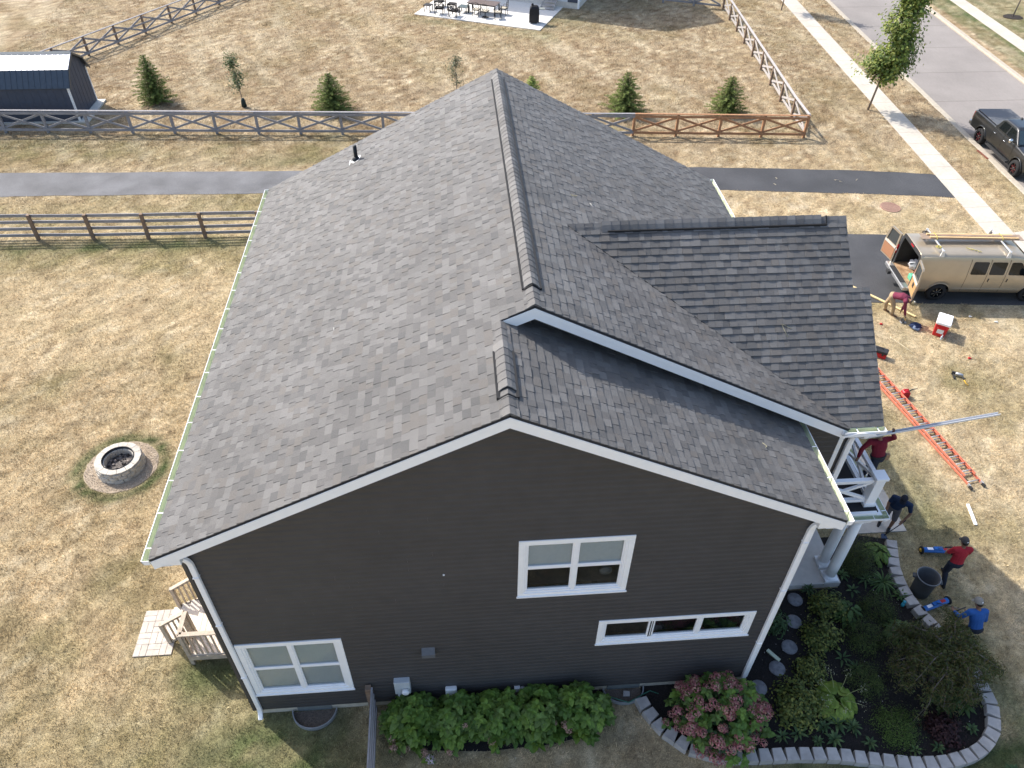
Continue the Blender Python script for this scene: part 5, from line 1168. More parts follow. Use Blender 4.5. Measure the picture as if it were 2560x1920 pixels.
def rrect(x0, x1, z0, z1, r=.05, sl0=0, sl1=0):
    """rounded quad in (x,z); sl0/sl1 lean the left/right edges"""
    pts = []
    for cx, cz, a0 in ((x1-r,z0+r,-90),(x1-r,z1-r,0),(x0+r,z1-r,90),(x0+r,z0+r,180)):
        for k in range(4): a = math.radians(a0+30*k); px, pz = cx+r*math.cos(a), cz+r*math.sin(a); t = (pz-z0)/(z1-z0); px += (sl1 if cx > (x0+x1)/2 else sl0)*t; pts.append((px,pz))
    return pts
# ---- van
VAN = thing('cargo_van', (24.47,16.12,0), 'tan cargo van with open rear doors and lumber on its roof rack', 'van', rz=-.0863)
MV = Matrix.Translation((24.47,16.12,.014)) @ Matrix.Rotation(-.0863, 4, 'Z')
tan = pm('tan_paint', (.43,.36,.265), .28, .05, 3, metal=.45, spec=.5, coat=.4, var2=.08, scale2=.6)
yp = lambda z: interp(z, [.38,.6,1.0,1.2,1.9,2.1], [.945,.985,1.0,.99,.875,.80])
arch = lambda x, xw, R: math.sqrt(max(R*R-(x-xw)**2,0))
def zbv(x): return max(.42, arch(x,0,.47)+.36 if abs(x) < .47 else 0, arch(x,3.7,.47)+.36 if abs(x-3.7) < .47 else 0)
ztv = lambda x: interp(x, [-1.2,-1.15,2.55,2.95,3.55,3.75,4.45,4.62,4.68], [2.02,2.06,2.10,2.03,1.36,1.27,1.10,.98,.75])
wfv = lambda x: interp(x, [-1.2,-1.1,3.8,4.5,4.68], [.985,1,1,.95,.86])
xs = sorted(set([-1.15,-1.12]+list(np.arange(-1.05,4.6,.075))+[-.47,-.46,.46,.47,3.23,3.24,4.16,4.17,4.62,4.66,4.68]))
mb, secs = loft(xs, zbv, ztv, yp, wfv); n = len(secs[0]); e = [len(mb.v)-n+k for k in range(n)]
mb.f.append(tuple(e)); mb.c.append(None); mb.sm.append(False)
body = mb.xf(MV).build('body', tan, VAN)
sol = body.modifiers.new('thickness', 'SOLIDIFY'); sol.thickness = .03; sol.offset = -1
# cargo space
lin = pm('cargo_lining', (.05,.048,.045), .9, .2, 6); flo = pm('cargo_floor_board', (.27,.16,.085), .85, .3, 5, col2=(.36,.24,.14))
MB().add([(-1.14,-.90,.60),(2.3,-.90,.60),(2.3,.90,.60),(-1.14,.90,.60),(-1.14,-.82,1.98),(2.3,-.82,1.98),(2.3,.82,1.98),(-1.14,.82,1.98)], [(0,4,5,1),(2,6,7,3),(1,5,6,2),(4,7,6,5),(0,1,2,3)]).xf(MV).build('cargo_lining', lin, VAN)
MB().box(-1.14,2.2,-.88,.88,.602,.625).xf(MV).build('cargo_floor', flo, VAN)
# rear opening frame
out = [(s[1],s[2]) for s in secs[0]]; cy_, cz_ = 0, 1.2; inn = []
for y, z in out:
    t = 1.0; 
    iy = max(-.80, min(.80, y*.86)); iz = max(.60, min(1.88, z*.92+.06)); inn.append((iy, iz))
fr = MB(); nn = len(out); vs = [(-1.152,y,z) for y,z in out]+[(-1.156,y,z) for y,z in inn]+[(-1.10,y,z) for y,z in inn]
fr.add(vs, [(k,k+1,nn+k+1,nn+k) for k in range(nn-1)]+[(nn+k,nn+k+1,2*nn+k+1,2*nn+k) for k in range(nn-1)]); fr.xf(MV).build('rear_frame', dplast, VAN)
MB().box(-1.16,-1.10,-.93,.93,.42,.60).xf(MV).build('rear_sill', tan, VAN)
for s in (-1,1): MB().prism([(-1.20,s*.93,1.02),(-1.20,s*.985,1.02),(-1.20,s*.955,1.42),(-1.20,s*.90,1.42)], (.10,0,0)).xf(MV).build('tail_light', redlens, VAN); MB().box(-1.205,-1.198,s*.93-.02,s*.93+.03,1.14,1.22).xf(MV).build('reverse_lens', white2, VAN)
MB().box(-1.17,-1.13,-.13,.13,1.94,1.99).xf(MV).build('brake_light', redlens, VAN)
bm = MB().box(-1.42,-1.17,-.98,.98,.44,.60).xf(MV).build('rear_bumper', pm('scuffed_chrome', (.50,.51,.52), .35, .15, 10, metal=.8), VAN, bevel=.03); MB().box(-1.40,-1.18,-.6,.6,.601,.612).xf(MV).build('step_pad', dplast, bm); MB().box(-1.55,-1.42,.25,.45,.42,.55).xf(MV).build('hitch', dplast, bm)
ply = pm('plywood_panel', (.47,.29,.135), .75, .2, 7, col2=(.40,.23,.10)); ply2 = pm('red_plywood_panel', (.38,.19,.105), .75, .2, 7, col2=(.32,.155,.085))
for s, panel in ((-1,ply),(1,ply2)):
    hx, hy = -1.18, s*.95; MD = MV @ Matrix.Translation((hx,hy,0)) @ Matrix.Rotation(s*math.radians(-12)+ (math.pi if s < 0 else 0), 4, 'Z')
    # local: door runs along +y*... build along u = outward
    Md = MV @ Matrix.Translation((hx,hy,0)); du = Vector((-.20, s*.98, 0)).normalized(); dn = Vector((du.y*s, -du.x*s, 0)); dn = dn if dn.x < 0 else -dn
    def D(u, z, w): p = du*u+dn*w; return Md @ Vector((p.x,p.y,z))
    outl = [(0,.60),(.82,.60),(.84,1.2),(.74,1.84),(.66,1.90),(0,1.90)]
    wn = [(.10,1.30),(.73,1.30),(.66,1.80),(.10,1.80)]
    d = MB(); 
    lower = [(0,.60),(.82,.60),(.84,1.2),(.825,1.27),(0,1.27)]
    d.prism([D(u,z,-.03) for u,z in lower], D(0,0,.03)-D(0,0,-.03)); d.prism([D(u,z,-.03) for u,z in [(0,1.27),(.09,1.27),(.09,1.90),(0,1.90)]], D(0,0,.03)-D(0,0,-.03))
    d.prism([D(u,z,-.03) for u,z in [(.74,1.27),(.825,1.27),(.74,1.84),(.66,1.90),(.65,1.83)]], D(0,0,.03)-D(0,0,-.03)); d.prism([D(u,z,-.03) for u,z in [(.09,1.82),(.655,1.82),(.66,1.90),(.09,1.90)]], D(0,0,.03)-D(0,0,-.03))
    do = d.build('rear_door', tan, VAN); MB().prism([D(u,z,-.006) for u,z in [(.088,1.27),(.742,1.27),(.655,1.822),(.088,1.822)]], D(0,0,.006)-D(0,0,-.006)).build('door_glass', pm('door_glass', (.05,.055,.055), .08, .05, spec=.6), do)
    MB().prism([D(u,z,.031) for u,z in [(.06,.66),(.78,.66),(.79,1.15),(.06,1.15)]], D(0,0,.045)-D(0,0,.031)).build('inner_panel', panel, do); MB().prism([D(u,z,.031) for u,z in [(.04,1.17),(.80,1.17),(.79,1.262),(.04,1.262)]], D(0,0,.05)-D(0,0,.031)).build('inner_trim', pm('light_trim', (.55,.52,.47), .6, .08), do)
    if s < 0: MB().prism([D(u,z,.046) for u,z in [(.36,.92),(.52,.92),(.52,1.10),(.36,1.10)]], D(0,0,.06)-D(0,0,.046)).build('latch_plate', dplast, do)
# glazing on both sides
def side_panel(pts, s, off, mat, name, par, thick=.006):
    P = [(x, s*(yp(z)*wfv(x)+off), z) for x,z in pts]; MB().prism(P, (0,s*thick,0)).xf(MV).build(name, mat, par)
for s in (-1,1):
    for (a,b,l,r) in ((.98,1.60,.03,.0),(1.72,2.32,.0,.0),(2.48,3.28,.0,-.42)): side_panel(rrect(a,b,1.27,1.80,.055,l,r), s, .003, dglass, 'side_window', VAN)
    for xx in (.88,1.66,2.40): MB().tube([(xx,s*(yp(z)*1.0+.001),z) for z in (.46,.7,1.0,1.2,1.5,1.9)], .007, 4).xf(MV).build('door_seam', seam_m, VAN)
    MB().tube([(x_,s*(yp(.62)+.004),.62) for x_ in (.52,3.2)], .012, 5).xf(MV).build('rocker_line', tan, VAN)
    for xx in (1.78,2.52): MB().tube([(xx,s*(yp(1.02)+.012),.97),(xx+.02,s*(yp(1.1)+.012),1.10)], .018, 6).xf(MV).build('door_handle', dplast, VAN)
    mr = MB().ball((3.12,s*1.16,1.36), .12, 12, 8, (.6,1,1.3)).xf(MV).build('mirror', dplast, VAN); MB().beam((3.15,s*.97,1.25), (3.12,s*1.1,1.32), .05, .05).xf(MV).build('mirror_arm', dplast, mr)
    MB().tube([(-1.0,s*(yp(1.96)*1+.002),1.962),(2.6,s*(yp(1.98)+.002),1.985)], .010, 5).xf(MV).build('drip_rail', tan, VAN)
    for xw in (0,3.7): MB().tube([(xw+.485*math.cos(a), s*(yp(.36+.485*math.sin(a))+.004), .36+.485*math.sin(a)) for a in np.linspace(.15,math.pi-.15,14)], .018, 5).xf(MV).build('arch_lip', tan, VAN)
    MB().prism([(4.58,s*.90,.80),(4.64,s*.62,.80),(4.62,s*.60,1.0),(4.52,s*.90,1.02)], (.03,0,0)).xf(MV).build('headlight', pm('clear_lens', (.75,.75,.72), .1, .02, spec=.8), VAN)
MB().add([(3.02,-.80,1.98),(3.02,.80,1.98),(3.55,.90,1.385),(3.55,-.90,1.385)], [(0,1,2,3)]).xf(Matrix.Translation((0,0,0))).xf(MV @ Matrix.Translation((.02,0,.012))).build('windshield', dglass, VAN)
MB().box(4.60,4.82,-.95,.95,.42,.62).xf(MV).build('front_bumper', MATS['scuffed_chrome'], VAN, bevel=.03)
MB().box(-1.1,4.5,-.80,.80,.30,.44).xf(MV).build('underbody', seam_m, VAN)
for x,y in ((0,-.86),(0,.86),(3.7,-.86),(3.7,.86)): wheel(VAN, MV, x, y, .385, .25, rimb, chrome if y < 0 else None)
for xw in (0,3.7):
    for s in (-1,1): MB().box(xw-.46,xw+.46,s*.55,s*.72,.44,.86).xf(MV).build('wheel_well', seam_m, VAN)
# roof rack and its load
alu = pm('rack_aluminium', (.66,.66,.65), .4, .1, metal=.5)
for xx in (-.35,2.25):
    r_ = MB().beam((xx,-.86,2.22), (xx,.86,2.22), .05, .035).xf(MV).build('rack_bar', alu, VAN)
    for s in (-1,1): MB().prism([(xx-.09,s*.86,1.98),(xx+.09,s*.86,1.98),(xx+.04,s*.82,2.25),(xx-.04,s*.82,2.25)], (0,s*-.035,0)).xf(MV).build('rack_foot', alu, r_)
pine = pm('pine_board', (.56,.38,.20), .8, .2, 8, .1, stretch=(.4,4,4)); oldw = pm('old_board', (.27,.20,.15), .85, .25, 8, .1, stretch=(.4,4,4))
def van_board(x0, x1, y, w, z, h, m, lab): tag(MB().box(x0,x1,y-w/2,y+w/2,z,z+h).xf(MV).build('board', m, bevel=.004), lab, 'board', 'lumber tied on the van roof')
van_board(-.85,3.15,.22,.42,2.24,.02,oldw,'wide grey brown panel at the bottom of the lumber on the van roof'); van_board(-.55,2.95,.10,.09,2.262,.05,pine,'pale pine board on the near side of the van roof load'); van_board(-.5,2.9,.21,.09,2.262,.06,oldw,'dark brown board in the middle of the van roof load'); van_board(-.6,2.8,.33,.09,2.262,.05,pine,'pale pine board on the far side of the van roof load')
strap = pm('ratchet_strap', (.42,.36,.10), .8, .2)
for xx, lab in ((-.35,'yellow tie strap round the lumber at the rear rack bar'),(2.25,'yellow tie strap round the lumber at the front rack bar')):
    tag(MB().tube([(xx+.05,-.02,2.2),(xx+.05,-.0,2.29),(xx+.06,.1,2.33),(xx+.05,.38,2.33),(xx+.05,.42,2.27),(xx+.05,.43,2.2)], .014, 6).xf(MV).build('tie_strap', strap), lab, 'strap')
pts = [(-.45+.09*math.cos(k*1.3)*(1+.3*math.sin(k)),-.55+.09*math.sin(k*1.3),2.25+.02*math.sin(k*2)) for k in range(22)]; tag(MB().tube(pts, .012, 5).xf(MV).build('loose_strap', strap), 'bundle of yellow strap hanging from the near end of the rear rack bar', 'strap')
pts = [(.75+.028*k+.03*math.sin(k*2.1),-.35-.018*k+.05*math.sin(k*1.7),2.115) for k in range(18)]; tag(MB().tube(pts, .012, 5).xf(MV).build('loose_strap', strap), 'loose brown and yellow strap lying on the bare van roof', 'strap')
pts = [(-.5+.12*math.cos(k*1.1)*(1+.25*math.sin(k*.7)),.6+.10*math.sin(k*1.1),2.20+.02*math.sin(k*2)) for k in range(26)]; tag(MB().tube(pts, .012, 5).xf(MV).build('loose_strap', pm('dark_strap', (.06,.045,.035), .8)), 'tangle of dark strap at the far end of the rear rack bar', 'strap')
# cargo
gc = thing('tool_case', (0,0,0), 'mint green case at the open rear of the van', 'case'); gm = pm('mint_plastic', (.12,.42,.27), .4, .06)
MB().box(-1.02,-.62,-.72,-.28,.625,.86).xf(MV).build('case', gm, gc, bevel=.04); MB().tube([(-.98,-.62,.87),(-.96,-.6,.92),(-.80,-.5,.92),(-.68,-.42,.92),(-.66,-.4,.87)], .018, 6).xf(MV).build('handle', pm('mint_dark', (.05,.22,.14), .5), gc)
wp = pm('white_plastic_sack', (.62,.63,.66), .45, .12, 12)
for i,(x,y,z,r,lab) in enumerate(((-.45,.42,.78,.26,'white sack against the far side inside the van'),(-.42,-.40,.76,.22,'crumpled white bag right behind the mint green case'),(-.1,.0,.75,.22,'grey white sack in the middle of the van cargo floor'))):
    b = MB().ball((x,y,z), r, 14, 9, (1.1,.9,.75)); b.v = [(p[0]+.05*math.sin(p[1]*31+i),p[1]+.05*math.sin(p[2]*37+i),p[2]+.04*math.sin(p[0]*41)) for p in b.v]; tag(b.xf(MV).build('sack', wp), lab, 'sack', 'sacks in the van')
for i,(x,y,lab) in enumerate(((.25,.5,'black tool bag deep inside the van on the far side'),(.35,-.3,'black tool bag deep inside the van on the near side'))):
    t = thing('tool_bag', (0,0,0), lab, 'bag', 'bags in the van'); MB().box(x-.2,x+.25,y-.25,y+.22,.625,.92).xf(MV).build('bag', dplast, t, bevel=.05); MB().tube([(x-.12,y,.9),(x-.08,y,1.04),(x+.12,y,1.04),(x+.16,y,.9)], .016, 6).xf(MV).build('handle', dplast, t)
tag(MB().tube([(.2,.5,1.02),(-.3,-.1,1.06)], .03, 8).xf(MV).build('pipe_offcut', wp), 'white pipe offcut lying across the bags in the van', 'pipe'); tag(MB().beam((-.2,.55,1.15), (1.6,.5,1.2), .09, .04).xf(MV).build('board', pine), 'pale board lying lengthwise inside the van', 'board')

# ---- pickup
TRK = thing('pickup_truck', (34.98,29.2,-.11), 'dark grey crew cab pickup with red accented black wheels parked at the kerb', 'pickup', rz=-1.629)
MT = Matrix.Translation((34.98,29.2,-.107)) @ Matrix.Rotation(-1.629, 4, 'Z')
grey = pm('dark_grey_paint', (.028,.030,.032), .28, .05, 3, metal=.45, spec=.5, coat=.6)
ypt = lambda z: interp(z, [.5,.75,1.05,1.25,1.4], [.97,1.005,1.01,.985,.95])
def zbt(x): return max(.56, arch(x,0,.55)+.42 if abs(x) < .55 else 0, arch(x,3.76,.55)+.42 if abs(x-3.76) < .55 else 0)
ztt = lambda x: interp(x, [-1.27,-1.2,.88,.95,3.0,3.2,4.45,4.68,4.76], [1.40,1.43,1.43,1.40,1.40,1.38,1.27,1.15,.95])
wft = lambda x: interp(x, [-1.27,-1.15,3.9,4.5,4.76], [.97,1,1,.96,.86])
xs = sorted(set([-1.27,-1.24]+list(np.arange(-1.2,4.7,.08))+[-.55,-.54,.54,.55,3.21,3.22,4.30,4.31,4.72,4.76]))
mb, secs = loft(xs, zbt, ztt, ypt, wft, rnd=.07); n = len(secs[0])
for e in (list(range(n-1,-1,-1)), [len(mb.v)-n+k for k in range(n)]): mb.f.append(tuple(e)); mb.c.append(None); mb.sm.append(False)
mb.xf(MT).build('body', grey, TRK)
ypc = lambda z: interp(z, [1.3,1.42,1.85,2.0], [.965,.95,.80,.74])
ztc = lambda x: interp(x, [.92,1.12,1.3,2.35,2.55,3.25], [1.42,1.90,1.97,1.98,1.92,1.39])
mb, secs = loft(sorted(set(list(np.arange(.92,3.26,.06))+[1.12,2.55,3.25])), lambda x: 1.36, ztc, ypc, lambda x: 1.0, rnd=.10); mb.xf(MT).build('cab', grey, TRK)
MB().box(-1.22,.86,-.88,.88,1.432,1.465).xf(MT).build('bed_cover', pm('vinyl_bed_cover', (.10,.105,.115), .6, .1, 8), TRK, bevel=.015)
for s in (-1,1):
    for pts in ([(1.22,1.45),(1.90,1.45),(1.90,1.84),(1.38,1.84),(1.30,1.80)], [(2.02,1.45),(2.92,1.45),(2.72,1.62),(2.47,1.84),(2.02,1.84)]):
        MB().prism([(x, s*(ypc(z)+.004), z) for x,z in pts], (0,s*.006,0)).xf(MT).build('side_window', dglass, TRK)
    for xx in (.92,1.96,3.05): MB().tube([(xx+(.0 if xx > 1 else 0),s*(ypt(z)+.001),z) for z in (.62,.8,1.05,1.25,1.38)], .007, 4).xf(MT).build('door_seam', seam_m, TRK)
    for xx in (1.08,2.08): MB().tube([(xx,s*1.03,1.16),(xx+.18,s*1.03,1.17)], .018, 6).xf(MT).build('door_handle', chrome, TRK)
    MB().box(.9,3.05,s*.92,s*1.10,.42,.47).xf(MT).build('running_board', dplast, TRK); mr = MB().ball((2.86,s*1.16,1.48), .12, 10, 7, (.6,1,1)).xf(MT).build('mirror', chrome, TRK); MB().beam((2.86,s*.94,1.42), (2.86,s*1.1,1.45), .05, .05).xf(MT).build('mirror_arm', dplast, mr)
    for xw in (0,3.76): MB().tube([(xw+.56*math.cos(a), s*(ypt(.42+.56*math.sin(a))+.012), .42+.56*math.sin(a)) for a in np.linspace(.2,math.pi-.2,14)], .03, 6).xf(MT).build('fender_flare', grey, TRK)
    MB().prism([(-1.285,s*.80,.98),(-1.285,s*.985,.98),(-1.285,s*.955,1.32),(-1.285,s*.80,1.32)], (.05,0,0)).xf(MT).build('tail_light', redlens, TRK); MB().box(4.66,4.75,s*.86-.1,s*.86+.08,1.0,1.14).xf(MT).build('headlight', MATS['clear_lens'], TRK)
    for xw in (0,3.76): MB().box(xw-.53,xw+.53,s*.5,s*.68,.5,.98).xf(MT).build('wheel_well', seam_m, TRK)
MB().add([(2.58,-.76,1.895),(2.58,.76,1.895),(3.2,.90,1.43),(3.2,-.90,1.43)], [(0,1,2,3)]).xf(MT @ Matrix.Translation((.01,0,.012))).build('windshield', pm('windshield_glass', (.03,.05,.06), .05, .05, spec=.8), TRK)
MB().add([(.955,-.72,1.52),(.955,.72,1.52),(1.105,.66,1.86),(1.105,-.66,1.86)], [(3,2,1,0)]).xf(MT @ Matrix.Translation((-.01,0,.01))).build('rear_window', dglass, TRK)
MB().box(-1.48,-1.26,-.96,.96,.55,.78).xf(MT).build('rear_bumper', chrome, TRK, bevel=.04); MB().box(4.7,4.92,-.97,.97,.55,.85).xf(MT).build('front_bumper', dplast, TRK, bevel=.05); MB().box(4.73,4.78,-.6,.6,.85,1.15).xf(MT).build('grille', dplast, TRK)
MB().box(-1.2,4.5,-.7,.7,.40,.58).xf(MT).build('underbody', seam_m, TRK); MB().ball((1.3,0,2.0), .06, 10, 6, (1.6,.7,.7)).xf(MT).build('antenna', dplast, TRK)
redacc = pm('red_wheel_accent', (.26,.012,.018), .3, .1)
for x,y in ((0,-.90),(0,.90),(3.76,-.90),(3.76,.90)): wheel(TRK, MT, x, y, .43, .30, rimb, redacc)
# ================================================================ people and the things they use
skin_m = pm('brown_skin', (.20,.105,.065), .6, .1, 20, spec=.35)
def remesh(o, vox, sm=4):
    r = o.modifiers.new('remesh', 'REMESH'); r.mode = 'VOXEL'; r.voxel_size = vox; r.use_smooth_shade = True
    s = o.modifiers.new('smooth', 'SMOOTH'); s.iterations = sm; s.factor = .5; return o
def person(label, J, shirt, pants, shoes, cap, sleeves='short', legs='long', hat='cap', curl=.6, belt=None):
    V3 = {k: Vector(v) for k, v in J.items()}; base = (V3['aL']+V3['aR'])/2
    root = thing('person', (base.x,base.y,min(V3['aL'].z,V3['aR'].z)-.09), label, 'person')
    side = (V3['sR']-V3['sL']).normalized(); spine = (V3['neck']-V3['pel']).normalized(); front = spine.cross(side) if False else side.cross(spine)*-1
    look = V3['look'].normalized() if 'look' in V3 else front
    P, C, Nk, Hd = V3['pel'], V3['pel'].lerp(V3['neck'], .62), V3['neck'], V3['head']
    if 'bow' in V3: C = C+V3['bow']
    def torso(mb, g):
        mb.tube([P-spine*.10, P, P.lerp(C,.5), C, C.lerp(Nk,.62), Nk-spine*.01], [(.13+g,.10+g),(.165+g,.115+g),(.150+g,.105+g),(.180+g,.120+g),(.165+g,.10+g),(.07+g,.065+g)], 14, ref=side)
        for s in ('L','R'): mb.tube([C.lerp(Nk,.6), V3['s'+s]], [.085+g,.066+g], 10)
    def arm(mb, s, g, t=1.0, fore=True):
        S, E, Wr = V3['s'+s], V3['e'+s], V3['w'+s]
        mb.ball(S, .066+g, 10, 8); mb.tube([S, S.lerp(E,.5), E if t >= 1 else S.lerp(E,t)], [.060+g,.052+g,(.042+g)], 10)
        if fore: mb.ball(E, .043+g, 8, 6); mb.tube([E, E.lerp(Wr,.35), Wr], [.042+g,.041+g,.028+g], 10)
    def leg(mb, s, g, t=2.0):
        Hp, K, A = V3['h'+s], V3['k'+s], V3['a'+s]
        mb.ball(Hp, .09+g, 10, 8); mb.tube([Hp, Hp.lerp(K,.5), K], [.092+g,.078+g,.057+g], 10)
        if t > 1: mb.ball(K, .057+g, 8, 6); mb.tube([K, K.lerp(A,.35), A.lerp(K,.06) if t >= 2 else K.lerp(A,t-1)], [.055+g,.056+g,.037+g], 10)
    b = MB(); torso(b, 0)
    b.tube([Nk-spine*.03, Hd-(Hd-Nk)*.2], [.058,.054], 10)
    up_ = (Hd-Nk).normalized(); lk = (look-up_*look.dot(up_)).normalized(); sd = lk.cross(up_)
    # head: skull, jaw, nose, ears
    Rm = Matrix((sd, lk, up_)).transposed()
    st = len(b.v); b.ball((0,0,0), .10, 16, 12, (.78,.98,1.12)); b.ball((0,.035,-.055), .065, 12, 8, (.85,.9,.9)); b.ball((0,.105,-.015), .017, 8, 6, (.8,1.1,1.5)); b.ball((.078,0,-.01), .026, 8, 6, (.4,.8,1.2)); b.ball((-.078,0,-.01), .026, 8, 6, (.4,.8,1.2))
    b.xf(Matrix.Translation(Hd) @ Rm.to_4x4(), st)
    for s in ('L','R'):
        arm(b, s, 0); leg(b, s, 0)
        Wr = V3['w'+s]; hd = V3['d'+s].normalized() if 'd'+s in V3 else (Wr-V3['e'+s]).normalized()
        pn = hd.cross(side); pn = (pn if pn.length > .1 else hd.orthogonal()).normalized(); 
        if pn.dot(look) < 0: pn = -pn
        lat = hd.cross(pn).normalized()
        b.tube([Wr-hd*.01, Wr+hd*.045, Wr+hd*.09], [(.028,.018),(.041,.019),(.040,.015)], 10, ref=lat)
        for q, fl in enumerate((.066,.078,.073,.058)):
            r0 = Wr+hd*.085+lat*(.030-.020*q); c1 = curl*.9; p1 = r0+(hd*math.cos(c1*.5)+pn*math.sin(c1*.5))*fl*.45; p2 = p1+(hd*math.cos(c1*1.5)+pn*math.sin(c1*1.5))*fl*.33; p3 = p2+(hd*math.cos(c1*2.4)+pn*math.sin(c1*2.4))*fl*.28
            b.tube([r0-hd*.02,r0,p1,p2,p3], [.0095,.0095,.009,.0085,.007], 7)
        tb = Wr+hd*.03+lat*.034; b.tube([Wr+hd*.02+lat*.015, tb, tb+(hd*.5+lat*.6+pn*.4).normalized()*.035, tb+(hd*.8+lat*.3+pn*.7).normalized()*.065], [.013,.013,.011,.009], 7)
        A = V3['a'+s]; tdir = V3['t'+s].normalized() if 't'+s in V3 else Vector((lk.x,lk.y,0)).normalized(); b.tube([A, A+Vector((0,0,-.04))+tdir*.02, Vector((A.x,A.y,A.z-.055))+tdir*.14], [.038,.042,.03], 8)
    remesh(b.build('body', skin_m, root), .0075, 3)
    # face and hair
    for s in (-1,1): MB().ball(Hd+sd*.032*s+lk*.088+up_*.012, .012, 8, 6).build('eye', pm('dark_eye', (.02,.015,.012), .3), root)
    MB().tube([Hd-sd*.025+lk*.092-up_*.058, Hd+lk*.098-up_*.056, Hd+sd*.025+lk*.092-up_*.058], .006, 6).build('mouth', pm('lip', (.17,.06,.05), .5), root)
    h = MB(); h.ball((0,-.012,.018), .103, 16, 10, (.80,.96,1.02)); h.v = [p if p[1] < .04 or p[2] > .04 else (p[0]*.9,p[1]*.55,p[2]) for p in h.v]; h.xf(Matrix.Translation(Hd) @ Rm.to_4x4()); h.build('hair', pm('black_hair', (.012,.010,.009), .6, .2, 60), root)
    # clothes
    m = MB(); torso(m, .016)
    for s in ('L','R'): arm(m, s, .014, .78 if sleeves == 'short' else 1.0, sleeves == 'long')
    remesh(m.build('shirt', shirt, root), .011, 3)
    m = MB(); m.tube([P-spine*.11, P-spine*.02, P+spine*.055], [(.150,.118),(.186,.136),(.175,.128)], 14, ref=side)
    for s in ('L','R'): leg(m, s, .018, 2.0 if legs == 'long' else 1.0)
    remesh(m.build('trousers' if legs == 'long' else 'shorts', pants, root), .012, 3)
    if belt: MB().tube([P+spine*.03, P+spine*.075], [(.198,.148)]*2, 16, ref=side).build('belt', belt, root); MB().box(-.07,.07,-.05,.05,-.16,.04).xf(Matrix.Translation(P+side*.23+spine*.02)).build('tool_pouch', pm('tan_pouch', (.30,.20,.11), .8), root, bevel=.02)
    for s in ('L','R'):
        A = V3['a'+s]; td = V3['t'+s].normalized() if 't'+s in V3 else Vector((lk.x,lk.y,0)).normalized(); z0 = max(A.z-.085, .0)
        q = Vector((A.x,A.y,z0)); sh_ = MB(); sh_.tube([q-td*.06+Vector((0,0,.045)), q+Vector((0,0,.05)), q+td*.09+Vector((0,0,.04)), q+td*.19+Vector((0,0,.03))], [(.036,.043),(.045,.052),(.048,.040),(.03,.025)], 10, ref=td.cross(Vector((0,0,1)))); sh_.tube([q+Vector((0,0,.05)), A+Vector((0,0,.02))], [.047,.046], 10)
        remesh(sh_.build('shoe', shoes, root), .009, 2)
    c = MB()
    if hat == 'cap':
        prof = [(.112,-.005),(.112,.03),(.106,.075),(.078,.115),(.03,.133),(.002,.135)]; c.lathe2(prof, (0,0,0), 18, (.84,1.0,1.0)); rim = []
        n = 9; top = [(.095*math.sin(a)*.95, .095*math.cos(a)*1.02, .012) for a in np.linspace(-1.15,1.15,n)]; ot = [(.088*math.sin(a)*1.05, .10+.085*math.cos(a), .0) for a in np.linspace(-1.3,1.3,n)]
        vs = top+ot+[(x,y,z-.006) for x,y,z in top+ot]; c.add(vs, [(k,k+1,n+k+1,n+k) for k in range(n-1)]+[(3*n+k,3*n+k+1,2*n+k+1,2*n+k) for k in range(n-1)]+[(n+k,n+k+1,3*n+k+1,3*n+k) for k in range(n-1)], True); c.ball((0,0,.135), .01, 6, 4)
    else:
        c.lathe2([(.185,.0),(.18,.008),(.118,.03),(.112,.07),(.098,.115),(.05,.13),(.002,.132)], (0,0,0), 20, (.88,1.0,1.0)); c.lathe2([(.185,-.004),(.118,.02)], (0,0,0), 20, (.88,1,1))
    c.xf(Matrix.Translation(Hd+up_*.035) @ Rm.to_4x4()); co = c.build('cap' if hat == 'cap' else 'sun_hat', cap, root)
    if hat == 'cap': MB().box(-.018,.018,-.1155,-.111,.035,.055).xf(Matrix.Translation(Hd+up_*.035) @ Rm.to_4x4()).build('badge', white2, co)
    return root
def cloth(name, c): return pm(name, c, .9, .10, 30, .3, bscale=14)
jeans = cloth('dark_jeans', (.018,.022,.035)); kh = cloth('khaki_trousers', (.36,.27,.17)); boots = pm('brown_boot', (.16,.10,.06), .8, .15); blk = pm('black_shoe', (.015,.015,.016), .7, .1)
greycap = cloth('charcoal_cap', (.065,.06,.058)); navycap = cloth('navy_cap', (.012,.014,.022))
UPV = Vector((0,0,1))
person('man in a red t shirt and charcoal cap pushing a blue sweeper', dict(pel=(18.27,2.38,.94),neck=(18.31,2.50,1.46),head=(18.31,2.55,1.61),sL=(18.11,2.50,1.40),sR=(18.51,2.46,1.40),eL=(18.02,2.58,1.12),wL=(18.22,2.76,1.02),eR=(18.60,2.52,1.12),wR=(18.42,2.76,1.03),hL=(18.17,2.39,.90),kL=(18.18,2.44,.50),aL=(18.19,2.22,.09),hR=(18.37,2.37,.90),kR=(18.42,2.58,.50),aR=(18.45,2.62,.09),look=(.0,1,-.2)), cloth('red_shirt', (.33,.018,.028)), jeans, blk, greycap)
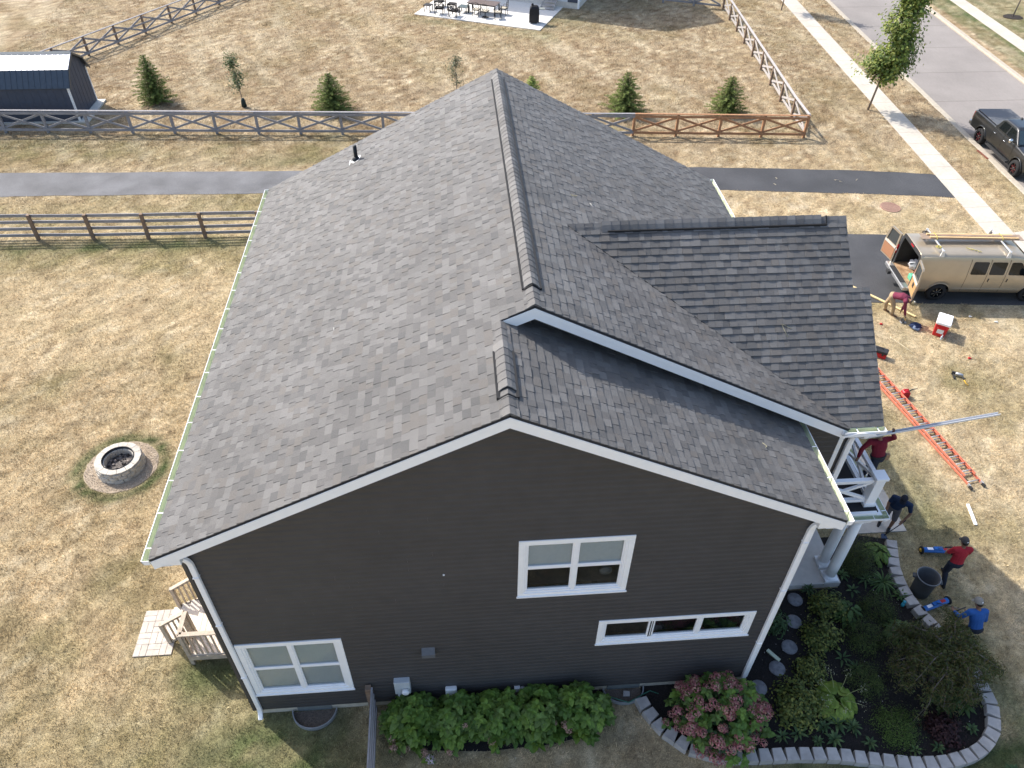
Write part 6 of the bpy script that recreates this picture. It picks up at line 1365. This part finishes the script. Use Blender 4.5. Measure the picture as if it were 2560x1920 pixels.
person('man in a long sleeved blue shirt and grey cap behind the weeping tree', dict(pel=(17.78,.50,.93),neck=(17.75,.70,1.45),head=(17.73,.78,1.60),sL=(17.55,.69,1.39),sR=(17.94,.67,1.39),eL=(17.40,.70,1.12),wL=(17.43,.93,1.02),eR=(18.02,.60,1.10),wR=(17.80,.86,1.02),hL=(17.68,.50,.90),kL=(17.74,.60,.50),aL=(17.76,.42,.09),hR=(17.88,.48,.90),kR=(17.92,.66,.50),aR=(17.92,.62,.09),look=(-.25,1,-.25)), cloth('blue_shirt', (.02,.085,.28)), jeans, pm('blue_shoe', (.03,.08,.22), .7), cloth('grey_cap', (.22,.21,.19)), sleeves='long')
person('man in a navy t shirt and grey shorts stooping over a tool', dict(pel=(17.48,4.36,.92),neck=(17.47,4.22,1.40),head=(17.42,4.14,1.54),sL=(17.66,4.07,1.31),sR=(17.33,4.38,1.33),eL=(17.72,3.98,1.03),wL=(17.56,3.92,.80),eR=(17.27,4.40,1.06),wR=(17.24,4.30,.84),hL=(17.56,4.30,.88),kL=(17.53,4.18,.49),aL=(17.55,4.22,.09),hR=(17.41,4.43,.88),kR=(17.34,4.34,.49),aR=(17.38,4.46,.09),look=(-.5,-.6,-.6)), cloth('navy_shirt', (.010,.022,.055)), cloth('grey_shorts', (.095,.085,.085)), blk, navycap, legs='short')
person('man in a maroon sweater and sun hat by the balcony rail holding a gutter', dict(pel=(15.44,3.46,4.19),neck=(15.36,3.56,4.71),head=(15.28,3.60,4.87),sL=(15.14,3.57,4.64),sR=(15.55,3.60,4.66),eL=(14.97,3.52,4.46),wL=(14.92,3.46,4.22),eR=(15.70,3.55,4.76),wR=(15.55,3.50,4.98),dR=(-.1,.0,1),hL=(15.37,3.42,4.14),kL=(15.39,3.36,3.74),aL=(15.36,3.26,3.33),hR=(15.53,3.48,4.14),kR=(15.46,3.62,3.74),aR=(15.42,3.62,3.33),look=(-.1,1,.1),tL=(-.1,1,0),tR=(.0,1,0)), cloth('maroon_sweater', (.15,.012,.025)), jeans, boots, cloth('grey_sun_hat', (.25,.235,.20)), sleeves='long', hat='sun', belt=pm('black_belt', (.02,.02,.022), .7))
person('man in a maroon shirt and khaki trousers bending down beside the van', dict(pel=(22.06,14.40,.90),neck=(22.43,14.03,1.00),head=(22.54,13.88,.95),bow=(0,0,.05),sL=(22.53,14.14,.96),sR=(22.29,13.88,.97),eL=(22.50,14.10,.66),wL=(22.42,14.06,.42),eR=(22.38,13.86,.66),wR=(22.53,13.90,.30),hL=(22.12,14.46,.88),kL=(22.00,14.52,.48),aL=(22.14,14.62,.09),hR=(21.98,14.34,.88),kR=(22.14,14.20,.50),aR=(22.28,14.28,.09),look=(.6,-.7,-.5),tL=(.6,-.7,0),tR=(.6,-.7,0)), cloth('plum_shirt', (.16,.028,.055)), kh, boots, cloth('camo_cap', (.25,.215,.13)), sleeves='long')
# ---- magnetic sweepers
blue = pm('sweeper_blue', (.02,.13,.42), .4, .08, 8); yel = pm('yellow_hub', (.55,.33,.04), .5)
def sweeper(c, ang, grip, lab):
    root = thing('nail_sweeper', c, lab, 'sweeper'); Mx = Matrix.Translation(c) @ Matrix.Rotation(ang, 4, 'Z')
    MB().prism([(-.40,-.07,.10),(-.40,.07,.10),(-.40,.075,.15),(-.40,.04,.20),(-.40,-.04,.20),(-.40,-.075,.15)], (.80,0,0)).xf(Mx).build('bar', blue, root); MB().box(-.12,.12,-.05,.05,.20,.24).xf(Mx).build('bracket', blue, root)
    MB().box(-.30,-.14,-.041,.041,.2005,.203).xf(Mx).build('decal', white2, root); MB().box(.14,.30,-.041,.041,.2005,.203).xf(Mx).build('decal', pm('red_decal', (.4,.03,.03), .6), root)
    for s in (-1,1): w = MB().lathe([(.05,-.025),(.10,-.03),(.115,-.015),(.115,.015),(.10,.03),(.05,.025)], (s*.44,0,.115), 20, axis='x').xf(Mx).build('wheel', tyre_m, root); MB().lathe([(.06,-.034),(.06,.034)], (s*.44,0,.115), 14, axis='x').xf(Mx).build('hub', yel, w)
    g = Vector(grip); s0 = Vector((c[0],c[1],.23)); hd = MB().tube([s0, g], .013, 8); hd.build('handle', pm('grey_tube', (.20,.20,.21), .4, metal=.5), root)
    rt_ = Vector((math.cos(ang), math.sin(ang), 0)); MB().tube([g-rt_*.16, g+rt_*.16], .016, 8).build('grip', dplast, root)
sweeper((18.55,3.33,0), -.12, (18.32,2.82,1.02), 'blue wheeled sweeper pushed by the man in red'); sweeper((17.64,1.64,0), .28, (17.62,.98,1.02), 'blue wheeled sweeper pushed by the man in blue')
ho = thing('garden_hoe', (17.3,4.0,0), 'long handled tool held by the man in navy', 'tool'); MB().tube([(17.28,3.98,.05),(17.55,3.90,.72),(17.60,3.88,.88)], .013, 8).build('handle', pm('dark_handle', (.03,.03,.035), .6), ho); MB().prism([(17.18,3.90,.02),(17.36,3.88,.02),(17.33,4.02,.07),(17.22,4.03,.07)], (0,0,.03)).build('head', pm('blue_grey_head', (.06,.08,.13), .6), ho)
gp = MB(); a, b = Vector((14.80,3.36,5.09)), Vector((18.42,3.90,5.10)); gt = thing('gutter_length', (16.5,3.6,5.0), 'long white gutter length held out over the lawn', 'gutter')
d = (b-a).normalized(); sdv = d.cross(UPV).normalized()
MB().prism([a+sdv*.036, a+sdv*.036-UPV*.06, a-sdv*.036-UPV*.06, a-sdv*.036, a-sdv*.032, a-sdv*.032-UPV*.055, a+sdv*.032-UPV*.055, a+sdv*.032], b-a).build('trough', pm('white_gutter_metal', (.62,.63,.65), .4, .03, spec=.4), gt); MB().prism([a+sdv*.048-UPV*.002, a+sdv*.037-UPV*.002, a+sdv*.037+UPV*.006, a+sdv*.048+UPV*.006], b-a).build('lip', MATS['white_gutter_metal'], gt)
# ---- trash can
tc = thing('trash_can', (17.45,2.12,0), 'open dark grey round trash can beside the edging blocks', 'trash can'); tcm = pm('grey_can_plastic', (.075,.08,.085), .6, .08, 10)
MB().lathe([(.22,0),(.235,.02),(.275,.72),(.30,.73),(.305,.77),(.29,.775),(.265,.74),(.225,.05),(.001,.05)], (17.45,2.12,0), 36, cap=False).build('can', tcm, tc); MB().lathe([(.300,.765),(.31,.775),(.302,.79),(.285,.783)], (17.45,2.12,0), 36, cap=False).build('rim', pm('can_rim', (.17,.175,.18), .5), tc)
for s in (-1,1): hd_ = Vector((s*.9,s*-.42,0)).normalized(); q = Vector((17.45,2.12,.66))+hd_*.27; MB().beam(q, q+hd_*.10, .14, .07).build('handle', tcm, tc, bevel=.02)
# ---- ladder
lad = thing('extension_ladder', (20.4,8,0), 'orange fibreglass extension ladder lying on the dry lawn', 'ladder'); orm = pm('orange_fibreglass', (.60,.20,.13), .5, .08, 8); alu2 = pm('ladder_aluminium', (.52,.52,.52), .45, .1, metal=.5)
p0, p1 = Vector((21.0,5.62,0)), Vector((20.02,11.1,0)); dl = (p1-p0).normalized(); sl_ = dl.cross(UPV)
for lvl, (w, z, st, en) in enumerate(((.235,.07,0,1),(.195,.165,.35,1))):
    a, b = p0+dl*st, p1
    for s in (-1,1):
        pa, pb = a+sl_*s*w+UPV*z, b+sl_*s*w+UPV*z
        r_ = MB().beam(pa, pb, .012, .075).build('rail', orm, lad)
        for e in (-1,1): MB().beam(pa+UPV*e*.034-sl_*s*.010, pb+UPV*e*.034-sl_*s*.010, .022, .008).build('flange', orm, r_)
    t = .18
    while t < (b-a).length-.1:
        c = a+dl*t+UPV*z; MB().tube([c-sl_*w, c+sl_*w], .019, 8).build('rung', alu2, lad); t += .305
for s in (-1,1): MB().beam(p0+sl_*s*.235+UPV*.06-dl*.10, p0+sl_*s*.235+UPV*.06+dl*.03, .05, .10).build('foot', dplast, lad); MB().beam(p0+sl_*s*.235+UPV*.07-dl*.0, p0+sl_*s*.235+UPV*.07+dl*.10, .04, .092).build('end_cap', alu2, lad)
# ---- small things on the lawn
gcn = thing('fuel_can', (20.62,9.72,0), 'red plastic fuel can with a black spout beside the ladder', 'fuel can'); rd = pm('red_plastic', (.42,.012,.02), .4, .06)
MB().prism([(20.48,9.62,.0),(20.76,9.62,0),(20.76,9.62,.22),(20.70,9.62,.29),(20.55,9.62,.30),(20.48,9.62,.24)], (0,.2,0)).build('tank', rd, gcn, bevel=.03); MB().tube([(20.52,9.72,.30),(20.54,9.72,.36),(20.66,9.72,.355),(20.69,9.72,.28)], .016, 8).build('handle', rd, gcn); MB().tube([(20.73,9.72,.26),(20.80,9.72,.33),(20.98,9.72,.36)], [.026,.02,.012], 8).build('spout', dplast, gcn)
tb = thing('toolbox', (20.75,11.9,0), 'black and red toolbox standing on the lawn by the roof edge', 'toolbox'); Mb = Matrix.Translation((20.62,11.95,0)) @ Matrix.Rotation(-.62, 4, 'Z')
MB().box(-.32,.32,-.14,.14,.02,.22).xf(Mb).build('box', rd, tb, bevel=.02); MB().box(-.33,.33,-.15,.15,.222,.34).xf(Mb).build('lid', pm('toolbox_black', (.03,.03,.032), .5), tb, bevel=.035); MB().tube([(-.14,0,.34),(-.12,0,.385),(.12,0,.385),(.14,0,.34)], .014, 8).xf(Mb).build('handle', dplast, tb)
for s in (-1,1): MB().box(s*.18-.03,s*.18+.03,-.158,-.14,.16,.26).xf(Mb).build('latch', dplast, tb)
cl = thing('cooler', (23.6,13.1,0), 'red cooler with a white lid standing on the lawn', 'cooler'); Mc = Matrix.Translation((23.62,13.12,0)) @ Matrix.Rotation(.95, 4, 'Z') @ Matrix.Diagonal((1.14,1.14,1.5,1))
MB().add([(-.26,-.18,0),(.26,-.18,0),(.26,.18,0),(-.26,.18,0),(-.30,-.21,.37),(.30,-.21,.37),(.30,.21,.37),(-.30,.21,.37)], [(3,2,1,0),(4,5,6,7),(0,1,5,4),(1,2,6,5),(2,3,7,6),(3,0,4,7)]).xf(Mc).build('tub', pm('cooler_red', (.55,.025,.03), .35, .04), cl, bevel=.03); ld = MB().box(-.315,.315,-.225,.225,.372,.45).xf(Mc).build('lid', white2, cl, bevel=.03)
for i in (-1,1):
    for j in (-1,1): MB().lathe([(.035,.450),(.03,.4525),(.001,.453)], (i*.18,j*.11,0), 12, cap=False).xf(Mc).build('cup_recess', pm('recess_grey', (.42,.43,.44), .5), ld)
MB().add([(-.2845,-.10,.12),(-.2845,.10,.12),(-.299,.10,.26),(-.299,-.10,.26)], [(3,2,1,0)]).xf(Mc @ Matrix.Translation((-.006,0,0))).build('label_patch', pm('label_white', (.75,.76,.76), .5, .1, 25), cl)
for s in (-1,1): MB().tube([(s*.305,-.12,.30),(s*.345,-.1,.28),(s*.345,.1,.28),(s*.305,.12,.30)], .012, 6).xf(Mc).build('handle', rd, cl)
bt = thing('water_bottle', (23.48,12.70,0), 'clear plastic water bottle standing in front of the cooler', 'bottle'); MB().lathe([(.03,.0),(.034,.02),(.032,.06),(.034,.12),(.033,.15),(.014,.19),(.014,.205)], (23.48,12.70,0), 14).build('bottle', pm('pale_pet', (.55,.62,.68), .15, .05, spec=.7), bt); MB().lathe([(.016,.205),(.016,.225)], (23.48,12.70,0), 12).build('bottle_cap', white2, bt)
# crumpled jacket
cm = MB().ball((0,0,0), .2, 22, 14, (1.15,.95,.5)); cm.v = [(p[0]*(1+.18*math.sin(p[1]*40+p[2]*25)), p[1]*(1+.18*math.sin(p[0]*37)), max(-.03,p[2]*(1+.5*math.sin(p[0]*30+p[1]*34)))) for p in cm.v]; jk = thing('jacket', (22.85,13.5,0), 'crumpled dark blue jacket dropped on the lawn near the cooler', 'jacket')
cm.xf(Matrix.Translation((22.85,13.50,.06))).build('cloth', pm('denim_blue', (.022,.035,.085), .9, .3, 20, .4), jk); sv = MB().tube([(22.75,13.40,.12),(22.68,13.32,.10),(22.80,13.25,.07),(22.92,13.30,.06)], [.05,.055,.05,.045], 10); sv.build('sleeve', pm('denim_pale', (.15,.19,.27), .9, .3, 20), jk)
# nail gun
ng = thing('nail_gun', (23,10.6,0), 'grey nail gun with a yellow black hose end lying on the lawn', 'nail gun'); Mn = Matrix.Translation((22.98,10.68,.0)) @ Matrix.Rotation(-.5, 4, 'Z')
MB().tube([(-.02,.0,.10),(.12,.0,.10),(.24,0,.10)], [.05,.058,.045], 12).xf(Mn).build('body', pm('cast_grey', (.42,.43,.45), .4, metal=.4), ng); MB().beam((-.02,0,.10), (-.13,0,.10), .05, .12).xf(Mn).build('nose', dplast, ng); MB().beam((-.08,-.02,.06), (-.02,-.24,.045), .035, .08).xf(Mn).build('magazine', dplast, ng); MB().tube([(.2,0,.09),(.26,-.08,.06),(.30,-.2,.05)], [.03,.026,.024], 8).xf(Mn).build('handle', dplast, ng); MB().tube([(.30,-.2,.05),(.36,-.32,.03),(.45,-.42,.025)], [.024,.02,.012], 8).xf(Mn).build('hose_end', yel, ng)
# saw on the lawn at the bending man's hand
cs = thing('circular_saw', (22.5,13.85,0), 'black and orange power saw under the bending man hand', 'saw'); MB().lathe([(.09,-.02),(.09,.02)], (22.47,13.80,.10), 20, axis='x').build('guard', dplast, cs); MB().box(22.40,22.62,13.74,13.90,.015,.03).build('base_plate', alu2, cs); MB().tube([(22.5,13.82,.1),(22.60,13.86,.13)], [.05,.04], 10).build('motor', pm('saw_yellow', (.6,.36,.10), .5), cs)
tag(MB().beam((21.0,16.85,.05), (23.14,14.10,.05), .10, .04).build('board', pm('fresh_pine', (.66,.52,.27), .8, .12, 8)), 'long pale yellow board lying from the drive onto the lawn', 'board')
st_ = thing('downspout_offcut', (20.3,4.57,0), 'white fluted downspout offcut lying on the sunny lawn', 'offcut'); MB().beam((20.37,4.95,.03), (20.21,4.19,.03), .085, .04).build('face', white2, st_)
for s in (-1,1): MB().beam(Vector((20.37,4.95,.052))+Vector((s*.03,0,0)), Vector((20.21,4.19,.052))+Vector((s*.03,0,0)), .018, .01).build('flute', white2, st_)
tag(MB().tube([(21.6,12.95,.02),(21.9,12.3,.02),(22.05,11.9,.02)], .009, 5).build('string', MATS['straw_scrap']), 'thin pale string stretched over the lawn by the toolbox', 'string')
for (x,y,m,l) in ((21.6,13.75,rd,'small orange red scrap on the lawn by the roof edge'),(24.0,11.55,rd,'tiny red scrap on the lawn right of the nail gun'),(25.35,14.0,pale,'small pale rag in the van shadow'),(26.2,13.6,pale,'small pale stone on the lawn below the van')):
    b = MB().ball((x,y,.03), .06, 8, 6, (1.2,.8,.5)); b.v = [(p[0]+.02*math.sin(p[1]*90),p[1]+.02*math.sin(p[0]*70),p[2]) for p in b.v]; tag(b.build('litter', m), l, 'litter')
# ================================================================ neighbour: patio with furniture, corner of the house
NA = math.atan2(-.405,.914); MN = Matrix.Translation((2.78,52.48,0)) @ Matrix.Rotation(NA, 4, 'Z')
def nl(mb): return mb.xf(MN)
pt = thing('patio', (7,52,0), 'white concrete patio behind the neighbouring house', 'patio'); nl(MB().box(0,9.9,0,6.2,-.05,.06)).build('slab', pm('white_patio_concrete', (.72,.69,.64), .85, .06, 5, .1), pt, bevel=.01)
NH = thing('neighbour_house', (8,60,0), 'pale neighbouring house of which only the wall foot shows at the top edge', 'house')
nsid = pm('pale_siding', (.62,.64,.66), .6, .05, 4); nfd = pm('neighbour_foundation', (.60,.56,.50), .9, .1, 6); nroof = pm('neighbour_shingle', (.10,.095,.09), .95, .2, 30)
x0, x1, y0, y1 = -1.5, 11.15, 5.7, 14.7
nl(MB().box(x0,x1,y0,y1,.45,7.2)).build('wall', nsid, NH); nl(MB().box(x0+.02,x1-.02,y0+.02,y1-.02,-.1,.448)).build('foundation', nfd, NH); nl(MB().box(x1-.9,x1+.01,y0-.012,y0-.001,.45,7.1)).build('dark_siding_panel', navy, NH); nl(MB().box(x1-.10,x1+.025,y0-.025,y0+.10,.05,7.1)).build('corner_board', white, NH)
ym = (y0+y1)/2; zr_ = 7.2+(y1-y0)/2*.74
nl(MB().prism([(x1+.35,y0-.4,6.95),(x1+.35,ym,zr_+.05),(x1+.35,y1+.4,6.95)], (x0-x1-.7,0,0))).build('roof', nroof, NH)
for k, (a, b) in enumerate(((2.0,3.6),(6.2,7.8))):
    w = nl(MB().box(a,b,y0-.04,y0-.001,1.6,3.2)).build('window', white, NH); nl(MB().box(a+.1,b-.1,y0-.045,y0-.041,1.7,3.1)).build('pane', dglass, w)
dr_ = nl(MB().box(8.4,9.5,y0-.04,y0-.001,.9,3.0)).build('door', white, NH); nl(MB().box(8.55,9.35,y0-.045,y0-.041,1.1,2.8)).build('pane', dglass, dr_)
for k in range(4): nl(MB().box(8.45,9.45,y0-.28*(k+1)-.02,y0-.28*k-.02,.62-.17*k,.68-.17*k)).build('step_tread', wood_w, NH)
for s in (8.42,9.45): nl(MB().prism([(s,y0-.02,.6),(s,y0-1.15,.05),(s,y0-1.15,.18),(s,y0-.02,.78)], (.05,0,0))).build('step_stringer', wood_w, NH)
iron = pm('dark_bronze_metal', (.035,.032,.031), .5, .1, metal=.3); ttop = pm('brown_table_top', (.16,.125,.115), .45, .1, 6); cush = pm('seat_cushion', (.48,.43,.34), .9, .08)
def L2(u, v): p = MN @ Vector((u,v,0)); return (p.x,p.y,0)
def lo(mb, u, v, rz): return mb.xf(MN @ Matrix.Translation((u,v,.06)) @ Matrix.Rotation(rz, 4, 'Z'))
def xchair(u, v, rz, lab):
    r = thing('lounge_chair', L2(u,v), lab, 'chair', 'lounge chairs on the patio')
    lo(MB().box(-.30,.30,-.30,.28,.36,.40), u, v, rz).build('seat', iron, r); lo(MB().box(-.27,.27,-.27,.27,.40,.46), u, v, rz).build('cushion', iron, r, bevel=.03)
    for a in (-1,1):
        for b, h in ((-1,.90),(1,.58)): lo(MB().beam((a*.30,b*.30,0), (a*.30,b*.30-(.06 if b < 0 else 0),h), .05, .05, (1,0,0)), u, v, rz).build('leg', iron, r)
        lo(MB().box(a*.30-.035,a*.30+.035,-.34,.34,.58,.61), u, v, rz).build('armrest', iron, r)
    lo(MB().beam((-.32,-.36,.90), (.32,-.36,.90), .05, .06), u, v, rz).build('back_top', iron, r); lo(MB().beam((-.28,-.34,.48), (.28,-.37,.88), .03, .05, (0,1,0)), u, v, rz).build('back_brace', iron, r); lo(MB().beam((.28,-.345,.48), (-.28,-.375,.88), .03, .05, (0,1,0)), u, v, rz).build('back_brace', iron, r); lo(MB().beam((-.30,-.34,.47), (.30,-.34,.47), .04, .05), u, v, rz).build('back_bottom', iron, r)
def dchair(u, v, rz, lab, swivel=False):
    r = thing('dining_chair', L2(u,v), lab, 'chair', 'dining chairs round the patio table')
    lo(MB().box(-.25,.25,-.25,.25,.42,.45), u, v, rz).build('seat', iron, r); lo(MB().box(-.23,.23,-.23,.23,.45,.50), u, v, rz).build('cushion', cush, r, bevel=.02)
    if swivel:
        lo(MB().tube([(0,0,.05),(0,0,.42)], .035, 8), u, v, rz).build('pedestal', iron, r); lo(MB().lathe([(.24,.0),(.26,.02),(.24,.05),(.22,.02)], (0,0,0), 20, cap=False), u, v, rz).build('base_ring', iron, r)
        for k in range(2): lo(MB().beam((-.24 if k else 0,0 if k else -.24,.03), (.24 if k else 0,0 if k else .24,.03), .04, .03), u, v, rz).build('base_bar', iron, r)
    else:
        for a in (-1,1):
            for b in (-1,1): lo(MB().beam((a*.23,b*.23,0), (a*.22,b*.22,.42), .035, .035, (1,0,0)), u, v, rz).build('leg', iron, r)
    for a in (-1,1): lo(MB().tube([(a*.24,-.24,.42),(a*.25,-.30,.95)], .018, 6), u, v, rz).build('back_post', iron, r); lo(MB().tube([(a*.25,-.27,.66),(a*.28,.05,.66),(a*.26,.18,.45)], .016, 6), u, v, rz).build('armrest', iron, r)
    lo(MB().tube([(-.25,-.30,.95),(0,-.31,1.0),(.25,-.30,.95)], .018, 6), u, v, rz).build('back_top', iron, r)
    for zc_, ph in ((.62,0),(.74,1.5),(.86,3)): lo(MB().tube([(-.24+.06*k,-.285,zc_+.05*math.sin(k*1.57+ph)) for k in range(9)], .012, 5), u, v, rz).build('back_scroll', iron, r)
def stable(u, v, s, h, lab, nm='side_table'):
    r = thing(nm, L2(u,v), lab, 'table'); lo(MB().box(-s,s,-s,s,h-.04,h), u, v, 0).build('top', iron if nm == 'side_table' else pm('glass_top', (.10,.13,.13), .1, spec=.7), r)
    for a in (-1,1):
        for b in (-1,1): lo(MB().box(a*(s-.04)-.025,a*(s-.04)+.025,b*(s-.04)-.025,b*(s-.04)+.025,0,h-.04), u, v, 0).build('leg', iron, r)
stable(.75,.95,.28,.48,'low square side table at the left end of the patio'); stable(2.3,1.85,.3,.48,'square side table between the lounge chairs and the dining table'); stable(3.3,1.75,.36,.42,'low glass coffee table behind the lounge chairs','coffee_table')
xchair(1.75,.75,.25,'lounge chair with crossed back nearest the left side table'); xchair(3.0,.62,-.05,'lounge chair with crossed back right of the first one'); xchair(1.1,2.3,2.6,'lounge chair behind the left side table cut by the top edge')
dt = thing('dining_table', L2(4.6,2.2), 'long brown topped dining table on the patio', 'table'); lo(MB().box(-1.15,1.15,-.55,.55,.70,.74), 4.75, 2.15, 0).build('top', ttop, dt, bevel=.01); lo(MB().box(-1.05,1.05,-.46,.46,.62,.699), 4.75, 2.15, 0).build('apron', iron, dt)
for a in (-1,1):
    for b in (-1,1): lo(MB().box(a*1.06-.04,a*1.06+.04,b*.46-.04,b*.46+.04,0,.62), 4.75, 2.15, 0).build('leg', iron, dt)
dchair(4.5,1.30,.05,'dining chair under the near left part of the patio table'); dchair(5.25,1.15,0,'swivel dining chair on a ring base at the near side of the table',True); dchair(6.2,1.25,.5,'dining chair at the near right corner of the patio table'); dchair(6.3,2.3,1.6,'dining chair at the right end of the patio table')
gr = thing('covered_grill', L2(9.1,1.5), 'grill under a black cover at the right edge of the patio', 'grill'); gm_ = pm('black_grill_cover', (.014,.014,.016), .6, .2, 12, .3)
cv = lo(MB().add([(-.36,-.30,.06),(.36,-.30,.06),(.36,.30,.06),(-.36,.30,.06),(-.37,-.31,.55),(.37,-.31,.55),(.37,.31,.55),(-.37,.31,.55),(-.33,-.27,1.0),(.33,-.27,1.0),(.33,.27,1.0),(-.33,.27,1.0),(-.2,-.17,1.18),(.2,-.17,1.18),(.2,.17,1.18),(-.2,.17,1.18)], [(3,2,1,0)]+[(4*k+i,4*k+(i+1)%4,4*k+4+(i+1)%4,4*k+4+i) for k in range(3) for i in range(4)]+[(12,13,14,15)]), 9.0, 1.35, .3).build('cover', gm_, gr, bevel=.04)
lo(MB().ball((-.15,0,1.24), .09, 10, 7), 9.0, 1.35, .3).build('chimney_cap', gm_, gr); lo(MB().box(.2,.75,-.2,.25,.95,.99), 9.0, 1.35, .3).build('side_shelf', pm('shelf_grey', (.22,.24,.23), .5), gr)
for a in (-1,1): lo(MB().lathe([(.05,-.02),(.05,.02)], (a*.28,-.29,.05), 12, axis='x'), 9.0, 1.35, .3).build('caster', white2, gr)
